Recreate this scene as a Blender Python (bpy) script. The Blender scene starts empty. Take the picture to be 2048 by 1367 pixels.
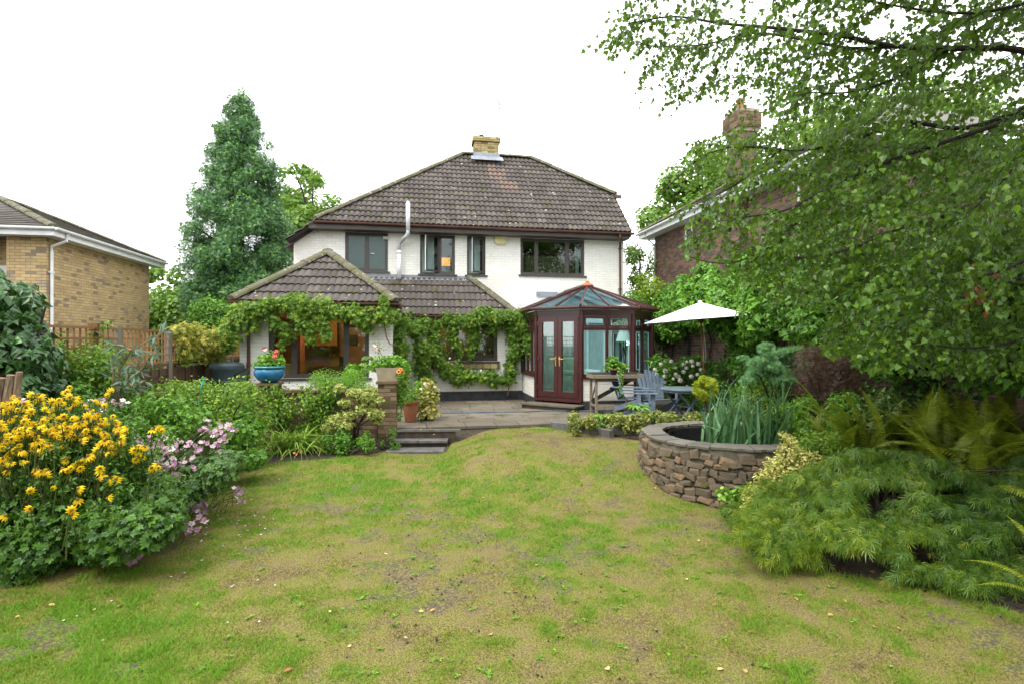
import bpy, math, random
import numpy as np
from mathutils import Vector, Matrix

# ---------------------------------------------------------------- camera, sky, sun, exposure
scene = bpy.context.scene
COL = scene.collection
EYE = 1.6
cam_data = bpy.data.cameras.new('camera')
cam = bpy.data.objects.new('camera', cam_data)
COL.objects.link(cam)
cam.location = (0, 0, EYE)
cam.rotation_euler = (math.radians(90), 0, 0)
cam_data.sensor_width = 36.0
cam_data.lens = 36.0 * 1100 / 2048
cam_data.clip_start = 0.05
cam_data.clip_end = 900
scene.camera = cam

SUN_EL, SUN_AZ = math.radians(58), math.radians(215)     # soft high sun behind the cloud, from behind-left of the camera
world = bpy.data.worlds.new('World')
scene.world = world
world.use_nodes = True
wn = world.node_tree
wn.nodes.clear()
w_out = wn.nodes.new('ShaderNodeOutputWorld')
w_bg = wn.nodes.new('ShaderNodeBackground')
w_sky = wn.nodes.new('ShaderNodeTexSky')
w_sky.sky_type = 'NISHITA'
w_sky.sun_disc = False
w_sky.sun_elevation = SUN_EL
w_sky.sun_rotation = SUN_AZ
w_mix = wn.nodes.new('ShaderNodeMix')
w_mix.data_type = 'RGBA'
w_mix.inputs[0].default_value = 0.9                       # closed cloud cover over the clear sky
w_mix.inputs[7].default_value = (9.3, 9.4, 9.5, 1)
wn.links.new(w_sky.outputs[0], w_mix.inputs[6])
wn.links.new(w_mix.outputs[2], w_bg.inputs[0])
w_bg.inputs[1].default_value = 0.1
wn.links.new(w_bg.outputs[0], w_out.inputs[0])

sun_data = bpy.data.lights.new('sun', 'SUN')
sun_data.energy = 1.0
sun_data.angle = math.radians(25)
sun_data.color = (1.0, 0.95, 0.86)
sun = bpy.data.objects.new('sun', sun_data)
COL.objects.link(sun)
sun.rotation_euler = (math.radians(90) - SUN_EL, 0, math.pi - SUN_AZ + math.pi * 0)
_sd = Vector((math.sin(SUN_AZ) * math.cos(SUN_EL), math.cos(SUN_AZ) * math.cos(SUN_EL), math.sin(SUN_EL)))
sun.rotation_euler = _sd.to_track_quat('Z', 'Y').to_euler()

vs = scene.view_settings
vs.view_transform = 'Standard'
vs.look = 'None'
vs.gamma = 1.0
vs.use_curve_mapping = False
vs.exposure = 1.72
scene.cycles.max_bounces = 8
scene.cycles.transparent_max_bounces = 16
scene.cycles.diffuse_bounces = 4
scene.cycles.use_denoising = True

R = np.random.default_rng(7)
random.seed(7)

# ---------------------------------------------------------------- materials
def new_mat(name):
    m = bpy.data.materials.new(name)
    m.use_nodes = True
    nt = m.node_tree
    nt.nodes.clear()
    return m, nt

def N(nt, t, **kw):
    n = nt.nodes.new(t)
    for k, v in kw.items():
        setattr(n, k, v)
    return n

def c4(c):
    return (c[0], c[1], c[2], 1.0)

def noise_fac(nt, scale, lo=0.4, hi=0.6, detail=4, stretch=None):
    geo = N(nt, 'ShaderNodeNewGeometry')
    src = geo.outputs['Position']
    if stretch:
        mp = N(nt, 'ShaderNodeMapping')
        mp.inputs['Scale'].default_value = stretch
        nt.links.new(src, mp.inputs[0])
        src = mp.outputs[0]
    no = N(nt, 'ShaderNodeTexNoise')
    no.inputs['Scale'].default_value = scale
    no.inputs['Detail'].default_value = detail
    nt.links.new(src, no.inputs['Vector'])
    mr = N(nt, 'ShaderNodeMapRange')
    mr.inputs[1].default_value = lo
    mr.inputs[2].default_value = hi
    nt.links.new(no.outputs[0], mr.inputs[0])
    return mr.outputs[0], no.outputs[0]

def mixc(nt, fac, a, b, mode='MIX'):
    mx = N(nt, 'ShaderNodeMix', data_type='RGBA', blend_type=mode)
    for sock, val in ((0, fac), (6, a), (7, b)):
        if isinstance(val, (int, float)):
            mx.inputs[sock].default_value = val
        elif isinstance(val, (tuple, list)):
            mx.inputs[sock].default_value = c4(val)
        else:
            nt.links.new(val, mx.inputs[sock])
    return mx.outputs[2]

def principled(nt, col, rough=0.7, spec=0.4, metal=0.0, bump=None, bump_str=0.3, bump_dist=0.01):
    p = N(nt, 'ShaderNodeBsdfPrincipled')
    if isinstance(col, (tuple, list)):
        p.inputs['Base Color'].default_value = c4(col)
    else:
        nt.links.new(col, p.inputs['Base Color'])
    p.inputs['Roughness'].default_value = rough
    p.inputs['Specular IOR Level'].default_value = spec
    p.inputs['Metallic'].default_value = metal
    if bump is not None:
        b = N(nt, 'ShaderNodeBump')
        b.inputs['Strength'].default_value = bump_str
        b.inputs['Distance'].default_value = bump_dist
        nt.links.new(bump, b.inputs['Height'])
        nt.links.new(b.outputs[0], p.inputs['Normal'])
    return p

def finish(nt, shader):
    o = N(nt, 'ShaderNodeOutputMaterial')
    nt.links.new(shader, o.inputs[0])

def simple(name, col, col2=None, scale=8, rough=0.7, spec=0.4, metal=0.0, bump=0.0, bscale=60, lo=0.35, hi=0.65,
           stretch=None, col3=None, scale3=30, lo3=0.6, hi3=0.7):
    m, nt = new_mat(name)
    c = col
    if col2 is not None:
        f, _ = noise_fac(nt, scale, lo, hi, stretch=stretch)
        c = mixc(nt, f, col, col2)
    if col3 is not None:
        f, _ = noise_fac(nt, scale3, lo3, hi3)
        c = mixc(nt, f, c, col3)
    h = None
    if bump:
        _, h = noise_fac(nt, bscale, detail=3, stretch=stretch)
    p = principled(nt, c, rough, spec, metal, h, bump or 0.1)
    finish(nt, p.outputs[0])
    return m

def tone_mat(name, stops, rough=0.8, spec=0.25, translucent=0.0, extra=None, bump=0.0, bscale=80, vary=0.25, vscale=3.0):
    """colour from the per-piece 'tone' attribute through a ramp, with a slow world noise over it"""
    m, nt = new_mat(name)
    at = N(nt, 'ShaderNodeAttribute', attribute_name='tone')
    ramp = N(nt, 'ShaderNodeValToRGB')
    cr = ramp.color_ramp
    while len(cr.elements) < len(stops):
        cr.elements.new(0.5)
    for i, (pos, c) in enumerate(stops):
        cr.elements[i].position = pos
        cr.elements[i].color = c4(c)
    fac = at.outputs['Fac']
    if vary:
        _, no = noise_fac(nt, vscale, detail=3)
        ma = N(nt, 'ShaderNodeMath', operation='MULTIPLY_ADD')
        nt.links.new(no, ma.inputs[0])
        ma.inputs[1].default_value = vary * 2
        ma.inputs[2].default_value = -vary
        ad = N(nt, 'ShaderNodeMath', operation='ADD', use_clamp=True)
        nt.links.new(ma.outputs[0], ad.inputs[0])
        nt.links.new(fac, ad.inputs[1])
        fac = ad.outputs[0]
    nt.links.new(fac, ramp.inputs[0])
    col = ramp.outputs[0]
    if extra:
        for (c, sc, lo, hi) in extra:
            f, _ = noise_fac(nt, sc, lo, hi)
            col = mixc(nt, f, col, c)
    h = None
    if bump:
        _, h = noise_fac(nt, bscale, detail=3)
    p = principled(nt, col, rough, spec, bump=h, bump_str=bump or 0.1)
    sh = p.outputs[0]
    if translucent:
        tr = N(nt, 'ShaderNodeBsdfTranslucent')
        nt.links.new(mixc(nt, 0.35, col, (0.30, 0.42, 0.05)), tr.inputs[0])
        mx = N(nt, 'ShaderNodeMixShader')
        mx.inputs[0].default_value = translucent
        nt.links.new(sh, mx.inputs[1])
        nt.links.new(tr.outputs[0], mx.inputs[2])
        sh = mx.outputs[0]
    finish(nt, sh)
    return m

VIVID = {'golden leaf': (1, 1, 1), 'golden conifer spray': (1, 1.05, 1), 'fern frond': (1.15, 1.15, .9), 'threadleaf maple leaf': (1.0, 1.08, .9), 'dark red maple leaf': (1.1, 1, 1),
         'cream edged leaf': (1, 1, 1), 'withered birch leaf': (1.3, 1, 1), 'grey green long leaf': (1.1, 1.1, 1), 'blue green conifer spray': (.95, 1.05, .95),
         'low ground cover leaf': (1.1, 1.1, .9), 'yellowing vine leaf': (1.1, 1.1, 1), 'birch leaf': (1.22, 1.24, .62), 'ivy leaf on conifer': (1.0, 1.08, .9), 'light green tree leaf': (1.02, 1.05, .95), 'pergola vine leaf': (1.1, 1.12, .9), 'blue green iris blade': (1.2, 1.3, 1.05)}
def leaf_mat(name, dark, mid, light, rough=0.45, spec=0.45, tr=0.3, vary=0.22, vscale=3.0):
    k = VIVID.get(name, (1.25, 1.35, .85))
    dark, mid, light = [tuple(min(.7, a * b) for a, b in zip(c, k)) for c in (dark, mid, light)]
    return tone_mat(name, [(0.0, dark), (0.5, mid), (1.0, light)], rough, spec, tr, vary=vary, vscale=vscale)

def glass_mat(name, tint, refl=0.12, rough=0.02, trans=1.0, diffuse=None, dmix=0.0):
    m, nt = new_mat(name)
    t = N(nt, 'ShaderNodeBsdfTransparent')
    t.inputs[0].default_value = c4(tint)
    g = N(nt, 'ShaderNodeBsdfGlossy')
    g.inputs[0].default_value = (0.9, 0.95, 0.95, 1)
    g.inputs['Roughness'].default_value = rough
    fr = N(nt, 'ShaderNodeFresnel')
    fr.inputs[0].default_value = 1.5
    ma = N(nt, 'ShaderNodeMath', operation='MULTIPLY_ADD', use_clamp=True)
    nt.links.new(fr.outputs[0], ma.inputs[0])
    ma.inputs[1].default_value = 1.0
    ma.inputs[2].default_value = refl - 0.04
    bf = N(nt, 'ShaderNodeNewGeometry')
    iv = N(nt, 'ShaderNodeMath', operation='SUBTRACT')
    iv.inputs[0].default_value = 1.0
    nt.links.new(bf.outputs['Backfacing'], iv.inputs[1])
    mu = N(nt, 'ShaderNodeMath', operation='MULTIPLY')
    nt.links.new(ma.outputs[0], mu.inputs[0])
    nt.links.new(iv.outputs[0], mu.inputs[1])
    mx = N(nt, 'ShaderNodeMixShader')
    nt.links.new(mu.outputs[0], mx.inputs[0])
    nt.links.new(t.outputs[0], mx.inputs[1])
    nt.links.new(g.outputs[0], mx.inputs[2])
    sh = mx.outputs[0]
    if dmix:
        d = N(nt, 'ShaderNodeBsdfDiffuse')
        d.inputs[0].default_value = c4(diffuse)
        m2 = N(nt, 'ShaderNodeMixShader')
        m2.inputs[0].default_value = dmix
        nt.links.new(sh, m2.inputs[1])
        nt.links.new(d.outputs[0], m2.inputs[2])
        sh = m2.outputs[0]
    finish(nt, sh)
    return m

def emit_mat(name, col, strength):
    m, nt = new_mat(name)
    e = N(nt, 'ShaderNodeEmission')
    e.inputs[0].default_value = c4(col)
    e.inputs[1].default_value = strength
    finish(nt, e.outputs[0])
    return m

M = {}
M['white_brick'] = tone_mat('white painted brick', [(0, (.74, .72, .67)), (1, (.80, .79, .75))], 0.6, 0.3, bump=0.15, bscale=90,
                            vary=0.3, vscale=1.2, extra=[((.62, .58, .50), 6, .62, .85), ((.60, .57, .49), 1.1, .56, .9)])
M['white_mortar'] = simple('white painted joint', (.70, .68, .63), (.56, .53, .47), 3, rough=.7)
M['yellow_brick'] = tone_mat('buff stock brick', [(0, (.24, .19, .13)), (.16, (.38, .27, .135)), (.6, (.46, .335, .165)), (1, (.52, .39, .20))],
                             0.85, 0.2, vary=0.22, vscale=1.6, extra=[((.27, .23, .17), 2.2, .58, .75)])
M['yellow_mortar'] = simple('buff brick mortar', (.20, .165, .11), (.14, .12, .085), 3, rough=.9)
M['brown_brick'] = tone_mat('brown multi brick', [(0, (.085, .062, .055)), (.5, (.15, .10, .08)), (1, (.23, .13, .09))],
                            0.85, 0.2, vary=0.15, vscale=2, extra=[((.07, .09, .03), 1.6, .60, .75)])
M['brown_mortar'] = simple('pale brown mortar', (.30, .25, .19), (.18, .16, .11), 3, rough=.9)
M['old_brick'] = tone_mat('weathered garden brick', [(0, (.075, .05, .03)), (.5, (.14, .095, .055)), (1, (.21, .15, .095))],
                          0.9, 0.2, vary=0.2, vscale=3, bump=.4, extra=[((.06, .07, .02), 5, .55, .7)])
M['old_mortar'] = simple('mossy mortar', (.15, .13, .08), (.07, .08, .03), 6, rough=.95)
M['chimney_brick'] = tone_mat('yellow chimney brick', [(0, (.16, .12, .05)), (1, (.42, .34, .16))], 0.9, 0.2, vary=0.3, vscale=3,
                              extra=[((.10, .09, .05), 3.3, .56, .7)])
M['tile'] = tone_mat('brown concrete roof tile', [(0, (.062, .052, .048)), (.5, (.085, .073, .067)), (1, (.118, .10, .09))],
                     0.9, 0.25, vary=0.12, vscale=2.5, bump=.5, bscale=70,
                     extra=[((.055, .060, .018), 4.5, .56, .70), ((.42, .42, .38), 7.0, .68, .71)])
M['tile_orange'] = simple('orange stained roof tile', (.165, .108, .08), (.095, .08, .07), 3, rough=.9)
M['ridge_tile'] = simple('mossy ridge tile', (.12, .105, .085), (.085, .085, .03), 5, rough=.95, bump=.8, bscale=40,
                         col3=(.34, .33, .28), scale3=14, lo3=.62, hi3=.70)
M['slate'] = tone_mat('grey brown slate', [(0, (.09, .085, .075)), (1, (.17, .155, .135))], 0.85, 0.25, vary=.25, vscale=1.5)
M['lead'] = simple('lead flashing', (.25, .28, .32), (.18, .20, .23), 5, rough=.5, spec=.5)
M['brown_plastic'] = simple('brown gutter plastic', (.075, .028, .020), (.10, .042, .03), 3, rough=.4, spec=.5)
M['fascia'] = simple('dark brown fascia', (.055, .042, .036), (.075, .058, .05), 3, rough=.5)
M['window_frame'] = simple('dark brown window frame', (.045, .036, .033), (.06, .05, .045), 4, rough=.4, spec=.5)
M['mahogany'] = simple('mahogany upvc', (.044, .011, .011), (.058, .016, .015), 4, rough=.32, spec=.5)
M['white_plastic'] = simple('white plastic', (.78, .80, .80), (.66, .68, .68), 3, rough=.35, spec=.5)
M['pale_grey_plastic'] = simple('pale grey plastic', (.50, .52, .51), (.4, .42, .42), 3, rough=.5)
M['cream_box'] = simple('cream alarm box', (.62, .54, .22), (.7, .64, .38), 12, rough=.5)
M['bitumen'] = simple('black plinth paint', (.022, .022, .026), (.05, .05, .055), 6, rough=.7)
M['glass'] = glass_mat('window glass', (.72, .80, .76), .07)
M['glass_dark'] = glass_mat('grey window glass', (.62, .66, .62), .07, rough=.03)
M['glass_clear'] = glass_mat('conservatory glass', (.88, .97, .96), .06)
M['glass_door'] = glass_mat('door glass', (.62, .70, .66), .16)
M['glass_roof'] = glass_mat('blue tinted roof glass', (.80, .95, 1.0), .30, rough=.06)
M['glass_frosted'] = glass_mat('obscured window glass', (.4, .5, .46), .10, rough=.25, diffuse=(.10, .16, .145), dmix=.55)
M['room_teal'] = simple('dim green room', (.10, .15, .14), (.07, .10, .09), 1.2)
M['room_dark'] = simple('dim room', (.09, .085, .07), (.05, .05, .04), 1.2)
M['room_warm'] = simple('warm kitchen wall', (.42, .27, .15), (.28, .17, .10), 1.5)
M['room_cream'] = simple('cream room wall', (.62, .56, .44), (.5, .45, .36), 1.5)
M['blind'] = simple('woven blind', (.19, .15, .08), (.10, .08, .045), 14, stretch=(1, 1, 8))
M['curtain'] = simple('pale net curtain', (.52, .56, .54), (.36, .40, .39), 9, stretch=(4, 4, .3))
M['patio'] = tone_mat('weathered paving slab', [(0, (.125, .105, .08)), (.5, (.15, .127, .098)), (1, (.18, .155, .12))], .9, .25, vary=.2, vscale=1.1,
                      bump=.4, bscale=120, extra=[((.075, .072, .04), 2.6, .52, .72), ((.06, .055, .048), 9, .6, .8)])
M['patio_joint'] = simple('paving joint soil', (.06, .055, .035), (.04, .05, .02), 12, rough=1)
M['slate_step'] = simple('grey step slab', (.13, .125, .12), (.075, .07, .065), 6, rough=.75, bump=.3, bscale=60)
M['dark_riser'] = simple('dark damp riser', (.035, .025, .018), (.06, .045, .03), 9, rough=.9)
M['soil'] = simple('garden soil', (.028, .021, .014), (.05, .038, .025), 14, rough=1, bump=.8, bscale=50)
M['stone'] = tone_mat('rubble ironstone', [(0, (.085, .07, .052)), (.4, (.145, .112, .078)), (.8, (.19, .13, .082)), (1, (.26, .23, .175))], .95, .2, vary=.2,
                      vscale=6, bump=1.0, bscale=30, extra=[((.10, .10, .03), 4.5, .62, .75), ((.38, .37, .33), 12, .72, .78)])
M['stone_mortar'] = simple('rubble wall mortar', (.13, .112, .085), (.07, .065, .04), 7, rough=1, bump=1.0, bscale=25)
M['cap_stone'] = tone_mat('lichened cap stone', [(0, (.09, .082, .07)), (1, (.17, .155, .13))], .9, .25, vary=.3, vscale=4, bump=.8, bscale=40,
                          extra=[((.07, .07, .03), 6, .6, .75)])
M['liner'] = simple('black pond liner', (.012, .012, .013), (.03, .03, .032), 6, rough=.3, spec=.5)
M['water'] = simple('dark pond water', (.008, .010, .008), rough=.04, spec=.5)
M['bench_wood'] = simple('grey weathered timber', (.26, .22, .16), (.15, .125, .09), 10, rough=.85, stretch=(1, 8, 8), bump=.3)
M['bench_dark'] = simple('dark damp timber', (.10, .075, .05), (.06, .045, .03), 10, rough=.85)
M['blue_paint'] = simple('slate blue wood paint', (.15, .19, .25), (.10, .135, .18), 9, rough=.55)
M['table_paint'] = simple('blue grey table paint', (.17, .22, .24), (.12, .16, .18), 9, rough=.35, spec=.5)
M['canvas'] = simple('white parasol canvas', (.80, .80, .78), (.74, .74, .72), 3, rough=.85)
M['pole_wood'] = simple('red brown varnished pole', (.20, .065, .03), (.13, .045, .022), 8, rough=.4, stretch=(6, 6, .5))
M['rope'] = simple('pale cord', (.5, .44, .34))
M['terracotta'] = simple('terracotta', (.38, .13, .055), (.28, .11, .06), 9, rough=.85, bump=.2)
M['blue_glaze'] = simple('blue ceramic glaze', (.025, .16, .34), (.02, .11, .26), 8, rough=.12, spec=.6)
M['teal_glaze'] = simple('teal ceramic glaze', (.02, .24, .24), (.02, .17, .2), 8, rough=.15, spec=.6)
M['trough'] = simple('stone coloured trough', (.36, .30, .21), (.28, .23, .16), 7, rough=.9)
M['butt'] = simple('dark green grey plastic', (.040, .068, .072), (.055, .085, .09), 4, rough=.5)
M['black_plastic'] = simple('black plastic', (.015, .015, .017), rough=.4)
M['hose_green'] = simple('green hose', (.02, .30, .20), rough=.5)
M['hose_blue'] = simple('blue grey hose', (.04, .05, .16), (.06, .16, .20), 2.5, rough=.5)
M['fence_board'] = tone_mat('dark brown fence board', [(0, (.06, .038, .024)), (1, (.12, .075, .048))], .85, .2, vary=.25, vscale=3)
M['trellis_wood'] = tone_mat('orange brown trellis', [(0, (.17, .085, .035)), (1, (.30, .16, .065))], .85, .2, vary=.25, vscale=3)
M['fence_post'] = simple('grey brown post', (.19, .165, .13), (.13, .11, .085), 5, rough=.9, stretch=(4, 4, .5))
M['rust'] = simple('rusty metal bracket', (.20, .085, .03), (.12, .055, .025), 8, rough=.8)
M['driftwood'] = simple('pale split log', (.28, .21, .14), (.16, .10, .06), 10, rough=.9, stretch=(6, 6, .7), bump=.6)
M['brass'] = simple('brass handle', (.75, .52, .15), rough=.3, metal=1)
M['metal'] = simple('grey aerial metal', (.35, .35, .35), rough=.4, metal=.6)
M['rubber'] = simple('black flue cap', (.02, .02, .025), rough=.6)
M['sofa'] = simple('pale green armchair fabric', (.58, .64, .60), (.5, .56, .52), 12, rough=.95)
M['lampshade'] = simple('cream lampshade', (.80, .78, .70), rough=.9)
M['lit_shade'] = emit_mat('lit amber lampshade', (1.0, .42, .08), .55)
M['bark'] = simple('grey brown bark', (.065, .048, .035), (.035, .028, .022), 12, rough=.95, bump=.6, bscale=40)
M['birch_bark'] = simple('dark birch twig bark', (.038, .028, .024), (.022, .017, .015), 12, rough=.8)
M['stem_tan'] = simple('tan vine stem', (.30, .19, .09), (.20, .12, .06), 12, rough=.85)
M['stem_green'] = simple('green stem', (.07, .12, .03), (.10, .10, .03), 12, rough=.7)

LEAF = {}
LEAF['birch'] = leaf_mat('birch leaf', (.024, .055, .012), (.060, .135, .018), (.13, .245, .028), rough=.36, spec=.5, tr=.46, vary=.2, vscale=1.6)
LEAF['birch_rust'] = leaf_mat('withered birch leaf', (.16, .05, .02), (.25, .08, .03), (.30, .13, .04))
LEAF['conifer'] = leaf_mat('blue green conifer spray', (.04, .09, .045), (.085, .19, .085), (.15, .29, .13), tr=.18, vary=.3, vscale=1.0)
LEAF['conifer_ivy'] = leaf_mat('ivy leaf on conifer', (.04, .11, .025), (.10, .23, .045), (.18, .34, .065), tr=.2, vary=.3, vscale=1.2)
LEAF['tree'] = leaf_mat('light green tree leaf', (.06, .13, .018), (.13, .25, .032), (.23, .36, .05), tr=.35, vscale=.8)
LEAF['ivy'] = leaf_mat('dark ivy leaf', (.014, .038, .015), (.03, .08, .028), (.06, .14, .045), rough=.35, spec=.5, tr=.1, vary=.15)
LEAF['shrub'] = leaf_mat('mid green shrub leaf', (.03, .085, .012), (.075, .18, .022), (.15, .30, .035), tr=.28)
LEAF['shrub_bright'] = leaf_mat('bright green shrub leaf', (.05, .13, .012), (.11, .24, .022), (.19, .35, .035), tr=.35)
LEAF['creeper'] = leaf_mat('yellow green creeper leaf', (.03, .08, .010), (.10, .19, .018), (.27, .34, .04), tr=.3, vary=.3)
LEAF['wall_ivy'] = leaf_mat('lush climbing leaf', (.025, .075, .014), (.075, .185, .022), (.17, .34, .04), tr=.33, vary=.28, vscale=1.3)
LEAF['vine'] = leaf_mat('pergola vine leaf', (.045, .11, .014), (.115, .23, .026), (.27, .37, .045), tr=.3, vary=.3, vscale=2.2)
LEAF['vine_yellow'] = leaf_mat('yellowing vine leaf', (.10, .15, .02), (.30, .31, .05), (.55, .45, .08), tr=.35)
LEAF['grey'] = leaf_mat('grey green long leaf', (.06, .105, .075), (.12, .185, .14), (.22, .30, .25), rough=.5, tr=.15, vary=.1)
LEAF['rudbeckia'] = leaf_mat('rudbeckia leaf', (.016, .045, .008), (.04, .10, .014), (.085, .18, .022), tr=.22)
LEAF['anemone'] = leaf_mat('anemone leaf', (.02, .05, .014), (.045, .10, .025), (.09, .17, .04), tr=.22)
LEAF['variegated'] = leaf_mat('cream edged leaf', (.12, .19, .03), (.36, .40, .08), (.75, .70, .28), tr=.3, vary=.2)
LEAF['gold'] = leaf_mat('golden leaf', (.22, .25, .04), (.50, .46, .10), (.75, .68, .28), tr=.3, vary=.25, vscale=4)
LEAF['gold_conifer'] = leaf_mat('golden conifer spray', (.20, .25, .01), (.36, .42, .012), (.52, .52, .02), tr=.2, vary=.35, vscale=7)
LEAF['juniper'] = leaf_mat('blue grey juniper spray', (.06, .14, .075), (.12, .25, .14), (.21, .36, .22), tr=.12, vary=.25, vscale=2.5)
LEAF['red_acer'] = leaf_mat('dark red maple leaf', (.035, .018, .014), (.075, .028, .024), (.13, .05, .04), tr=.25)
LEAF['acer'] = leaf_mat('threadleaf maple leaf', (.022, .06, .008), (.085, .165, .016), (.30, .33, .025), tr=.28, vary=.38, vscale=1.8)
LEAF['fern'] = leaf_mat('fern frond', (.06, .085, .008), (.15, .19, .014), (.27, .32, .03), tr=.35, vary=.25, vscale=1.7)
LEAF['fern_green'] = leaf_mat('green fern frond', (.04, .10, .012), (.09, .19, .022), (.16, .29, .04), tr=.35)
LEAF['iris'] = leaf_mat('blue green iris blade', (.035, .095, .045), (.07, .155, .075), (.13, .235, .12), rough=.45, tr=.2, vary=.1)
LEAF['strap'] = leaf_mat('strappy leaf', (.12, .20, .04), (.22, .33, .07), (.45, .46, .17), tr=.3, vary=.15)
LEAF['hellebore'] = leaf_mat('fresh green leaf', (.06, .13, .02), (.12, .25, .03), (.24, .38, .06), tr=.3)
LEAF['ground'] = leaf_mat('low ground cover leaf', (.06, .10, .02), (.18, .22, .04), (.45, .42, .13), tr=.3)
LEAF['grass'] = tone_mat('grass blade', [(0, (.115, .08, .045)), (.3, (.255, .20, .08)), (.55, (.215, .225, .035)), (.8, (.155, .25, .022)), (1, (.12, .29, .015))],
                         .7, .2, .25, vary=.05, vscale=8)
M['petal_yellow'] = tone_mat('yellow petal', [(0, (.78, .50, .008)), (1, (.92, .72, .02))], .6, .3, .25, vary=.2)
M['petal_pink'] = tone_mat('lilac pink petal', [(0, (.40, .19, .33)), (.6, (.62, .38, .50)), (1, (.85, .74, .80))], .6, .3, .3, vary=.25, vscale=6)
M['petal_white'] = tone_mat('cream white floret', [(0, (.68, .66, .46)), (1, (.88, .87, .82))], .7, .3, .2, vary=.2, vscale=5)
M['petal_red'] = simple('red geranium petal', (.75, .03, .035), (.85, .22, .25), 40, rough=.6)
M['petal_rose'] = simple('pink rose petal', (.80, .30, .34), (.85, .55, .5), 30, rough=.6)
M['petal_orange'] = simple('orange flower', (.80, .20, .05), (.85, .35, .1), 30, rough=.6)
M['flower_eye'] = simple('dark flower eye', (.10, .055, .01), (.3, .2, .02), 60)
M['dead_leaf'] = tone_mat('fallen leaf', [(0, (.30, .12, .05)), (.5, (.55, .38, .12)), (1, (.70, .62, .34))], .7, .3, .1)

M['litter'] = tone_mat('brown leaf litter', [(0, (.02, .015, .01)), (.6, (.075, .045, .022)), (1, (.16, .10, .04))], .9, .2)

# ---------------------------------------------------------------- object helpers
def tag(o, label=None, cat=None, group=None, kind=None):
    if label: o['label'] = label
    if cat: o['category'] = cat
    if group: o['group'] = group
    if kind: o['kind'] = kind
    return o

def thing(name, label, cat, loc=(0, 0, 0), rotz=0.0, group=None):
    o = bpy.data.objects.new(name, None)
    o.empty_display_size = .2
    COL.objects.link(o)
    o.location = loc
    o.rotation_euler = (0, 0, rotz)
    return tag(o, label, cat, group)

def link(name, me, parent=None, mtx=None, label=None, kind=None):
    o = bpy.data.objects.new(name, me)
    COL.objects.link(o)
    if parent is not None:
        o.parent = parent
    if mtx is not None:
        o.matrix_local = mtx
    if label: o['label'] = label
    if kind: o['kind'] = kind
    return o

def np_mesh(name, V, F, mat, tone=None, smooth=False):
    """V (n,3); F list of int arrays (m,k) ; tone per face in the order of F"""
    me = bpy.data.meshes.new(name)
    V = np.asarray(V, dtype=np.float32)
    me.vertices.add(len(V))
    me.vertices.foreach_set('co', V.ravel())
    F = [np.asarray(f, dtype=np.int32) for f in F if len(f)]
    nl = sum(f.size for f in F)
    nf = sum(len(f) for f in F)
    me.loops.add(nl)
    me.polygons.add(nf)
    me.loops.foreach_set('vertex_index', np.concatenate([f.ravel() for f in F]))
    starts, s = [], 0
    for f in F:
        starts.append(s + np.arange(len(f)) * f.shape[1])
        s += f.size
    me.polygons.foreach_set('loop_start', np.concatenate(starts).astype(np.int32))
    me.polygons.foreach_set('use_smooth', np.full(nf, smooth, dtype=bool))
    me.update(calc_edges=True)
    me.validate()
    if tone is not None and len(me.polygons) == nf:
        a = me.attributes.new('tone', 'FLOAT', 'FACE')
        a.data.foreach_set('value', np.asarray(tone, dtype=np.float32))
    if mat is not None:
        me.materials.append(mat)
    return me

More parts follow.
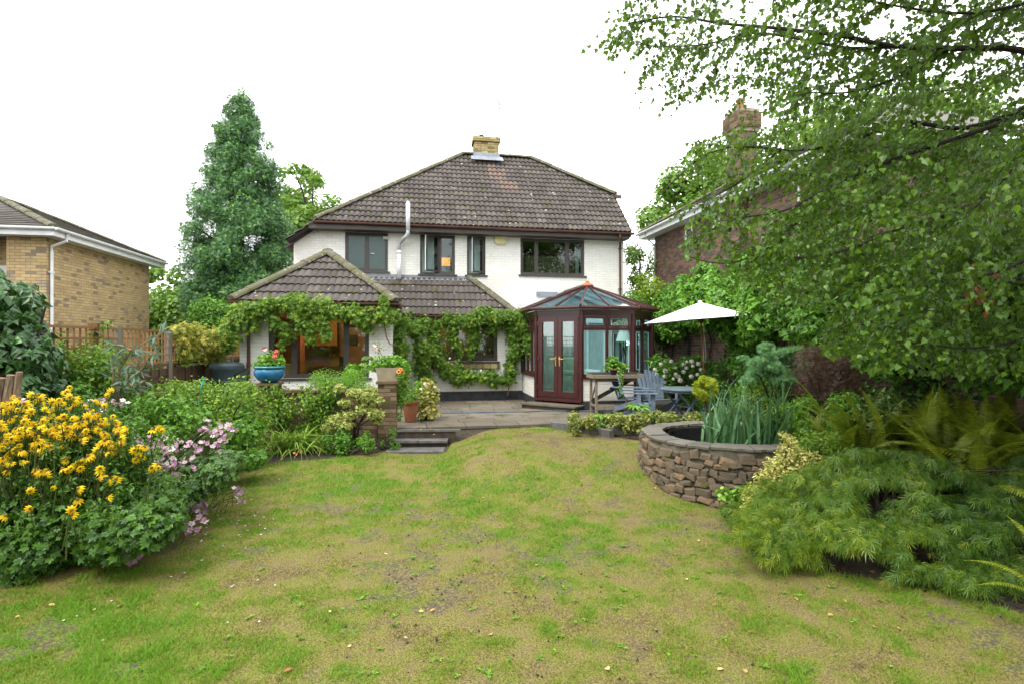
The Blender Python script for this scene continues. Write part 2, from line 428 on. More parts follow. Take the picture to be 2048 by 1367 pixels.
class MB:
    """collects boxes, beams, tubes and lathes and links them as one mesh object"""
    def __init__(self):
        self.v, self.f, self.t, self.tone = [], [], [], .5
    def add(self, verts, faces):
        b = len(self.v)
        self.v += [tuple(p) for p in verts]
        for f in faces:
            self.f.append([b + i for i in f])
            self.t.append(self.tone)
        return self
    def box(self, x0, x1, y0, y1, z0, z1):
        return self.add([(x0, y0, z0), (x1, y0, z0), (x1, y1, z0), (x0, y1, z0), (x0, y0, z1), (x1, y0, z1), (x1, y1, z1), (x0, y1, z1)],
                        [(0, 3, 2, 1), (4, 5, 6, 7), (0, 1, 5, 4), (1, 2, 6, 5), (2, 3, 7, 6), (3, 0, 4, 7)])
    def beam(self, p, q, w, h, up=(0, 0, 1), w2=None):
        p, q, up = Vector(p), Vector(q), Vector(up)
        d = (q - p).normalized()
        s = d.cross(up)
        if s.length < 1e-4: s = d.cross(Vector((1, 0, 0)))
        s.normalize()
        n = s.cross(d)
        w2 = w if w2 is None else w2
        vs_ = []
        for c, ww in ((p, w), (q, w2)):
            for a, b in ((-1, -1), (1, -1), (1, 1), (-1, 1)):
                vs_.append(c + s * (a * ww / 2) + n * (b * h / 2))
        return self.add(vs_, [(0, 3, 2, 1), (4, 5, 6, 7), (0, 1, 5, 4), (1, 2, 6, 5), (2, 3, 7, 6), (3, 0, 4, 7)])
    def tube(self, pts, rad, seg=8, cap=True):
        pts = [Vector(p) for p in pts]
        if not isinstance(rad, (list, tuple)): rad = [rad] * len(pts)
        vs_, fs = [], []
        ref = Vector((0, 0, 1))
        for i, p in enumerate(pts):
            d = (pts[min(i + 1, len(pts) - 1)] - pts[max(i - 1, 0)]).normalized()
            a = d.cross(ref)
            if a.length < .15: a = d.cross(Vector((0, 1, 0)))
            a.normalize()
            b = a.cross(d)
            for k in range(seg):
                t = 2 * math.pi * k / seg
                vs_.append(p + (a * math.cos(t) + b * math.sin(t)) * rad[i])
        for i in range(len(pts) - 1):
            for k in range(seg):
                k2 = (k + 1) % seg
                fs.append((i * seg + k, i * seg + k2, (i + 1) * seg + k2, (i + 1) * seg + k))
        if cap:
            fs.append(tuple(range(seg - 1, -1, -1)))
            fs.append(tuple((len(pts) - 1) * seg + k for k in range(seg)))
        return self.add(vs_, fs)
    def lathe(self, prof, c=(0, 0, 0), seg=24, cap0=True, cap1=False, wob=0):
        vs_, fs = [], []
        for r, z in prof:
            for k in range(seg):
                t = 2 * math.pi * k / seg
                rr = r * (1 + wob * math.sin(3 * t + z * 9))
                vs_.append((c[0] + rr * math.cos(t), c[1] + rr * math.sin(t), c[2] + z))
        for i in range(len(prof) - 1):
            for k in range(seg):
                k2 = (k + 1) % seg
                fs.append((i * seg + k, i * seg + k2, (i + 1) * seg + k2, (i + 1) * seg + k))
        if cap0: fs.append(tuple(range(seg - 1, -1, -1)))
        if cap1: fs.append(tuple((len(prof) - 1) * seg + k for k in range(seg)))
        return self.add(vs_, fs)
    def extrude(self, prof, p, q, side, up=(0, 0, 1)):
        """profile (s, u) swept from p to q; side = direction of s"""
        p, q, side, up = Vector(p), Vector(q), Vector(side), Vector(up)
        n = len(prof)
        vs_ = [c + side * a + up * b for c in (p, q) for a, b in prof]
        fs = [(k, (k + 1) % n, n + (k + 1) % n, n + k) for k in range(n)]
        fs += [tuple(range(n - 1, -1, -1)), tuple(n + k for k in range(n))]
        return self.add(vs_, fs)
    def mesh(self, name, mat, smooth=False):
        me = bpy.data.meshes.new(name)
        me.from_pydata(self.v, [], self.f)
        me.materials.append(mat)
        if len(me.polygons) == len(self.t):
            a = me.attributes.new('tone', 'FLOAT', 'FACE')
            a.data.foreach_set('value', np.asarray(self.t, dtype=np.float32))
        me.polygons.foreach_set('use_smooth', [smooth and len(f) <= 4 for f in self.f])
        me.update()
        return me
    def build(self, name, mat, parent=None, smooth=False, label=None, kind=None):
        return link(name, self.mesh(name, mat, smooth), parent, None, label, kind)

GUTTER = [(-.055, 0), (-.05, -.035), (-.025, -.058), (.025, -.058), (.05, -.035), (.055, 0), (.045, 0), (0, -.03), (-.045, 0)]

def at(px, py, Y):
    return np.array([(px - 1024) / 1100 * Y, Y, EYE - (py - 683.5) / 1100 * Y])
def proj(P):
    P = np.asarray(P)
    return 1024 + 1100 * P[..., 0] / P[..., 1], 683.5 - 1100 * (P[..., 2] - EYE) / P[..., 1]

def smooth01(t):
    t = np.clip(t, 0, 1)
    return t * t * (3 - 2 * t)

def gz(X, Y):
    """height of the lawn and beds"""
    X, Y = np.asarray(X, float), np.asarray(Y, float)
    z = -.38 + .10 * smooth01((Y - 6.3) / 3)
    z = z + .262 * smooth01((X + 1.32) / 1.15) * smooth01((Y - 6.4) / 1.7)
    back = smooth01((Y - 10.35 - .18 * X) / .25)
    return z * (1 - back) - .07 * back

def ground_at(px, py):
    Y = 6.0
    for _ in range(60):
        X = (px - 1024) / 1100 * Y
        Y = .5 * Y + .5 * (EYE - float(gz(X, Y))) * 1100 / (py - 683.5)
    return np.array([(px - 1024) / 1100 * Y, Y, float(gz((px - 1024) / 1100 * Y, Y))])

_NG = np.random.default_rng(99).random((6, 64, 64))
def vnoise(X, Y, scale, k=0):
    x, y = np.asarray(X) * scale + 17.3 * k, np.asarray(Y) * scale + 5.7 * k
    xi, yi = np.floor(x).astype(int), np.floor(y).astype(int)
    fx, fy = smooth01(x - xi), smooth01(y - yi)
    g = _NG[k % 6]
    a = g[xi % 64, yi % 64] * (1 - fx) + g[(xi + 1) % 64, yi % 64] * fx
    b = g[xi % 64, (yi + 1) % 64] * (1 - fx) + g[(xi + 1) % 64, (yi + 1) % 64] * fx
    return a * (1 - fy) + b * fy
def fbm(X, Y, scale, k=0):
    return (vnoise(X, Y, scale, k) * .5 + vnoise(X, Y, scale * 2.1, k + 1) * .27 + vnoise(X, Y, scale * 4.3, k + 2) * .15 + vnoise(X, Y, scale * 9, k + 3) * .08)

# ---------------------------------------------------------------- leaves
def _fan(lobes, w):
    V, F = [(0, 0, 0)], []
    for (a, l) in lobes:
        b = len(V)
        ca, sa = math.cos(a), math.sin(a)
        for (x, y, z) in ((.5 * l, w * l, .05), (l, 0, -.08), (.5 * l, -w * l, .05)):
            V.append((x * ca - y * sa, x * sa + y * ca, z))
        F += [(0, b + 1, b), (0, b + 2, b + 1)]
    return V, F
def _spray(n, w, spread=1.1, seed=1):
    r = random.Random(seed)
    V, F = [], []
    for i in range(n):
        a = (i / (n - 1) - .5) * 2 * spread + r.uniform(-.1, .1)
        l = 1 - .35 * abs(a) / spread + r.uniform(-.12, .05)
        b = len(V)
        zz = r.uniform(-.15, .15)
        V += [(.05 * math.cos(a + 1.57), .05 * math.sin(a + 1.57) - w * .0, 0), (l * .55 * math.cos(a) - w * math.sin(a), l * .55 * math.sin(a) + w * math.cos(a), zz * .5),
              (l * math.cos(a), l * math.sin(a), zz)]
        F += [(b, b + 2, b + 1)]
    return V, F
def _petals(n):
    V, F = [(0, 0, 0)], []
    for i in range(n):
        a = i * 2 * math.pi / n
        ca, sa = math.cos(a), math.sin(a)
        b = len(V)
        for (x, y) in ((.45, .34), (.86, .36), (1, 0), (.86, -.36), (.45, -.34)):
            V.append((x * ca - y * sa, x * sa + y * ca, 0))
        F += [(0, b + 1, b), (0, b + 2, b + 1), (0, b + 3, b + 2), (0, b + 4, b + 3)]
    return V, F
SHAPE = {
    'oval': ([(0, 0, 0), (.5, .5, .10), (1, 0, -.06), (.5, -.5, .10)], [(0, 3, 2), (0, 2, 1)]),
    'round': ([(0, 0, 0), (.22, .42, .07), (.62, .46, .05), (1, 0, -.08), (.62, -.46, .05), (.22, -.42, .07)], [(0, 5, 4), (0, 4, 3), (0, 3, 2), (0, 2, 1)]),
    'birch': ([(0, 0, 0), (.10, .40, .04), (.34, .50, .06), (1, 0, -.10), (.34, -.50, .06), (.10, -.40, .04)], [(0, 5, 4), (0, 4, 3), (0, 3, 2), (0, 2, 1)]),
    'ivy': ([(0, 0, 0), (.02, .48, .02), (.38, .30, .06), (1, 0, -.10), (.38, -.30, .06), (.02, -.48, .02)], [(0, 5, 4), (0, 4, 3), (0, 3, 2), (0, 2, 1)]),
    'three': _fan([(0, 1), (1.0, .8), (-1.0, .8)], .26),
    'five': _fan([(0, 1), (.75, .92), (-.75, .92), (1.6, .65), (-1.6, .65)], .17),
    'maple': _fan([(0, 1), (.8, .85), (-.8, .85), (1.7, .55), (-1.7, .55)], .33),
    'needle': _spray(6, .085, .85, 3),
    'acer': _spray(6, .085, 1.25, 5),
    'daisy': _fan([(i * 2 * math.pi / 9, 1) for i in range(9)], .26),
    'anemone': _petals(5),
}

def unit(a):
    return a / np.maximum(np.linalg.norm(a, axis=-1, keepdims=True), 1e-9)

def leaf_frames(P, axis, nrm):
    axis = unit(axis)
    side = unit(np.cross(nrm, axis))
    n2 = np.cross(axis, side)
    return axis, side, n2

def leaves_mesh(name, P, axis, nrm, L, shape, mat, tone, wid=1.0):
    T, F = SHAPE[shape]
    T = np.array(T, float)
    F = np.array(F)
    axis, side, n2 = leaf_frames(P, axis, nrm)
    L = np.asarray(L, float).reshape(-1, 1, 1) * np.ones((len(P), 1, 1))
    V = P[:, None, :] + L * (T[None, :, 0:1] * axis[:, None, :] + wid * T[None, :, 1:2] * side[:, None, :] + T[None, :, 2:3] * n2[:, None, :])
    k = len(T)
    FF = (F[None] + (np.arange(len(P)) * k)[:, None, None]).reshape(-1, 3)
    return np_mesh(name, V.reshape(-1, 3), [FF], mat, np.repeat(tone, len(F)))

_LM = {}
def leaf_unit(shape, mat, wid, tone, name='leaf'):
    key = (shape, mat.name, wid, round(tone * 5))
    if key not in _LM:
        T, F = SHAPE[shape]
        T = np.array(T, float) * np.array([1, wid, 1])
        _LM[key] = np_mesh(name, T, [np.array(F)], mat, np.full(len(F), round(tone * 5) / 5))
    return _LM[key]

def put_leaves(parent, P, axis, nrm, L, shape, mat, tone, wid=1.0, single=0, name='leaf', stuff='foliage', sort=True):
    """the `single` leaves that show largest as parts, the rest joined"""
    P, axis, nrm = np.asarray(P, float), np.asarray(axis, float), np.asarray(nrm, float)
    L = np.asarray(L, float) * np.ones(len(P))
    tone = np.clip(tone, 0, 1)
    keep = np.ones(len(P), bool)
    if single:
        A, S, Nn = leaf_frames(P, axis, nrm)
        px, py = proj(P)
        score = L / np.maximum(P[:, 1], .3)
        score[(px < 0) | (px > 2048) | (py < 0) | (py > 1367)] -= 10
        idx = np.argsort(-score)[:single] if sort else np.arange(len(P))[:single]
        for i in idx:
            if score[i] < -5: continue
            keep[i] = False
            l = L[i]
            mt = Matrix(((A[i, 0] * l, S[i, 0] * l, Nn[i, 0] * l, P[i, 0]), (A[i, 1] * l, S[i, 1] * l, Nn[i, 1] * l, P[i, 1]),
                         (A[i, 2] * l, S[i, 2] * l, Nn[i, 2] * l, P[i, 2]), (0, 0, 0, 1)))
            if parent is not None:
                mt = parent.matrix_basis.inverted() @ mt
            link(name, leaf_unit(shape, mat, wid, float(tone[i]), name), parent, mt)
    if keep.any():
        me = leaves_mesh(stuff, P[keep], axis[keep], nrm[keep], L[keep], shape, mat, tone[keep], wid)
        mt = parent.matrix_basis.inverted() if parent is not None else None
        link(stuff, me, parent, mt, kind='stuff')

def rand_dirs(n):
    return unit(R.normal(size=(n, 3)))

def clump_pts(cl, n, inner=.5, up=.5, droop=.35, rnd=.5):
    cl = np.asarray(cl, float)
    w = (cl[:, 3] * cl[:, 4] * cl[:, 5]) ** (2 / 3)
    i = R.choice(len(cl), n, p=w / w.sum())
    d = rand_dirs(n)
    r = inner + (1 - inner) * np.sqrt(R.random(n))
    P = cl[i, :3] + cl[i, 3:6] * d * r[:, None]
    nrm = unit(d * .8 + np.array([0, 0, up]) + R.normal(size=(n, 3)) * rnd)
    ax = np.cross(nrm, rand_dirs(n))
    ax = unit(unit(ax) + d * .35 + np.array([0, 0, -droop]))
    return P, ax, nrm

def shell_clumps(c, r, k, cr, low=-.3, push=.72, seed=None):
    out = []
    while len(out) < k:
        d = unit(R.normal(size=3))
        if d[2] < low: continue
        s = cr * R.uniform(.65, 1.35)
        out.append([c[0] + r[0] * d[0] * push, c[1] + r[1] * d[1] * push, c[2] + r[2] * d[2] * push, s, s, s * R.uniform(.6, .9)])
    return out

def stems_mb(base, tips, r0=.02, r1=.006, seg=5, bend=.15):
    mb = MB()
    for t in tips:
        b = Vector(base) + Vector((R.uniform(-.05, .05), R.uniform(-.05, .05), 0))
        t = Vector(t)
        m1 = b.lerp(t, .4) + Vector((R.uniform(-bend, bend), R.uniform(-bend, bend), R.uniform(0, bend)))
        m2 = b.lerp(t, .75) + Vector((R.uniform(-bend, bend) * .6, R.uniform(-bend, bend) * .6, 0))
        mb.tube([b, m1, m2, t], [r0, r0 * .7, r0 * .4 + r1 * .5, r1], seg)
    return mb

def bush(name, label, cat, c, r, n, size, mat, shape='oval', wid=.55, k=14, cr=.3, low=-.3, inner=.45, up=.5, droop=.3, single=0, group=None,
         base=None, stem_mat=None, tones=(.5, .25), nstems=7, extra=None, push=.72, r0=.018, clumps=None):
    """a shrub: stems from its foot, leaves gathered in clumps through its crown"""
    gx, gy = c[0], c[1]
    bz = float(gz(gx, gy)) if base is None else base
    t = thing(name, label, cat, (gx, gy, bz), group=group)
    bpy.context.view_layer.update() if False else None
    cl = clumps if clumps is not None else shell_clumps(c, r, k, cr, low, push)
    P, ax, nr = clump_pts(cl, n, inner, up, droop)
    ok = P[:, 2] > bz + .01
    P, ax, nr = P[ok], ax[ok], nr[ok]
    L = size * R.uniform(.7, 1.25, len(P))
    tone = R.normal(tones[0], tones[1], len(P))
    t.matrix_basis = Matrix.Translation((gx, gy, bz))
    put_leaves(t, P, ax, nr, L, shape, mat, tone, wid, single)
    tips = [cl[i][:3] for i in R.choice(len(cl), min(nstems, len(cl)), replace=False)]
    tips = [(a[0] - gx, a[1] - gy, a[2] - bz) for a in tips]
    stems_mb((0, 0, -.03), tips, r0=r0).build('stem', stem_mat or M['bark'], t)
    if extra: extra(t, cl)
    return t
# ================================================================ GROUND, LAWN, PATIO
def grid_mesh(name, xs, ys, zf, mat, mask=None):
    XX, YY = np.meshgrid(xs, ys)
    V = np.stack([XX, YY, zf(XX, YY)], -1).reshape(-1, 3)
    nx, ny = len(xs), len(ys)
    i = (np.arange(ny - 1)[:, None] * nx + np.arange(nx - 1)[None]).reshape(-1)
    F = np.stack([i, i + 1, i + nx + 1, i + nx], -1)
    if mask is not None:
        cx = (XX[:-1, :-1] + XX[1:, 1:]).reshape(-1) / 2
        cy = (YY[:-1, :-1] + YY[1:, 1:]).reshape(-1) / 2
        F = F[mask(cx, cy)]
    return np_mesh(name, V, [F], mat, smooth=True)

xs = np.concatenate([[-300, -120, -60, -30, -18], np.arange(-12, 12.01, .15), [18, 30, 60, 120, 300]])
ys = np.concatenate([[-100, -30, -10, -3], np.arange(0, 20.01, .15), [25, 35, 60, 120, 300]])
g = link('ground', grid_mesh('ground', xs, ys, lambda X, Y: gz(X, Y), M['soil']))
tag(g, 'brown garden soil under beds and lawn', kind='structure')

LAWN_PX = [(-260, 1200), (0, 1160), (150, 1105), (300, 1060), (372, 1010), (440, 965), (500, 932), (560, 925), (650, 918), (700, 912), (770, 905),
           (800, 908), (893, 906), (905, 886), (960, 866), (1020, 857), (1108, 853)]
LAWN_PX_R = [(1222, 868), (1284, 866), (1286, 905), (1300, 930), (1350, 972), (1440, 1010), (1485, 1050), (1500, 1095), (1640, 1142), (1830, 1172),
             (1980, 1212), (2300, 1290)]
lawn_poly = [ground_at(*p)[:2] for p in LAWN_PX]
lawn_poly += [np.array([-.1, 10.33]), np.array([.78, 10.43]), np.array([1.20, 9.75])]
lawn_poly += [ground_at(*p)[:2] for p in LAWN_PX_R]
lawn_poly += [np.array([6.0, 1.5]), np.array([-6.0, 1.5])]
lawn_poly = np.array(lawn_poly)
def in_poly(X, Y, poly=lawn_poly):
    X, Y = np.asarray(X), np.asarray(Y)
    ins = np.zeros(X.shape, bool)
    for i in range(len(poly)):
        (x1, y1), (x2, y2) = poly[i], poly[i - 1]
        c = ((y1 > Y) != (y2 > Y)) & (X < (x2 - x1) * (Y - y1) / (y2 - y1 + 1e-12) + x1)
        ins ^= c
    return ins

def lawn_green(X, Y):
    a = fbm(X, Y, .55, 0)
    b = fbm(X + 40, Y, 2.2, 1)
    edge = .22 * smooth01((np.abs(X - .1) - 1.2) / 2.2) + .10 * smooth01((Y - 9.6) / .5)
    mid = .20 * np.exp(-((X + 1.4) / 1.2) ** 2 - ((Y - 6.9) / 1.3) ** 2)
    dry = -.13 * np.exp(-((X - 1.0) / 1.1) ** 2 - ((Y - 8.6) / 1.1) ** 2) - .10 * np.exp(-((X + .2) / .9) ** 2 - ((Y - 4.6) / 1.1) ** 2)
    return np.clip((a - .5) * .75 + (b - .5) * .8 + (fbm(X, Y + 20, 7.0, 4) - .5) * 1.0 + .52 + edge * .8 + mid + dry * 1.25, 0, 1)
def lawn_bare(X, Y):
    a = fbm(X + 9, Y + 3, 1.3, 2)
    b = fbm(X + 3, Y + 13, 6.5, 3)
    reg = .12 * np.exp(-((X + 2.0) / 1.0) ** 2 - ((Y - 5.4) / .9) ** 2) + .10 * np.exp(-((X + .1) / .8) ** 2 - ((Y - 4.1) / .9) ** 2) \
        + .13 * np.exp(-((X - 1.7) / .6) ** 2 - ((Y - 8.3) / .8) ** 2)
    return smooth01(((a - .5) * .9 + (b - .5) * 1.2 + reg - .175) / .12)

def lawn_material():
    m, nt = new_mat('patchy lawn')
    ag = N(nt, 'ShaderNodeAttribute', attribute_name='green')
    ab = N(nt, 'ShaderNodeAttribute', attribute_name='bare')
    _, n1 = noise_fac(nt, 28, detail=5)
    add = N(nt, 'ShaderNodeMath', operation='MULTIPLY_ADD', use_clamp=True)
    nt.links.new(n1, add.inputs[0]); add.inputs[1].default_value = .9
    ad2 = N(nt, 'ShaderNodeMath', operation='SUBTRACT')
    nt.links.new(ag.outputs['Fac'], ad2.inputs[0]); ad2.inputs[1].default_value = .45
    nt.links.new(ad2.outputs[0], add.inputs[2])
    ramp = N(nt, 'ShaderNodeValToRGB')
    cr = ramp.color_ramp
    for _ in range(2): cr.elements.new(.5)
    for i, (p, c) in enumerate([(.05, (.19, .145, .075)), (.40, (.22, .19, .06)), (.65, (.175, .205, .028)), (1, (.11, .205, .016))]):
        cr.elements[i].position = p; cr.elements[i].color = c4(c)
    nt.links.new(add.outputs[0], ramp.inputs[0])
    f2, _ = noise_fac(nt, 90, .45, .62, detail=3)
    col = mixc(nt, f2, ramp.outputs[0], (.09, .075, .035))
    mul = N(nt, 'ShaderNodeMath', operation='MULTIPLY')
    f3, _ = noise_fac(nt, 45, .38, .58, detail=4)
    nt.links.new(ab.outputs['Fac'], mul.inputs[0]); nt.links.new(f3, mul.inputs[1])
    col = mixc(nt, mul.outputs[0], col, (.085, .068, .05))
    _, h = noise_fac(nt, 70, detail=5)
    p = principled(nt, col, .95, .15, bump=h, bump_str=.9, bump_dist=.015)
    finish(nt, p.outputs[0])
    return m
M['lawn'] = lawn_material()
lx, ly = np.arange(-6, 6.01, .05), np.arange(1.5, 10.6, .05)
lm = grid_mesh('lawn', lx, ly, lambda X, Y: gz(X, Y) + .008 + .012 * (vnoise(X, Y, 5, 2) - .3), M['lawn'], in_poly)
co = np.empty(len(lm.vertices) * 3, dtype=np.float32)
lm.vertices.foreach_get('co', co)
co = co.reshape(-1, 3)
for nm, fn in (('green', lawn_green), ('bare', lawn_bare)):
    a = lm.attributes.new(nm, 'FLOAT', 'POINT')
    a.data.foreach_set('value', fn(co[:, 0], co[:, 1]).astype(np.float32))
lawn = link('lawn', lm)
tag(lawn, 'patchy dry lawn with bare soil and green tufts', kind='structure')

def blades(n, ymin, ymax, hmul, tall=False):
    Y = ymin + (ymax - ymin) * R.random(n) ** 1.25
    X = (R.random(n) * 2 - 1) * (Y * .99 + .3)
    ok = in_poly(X + R.normal(size=n) * .04, Y + R.normal(size=n) * .04)
    X, Y = X[ok], Y[ok]
    gr, ba = lawn_green(X, Y), lawn_bare(X, Y)
    keep = R.random(len(X)) > ba * .93
    if tall: keep &= gr + R.normal(size=len(X)) * .10 > .68
    X, Y, gr = X[keep], Y[keep], gr[keep]
    n = len(X)
    h = hmul * R.uniform(.5, 1.3, n) * (.65 + .9 * gr ** 2)
    a = R.random(n) * 6.283
    lean = R.uniform(.3, 1.5, n) * h
    la = R.random(n) * 6.283
    w = .0022 + .0009 * Y / 4
    Z = gz(X, Y) + .006
    b1 = np.stack([X - np.cos(a) * w, Y - np.sin(a) * w, Z], -1)
    b2 = np.stack([X + np.cos(a) * w, Y + np.sin(a) * w, Z], -1)
    tp = np.stack([X + np.cos(la) * lean, Y + np.sin(la) * lean, Z + h], -1)
    V = np.stack([b1, b2, tp], 1).reshape(-1, 3)
    F = np.arange(n * 3).reshape(-1, 3)
    tone = np.clip(gr * 1.15 - .12 + R.normal(size=n) * .20, 0, 1)
    return V, F, tone
parts_ = [blades(560000, 1.6, 10.6, .020), blades(200000, 1.6, 10.6, .036, True)]
off = 0; Vs, Fs, Ts = [], [], []
for V, F, T in parts_:
    Vs.append(V); Fs.append(F + off); Ts.append(T); off += len(V)
gr_ = link('grass', np_mesh('grass', np.concatenate(Vs), [np.concatenate(Fs)], LEAF['grass'], np.concatenate(Ts)))
tag(gr_, 'short patchy grass blades growing over the lawn', 'grass', kind='stuff')

# ---------------------------------------------------------------- frame of the house: u along the garden front, v out towards the garden
TH = math.radians(10.3)
HU = np.array([math.cos(TH), math.sin(TH), 0]); HV = np.array([math.sin(TH), -math.cos(TH), 0]); H0 = np.array([-6.06, 15.27, 0])
def W(u, v, z=0.0):
    return H0 + HU * u + HV * v + np.array([0, 0, z])
def uv_of(X, Y):
    d = np.array([X, Y, 0]) - H0
    return float(d @ HU), float(d @ HV)

# patio slabs
patio = thing('patio', 'weathered paved terrace between the house and the lawn', 'patio', tuple(W(0, 0, 0)), TH)
patio['kind'] = 'structure'
del patio['category']
_slabs = []
u = 3.0
row = 0
v = 5.62
vrows = []
while v > .3:
    dv = .45 if row % 3 else .60
    vrows.append((v - dv, v)); v -= dv; row += 1
slab_meshes = {}
for ri, (v0, v1) in enumerate(vrows):
    u = 2.9 + (ri * .37) % .6 - .6
    while u < 10.0:
        du = [.45, .60, .60, .75][R.integers(4)]
        _slabs.append((u, min(u + du, 10.4), v0, v1)); u += du
pit = MB(); pit.box(-.6, 11.6, -5.60, 0, -.10, -.016)
pit.build('mortar_bed', M['patio_joint'], patio)
rest = MB()
cntp = 0
for (u0, u1, v0, v1) in _slabs:
    key = (round(u1 - u0, 2), round(v1 - v0, 2), int(R.integers(4)))
    if key not in slab_meshes:
        mb = MB(); mb.tone = key[2] / 3
        a, b, c = key[0] / 2 - .006, key[1] / 2 - .006, .004
        mb.add([(-a, -b, -.05), (a, -b, -.05), (a, b, -.05), (-a, b, -.05), (-a, -b, -c), (a, -b, -c), (a, b, -c), (-a, b, -c),
                (-a + c, -b + c, 0), (a - c, -b + c, 0), (a - c, b - c, 0), (-a + c, b - c, 0)],
               [(0, 3, 2, 1), (0, 1, 5, 4), (1, 2, 6, 5), (2, 3, 7, 6), (3, 0, 4, 7), (4, 5, 9, 8), (5, 6, 10, 9), (6, 7, 11, 10), (7, 4, 8, 11), (8, 9, 10, 11)])
        slab_meshes[key] = mb.mesh('paving_slab', M['patio'])
    mt = Matrix.Translation(((u0 + u1) / 2, -(v0 + v1) / 2, R.uniform(-.003, .003))) @ Matrix.Rotation(R.uniform(-.006, .006), 4, 'X') @ Matrix.Rotation(R.uniform(-.004, .004), 4, 'Y')
    link('paving_slab', slab_meshes[key], patio, mt)

# steps down to the lawn, beside the brick pier
st = thing('garden_steps', 'two shallow slab steps from terrace down to lawn beside brick pier', 'steps', (-1.66, 9.95, -.28), math.radians(2))
mb = MB(); mb.box(-.56, .62, .12, .22, .0, .27); mb.box(-.5, .50, -.12, .12, 0.0, .085); mb.build('riser', M['dark_riser'], st)
for x0, x1 in ((-.52, -.03), (-.02, .50)):
    mb = MB(); mb.box(x0, x1, -.17, .17, .088, .125); mb.build('tread', M['slate_step'], st)
mb = MB(); mb.box(-.53, .46, -.56, -.14, -.02, .012); mb.build('bottom_slab', M['slate_step'], st)
mb = MB()
for x0, x1 in ((-.55, -.10), (-.09, .36), (.37, .72)):
    mb = MB(); mb.box(x0, x1, .10, .19, .243, .279); mb.build('nosing', M['slate_step'], st)

# ================================================================ BRICK AND TILE MACHINES
class Plane3:
    """a vertical wall plane in local coordinates: a along, z up, n outward"""
    def __init__(self, o, a, n):
        self.o, self.a, self.n = np.array(o, float), unit(np.array(a, float)), unit(np.array(n, float))
    def pt(self, a, z, n=0.0):
        a, z, n = np.broadcast_arrays(np.asarray(a, float), np.asarray(z, float), np.asarray(n, float))
        return self.o + a[..., None] * self.a + z[..., None] * np.array([0, 0, 1.]) + n[..., None] * self.n

def wall_sheet(pl, a0, a1, z0, z1, opens, depth, mat, name, parent, top=None, cuts=(), thick=.1):
    """mortar sheet with reveals round its openings"""
    As = sorted({a0, a1, *[x for o in opens for x in o[:2]], *cuts})
    Zs = sorted({z0, z1, *[x for o in opens for x in o[2:]]})
    tf = (lambda a, z: z) if top is None else (lambda a, z: min(z, top(a)))
    mb = MB()
    def P(a, z, n): return tuple(pl.pt(a, tf(a, z), n))
    flip = np.dot(np.cross(pl.a, [0, 0, 1]), pl.n) < 0
    for i in range(len(As) - 1):
        for j in range(len(Zs) - 1):
            A, B, C, D = As[i], As[i + 1], Zs[j], Zs[j + 1]
            mid = ((A + B) / 2, (C + D) / 2)
            if any(o[0] < mid[0] < o[1] and o[2] < mid[1] < o[3] for o in opens): continue
            q = [P(A, C, 0), P(B, C, 0), P(B, D, 0), P(A, D, 0)]
            mb.add(q, [(0, 1, 2, 3)] if not flip else [(3, 2, 1, 0)])
            q = [P(A, C, -depth), P(B, C, -depth), P(B, D, -depth), P(A, D, -depth)]
            mb.add(q, [(3, 2, 1, 0)] if not flip else [(0, 1, 2, 3)])
    for (A, B, C, D) in list(opens) + [(a0, a1, z0, z1)]:
        for (p, q) in (((A, C), (B, C)), ((A, D), (B, D)), ((A, C), (A, D)), ((B, C), (B, D))):
            if p[1] == q[1] and (A, B, C, D) == (a0, a1, z0, z1) and len(cuts):
                seq = [a for a in As if A <= a <= B]
                for s, t in zip(seq[:-1], seq[1:]):
                    mb.add([P(s, p[1], 0), P(t, p[1], 0), P(t, p[1], -depth), P(s, p[1], -depth)], [(0, 1, 2, 3)])
                continue
            mb.add([P(p[0], p[1], 0), P(q[0], q[1], 0), P(q[0], q[1], -depth), P(p[0], p[1], -depth)], [(0, 1, 2, 3)])
    return mb.build(name, mat, parent)

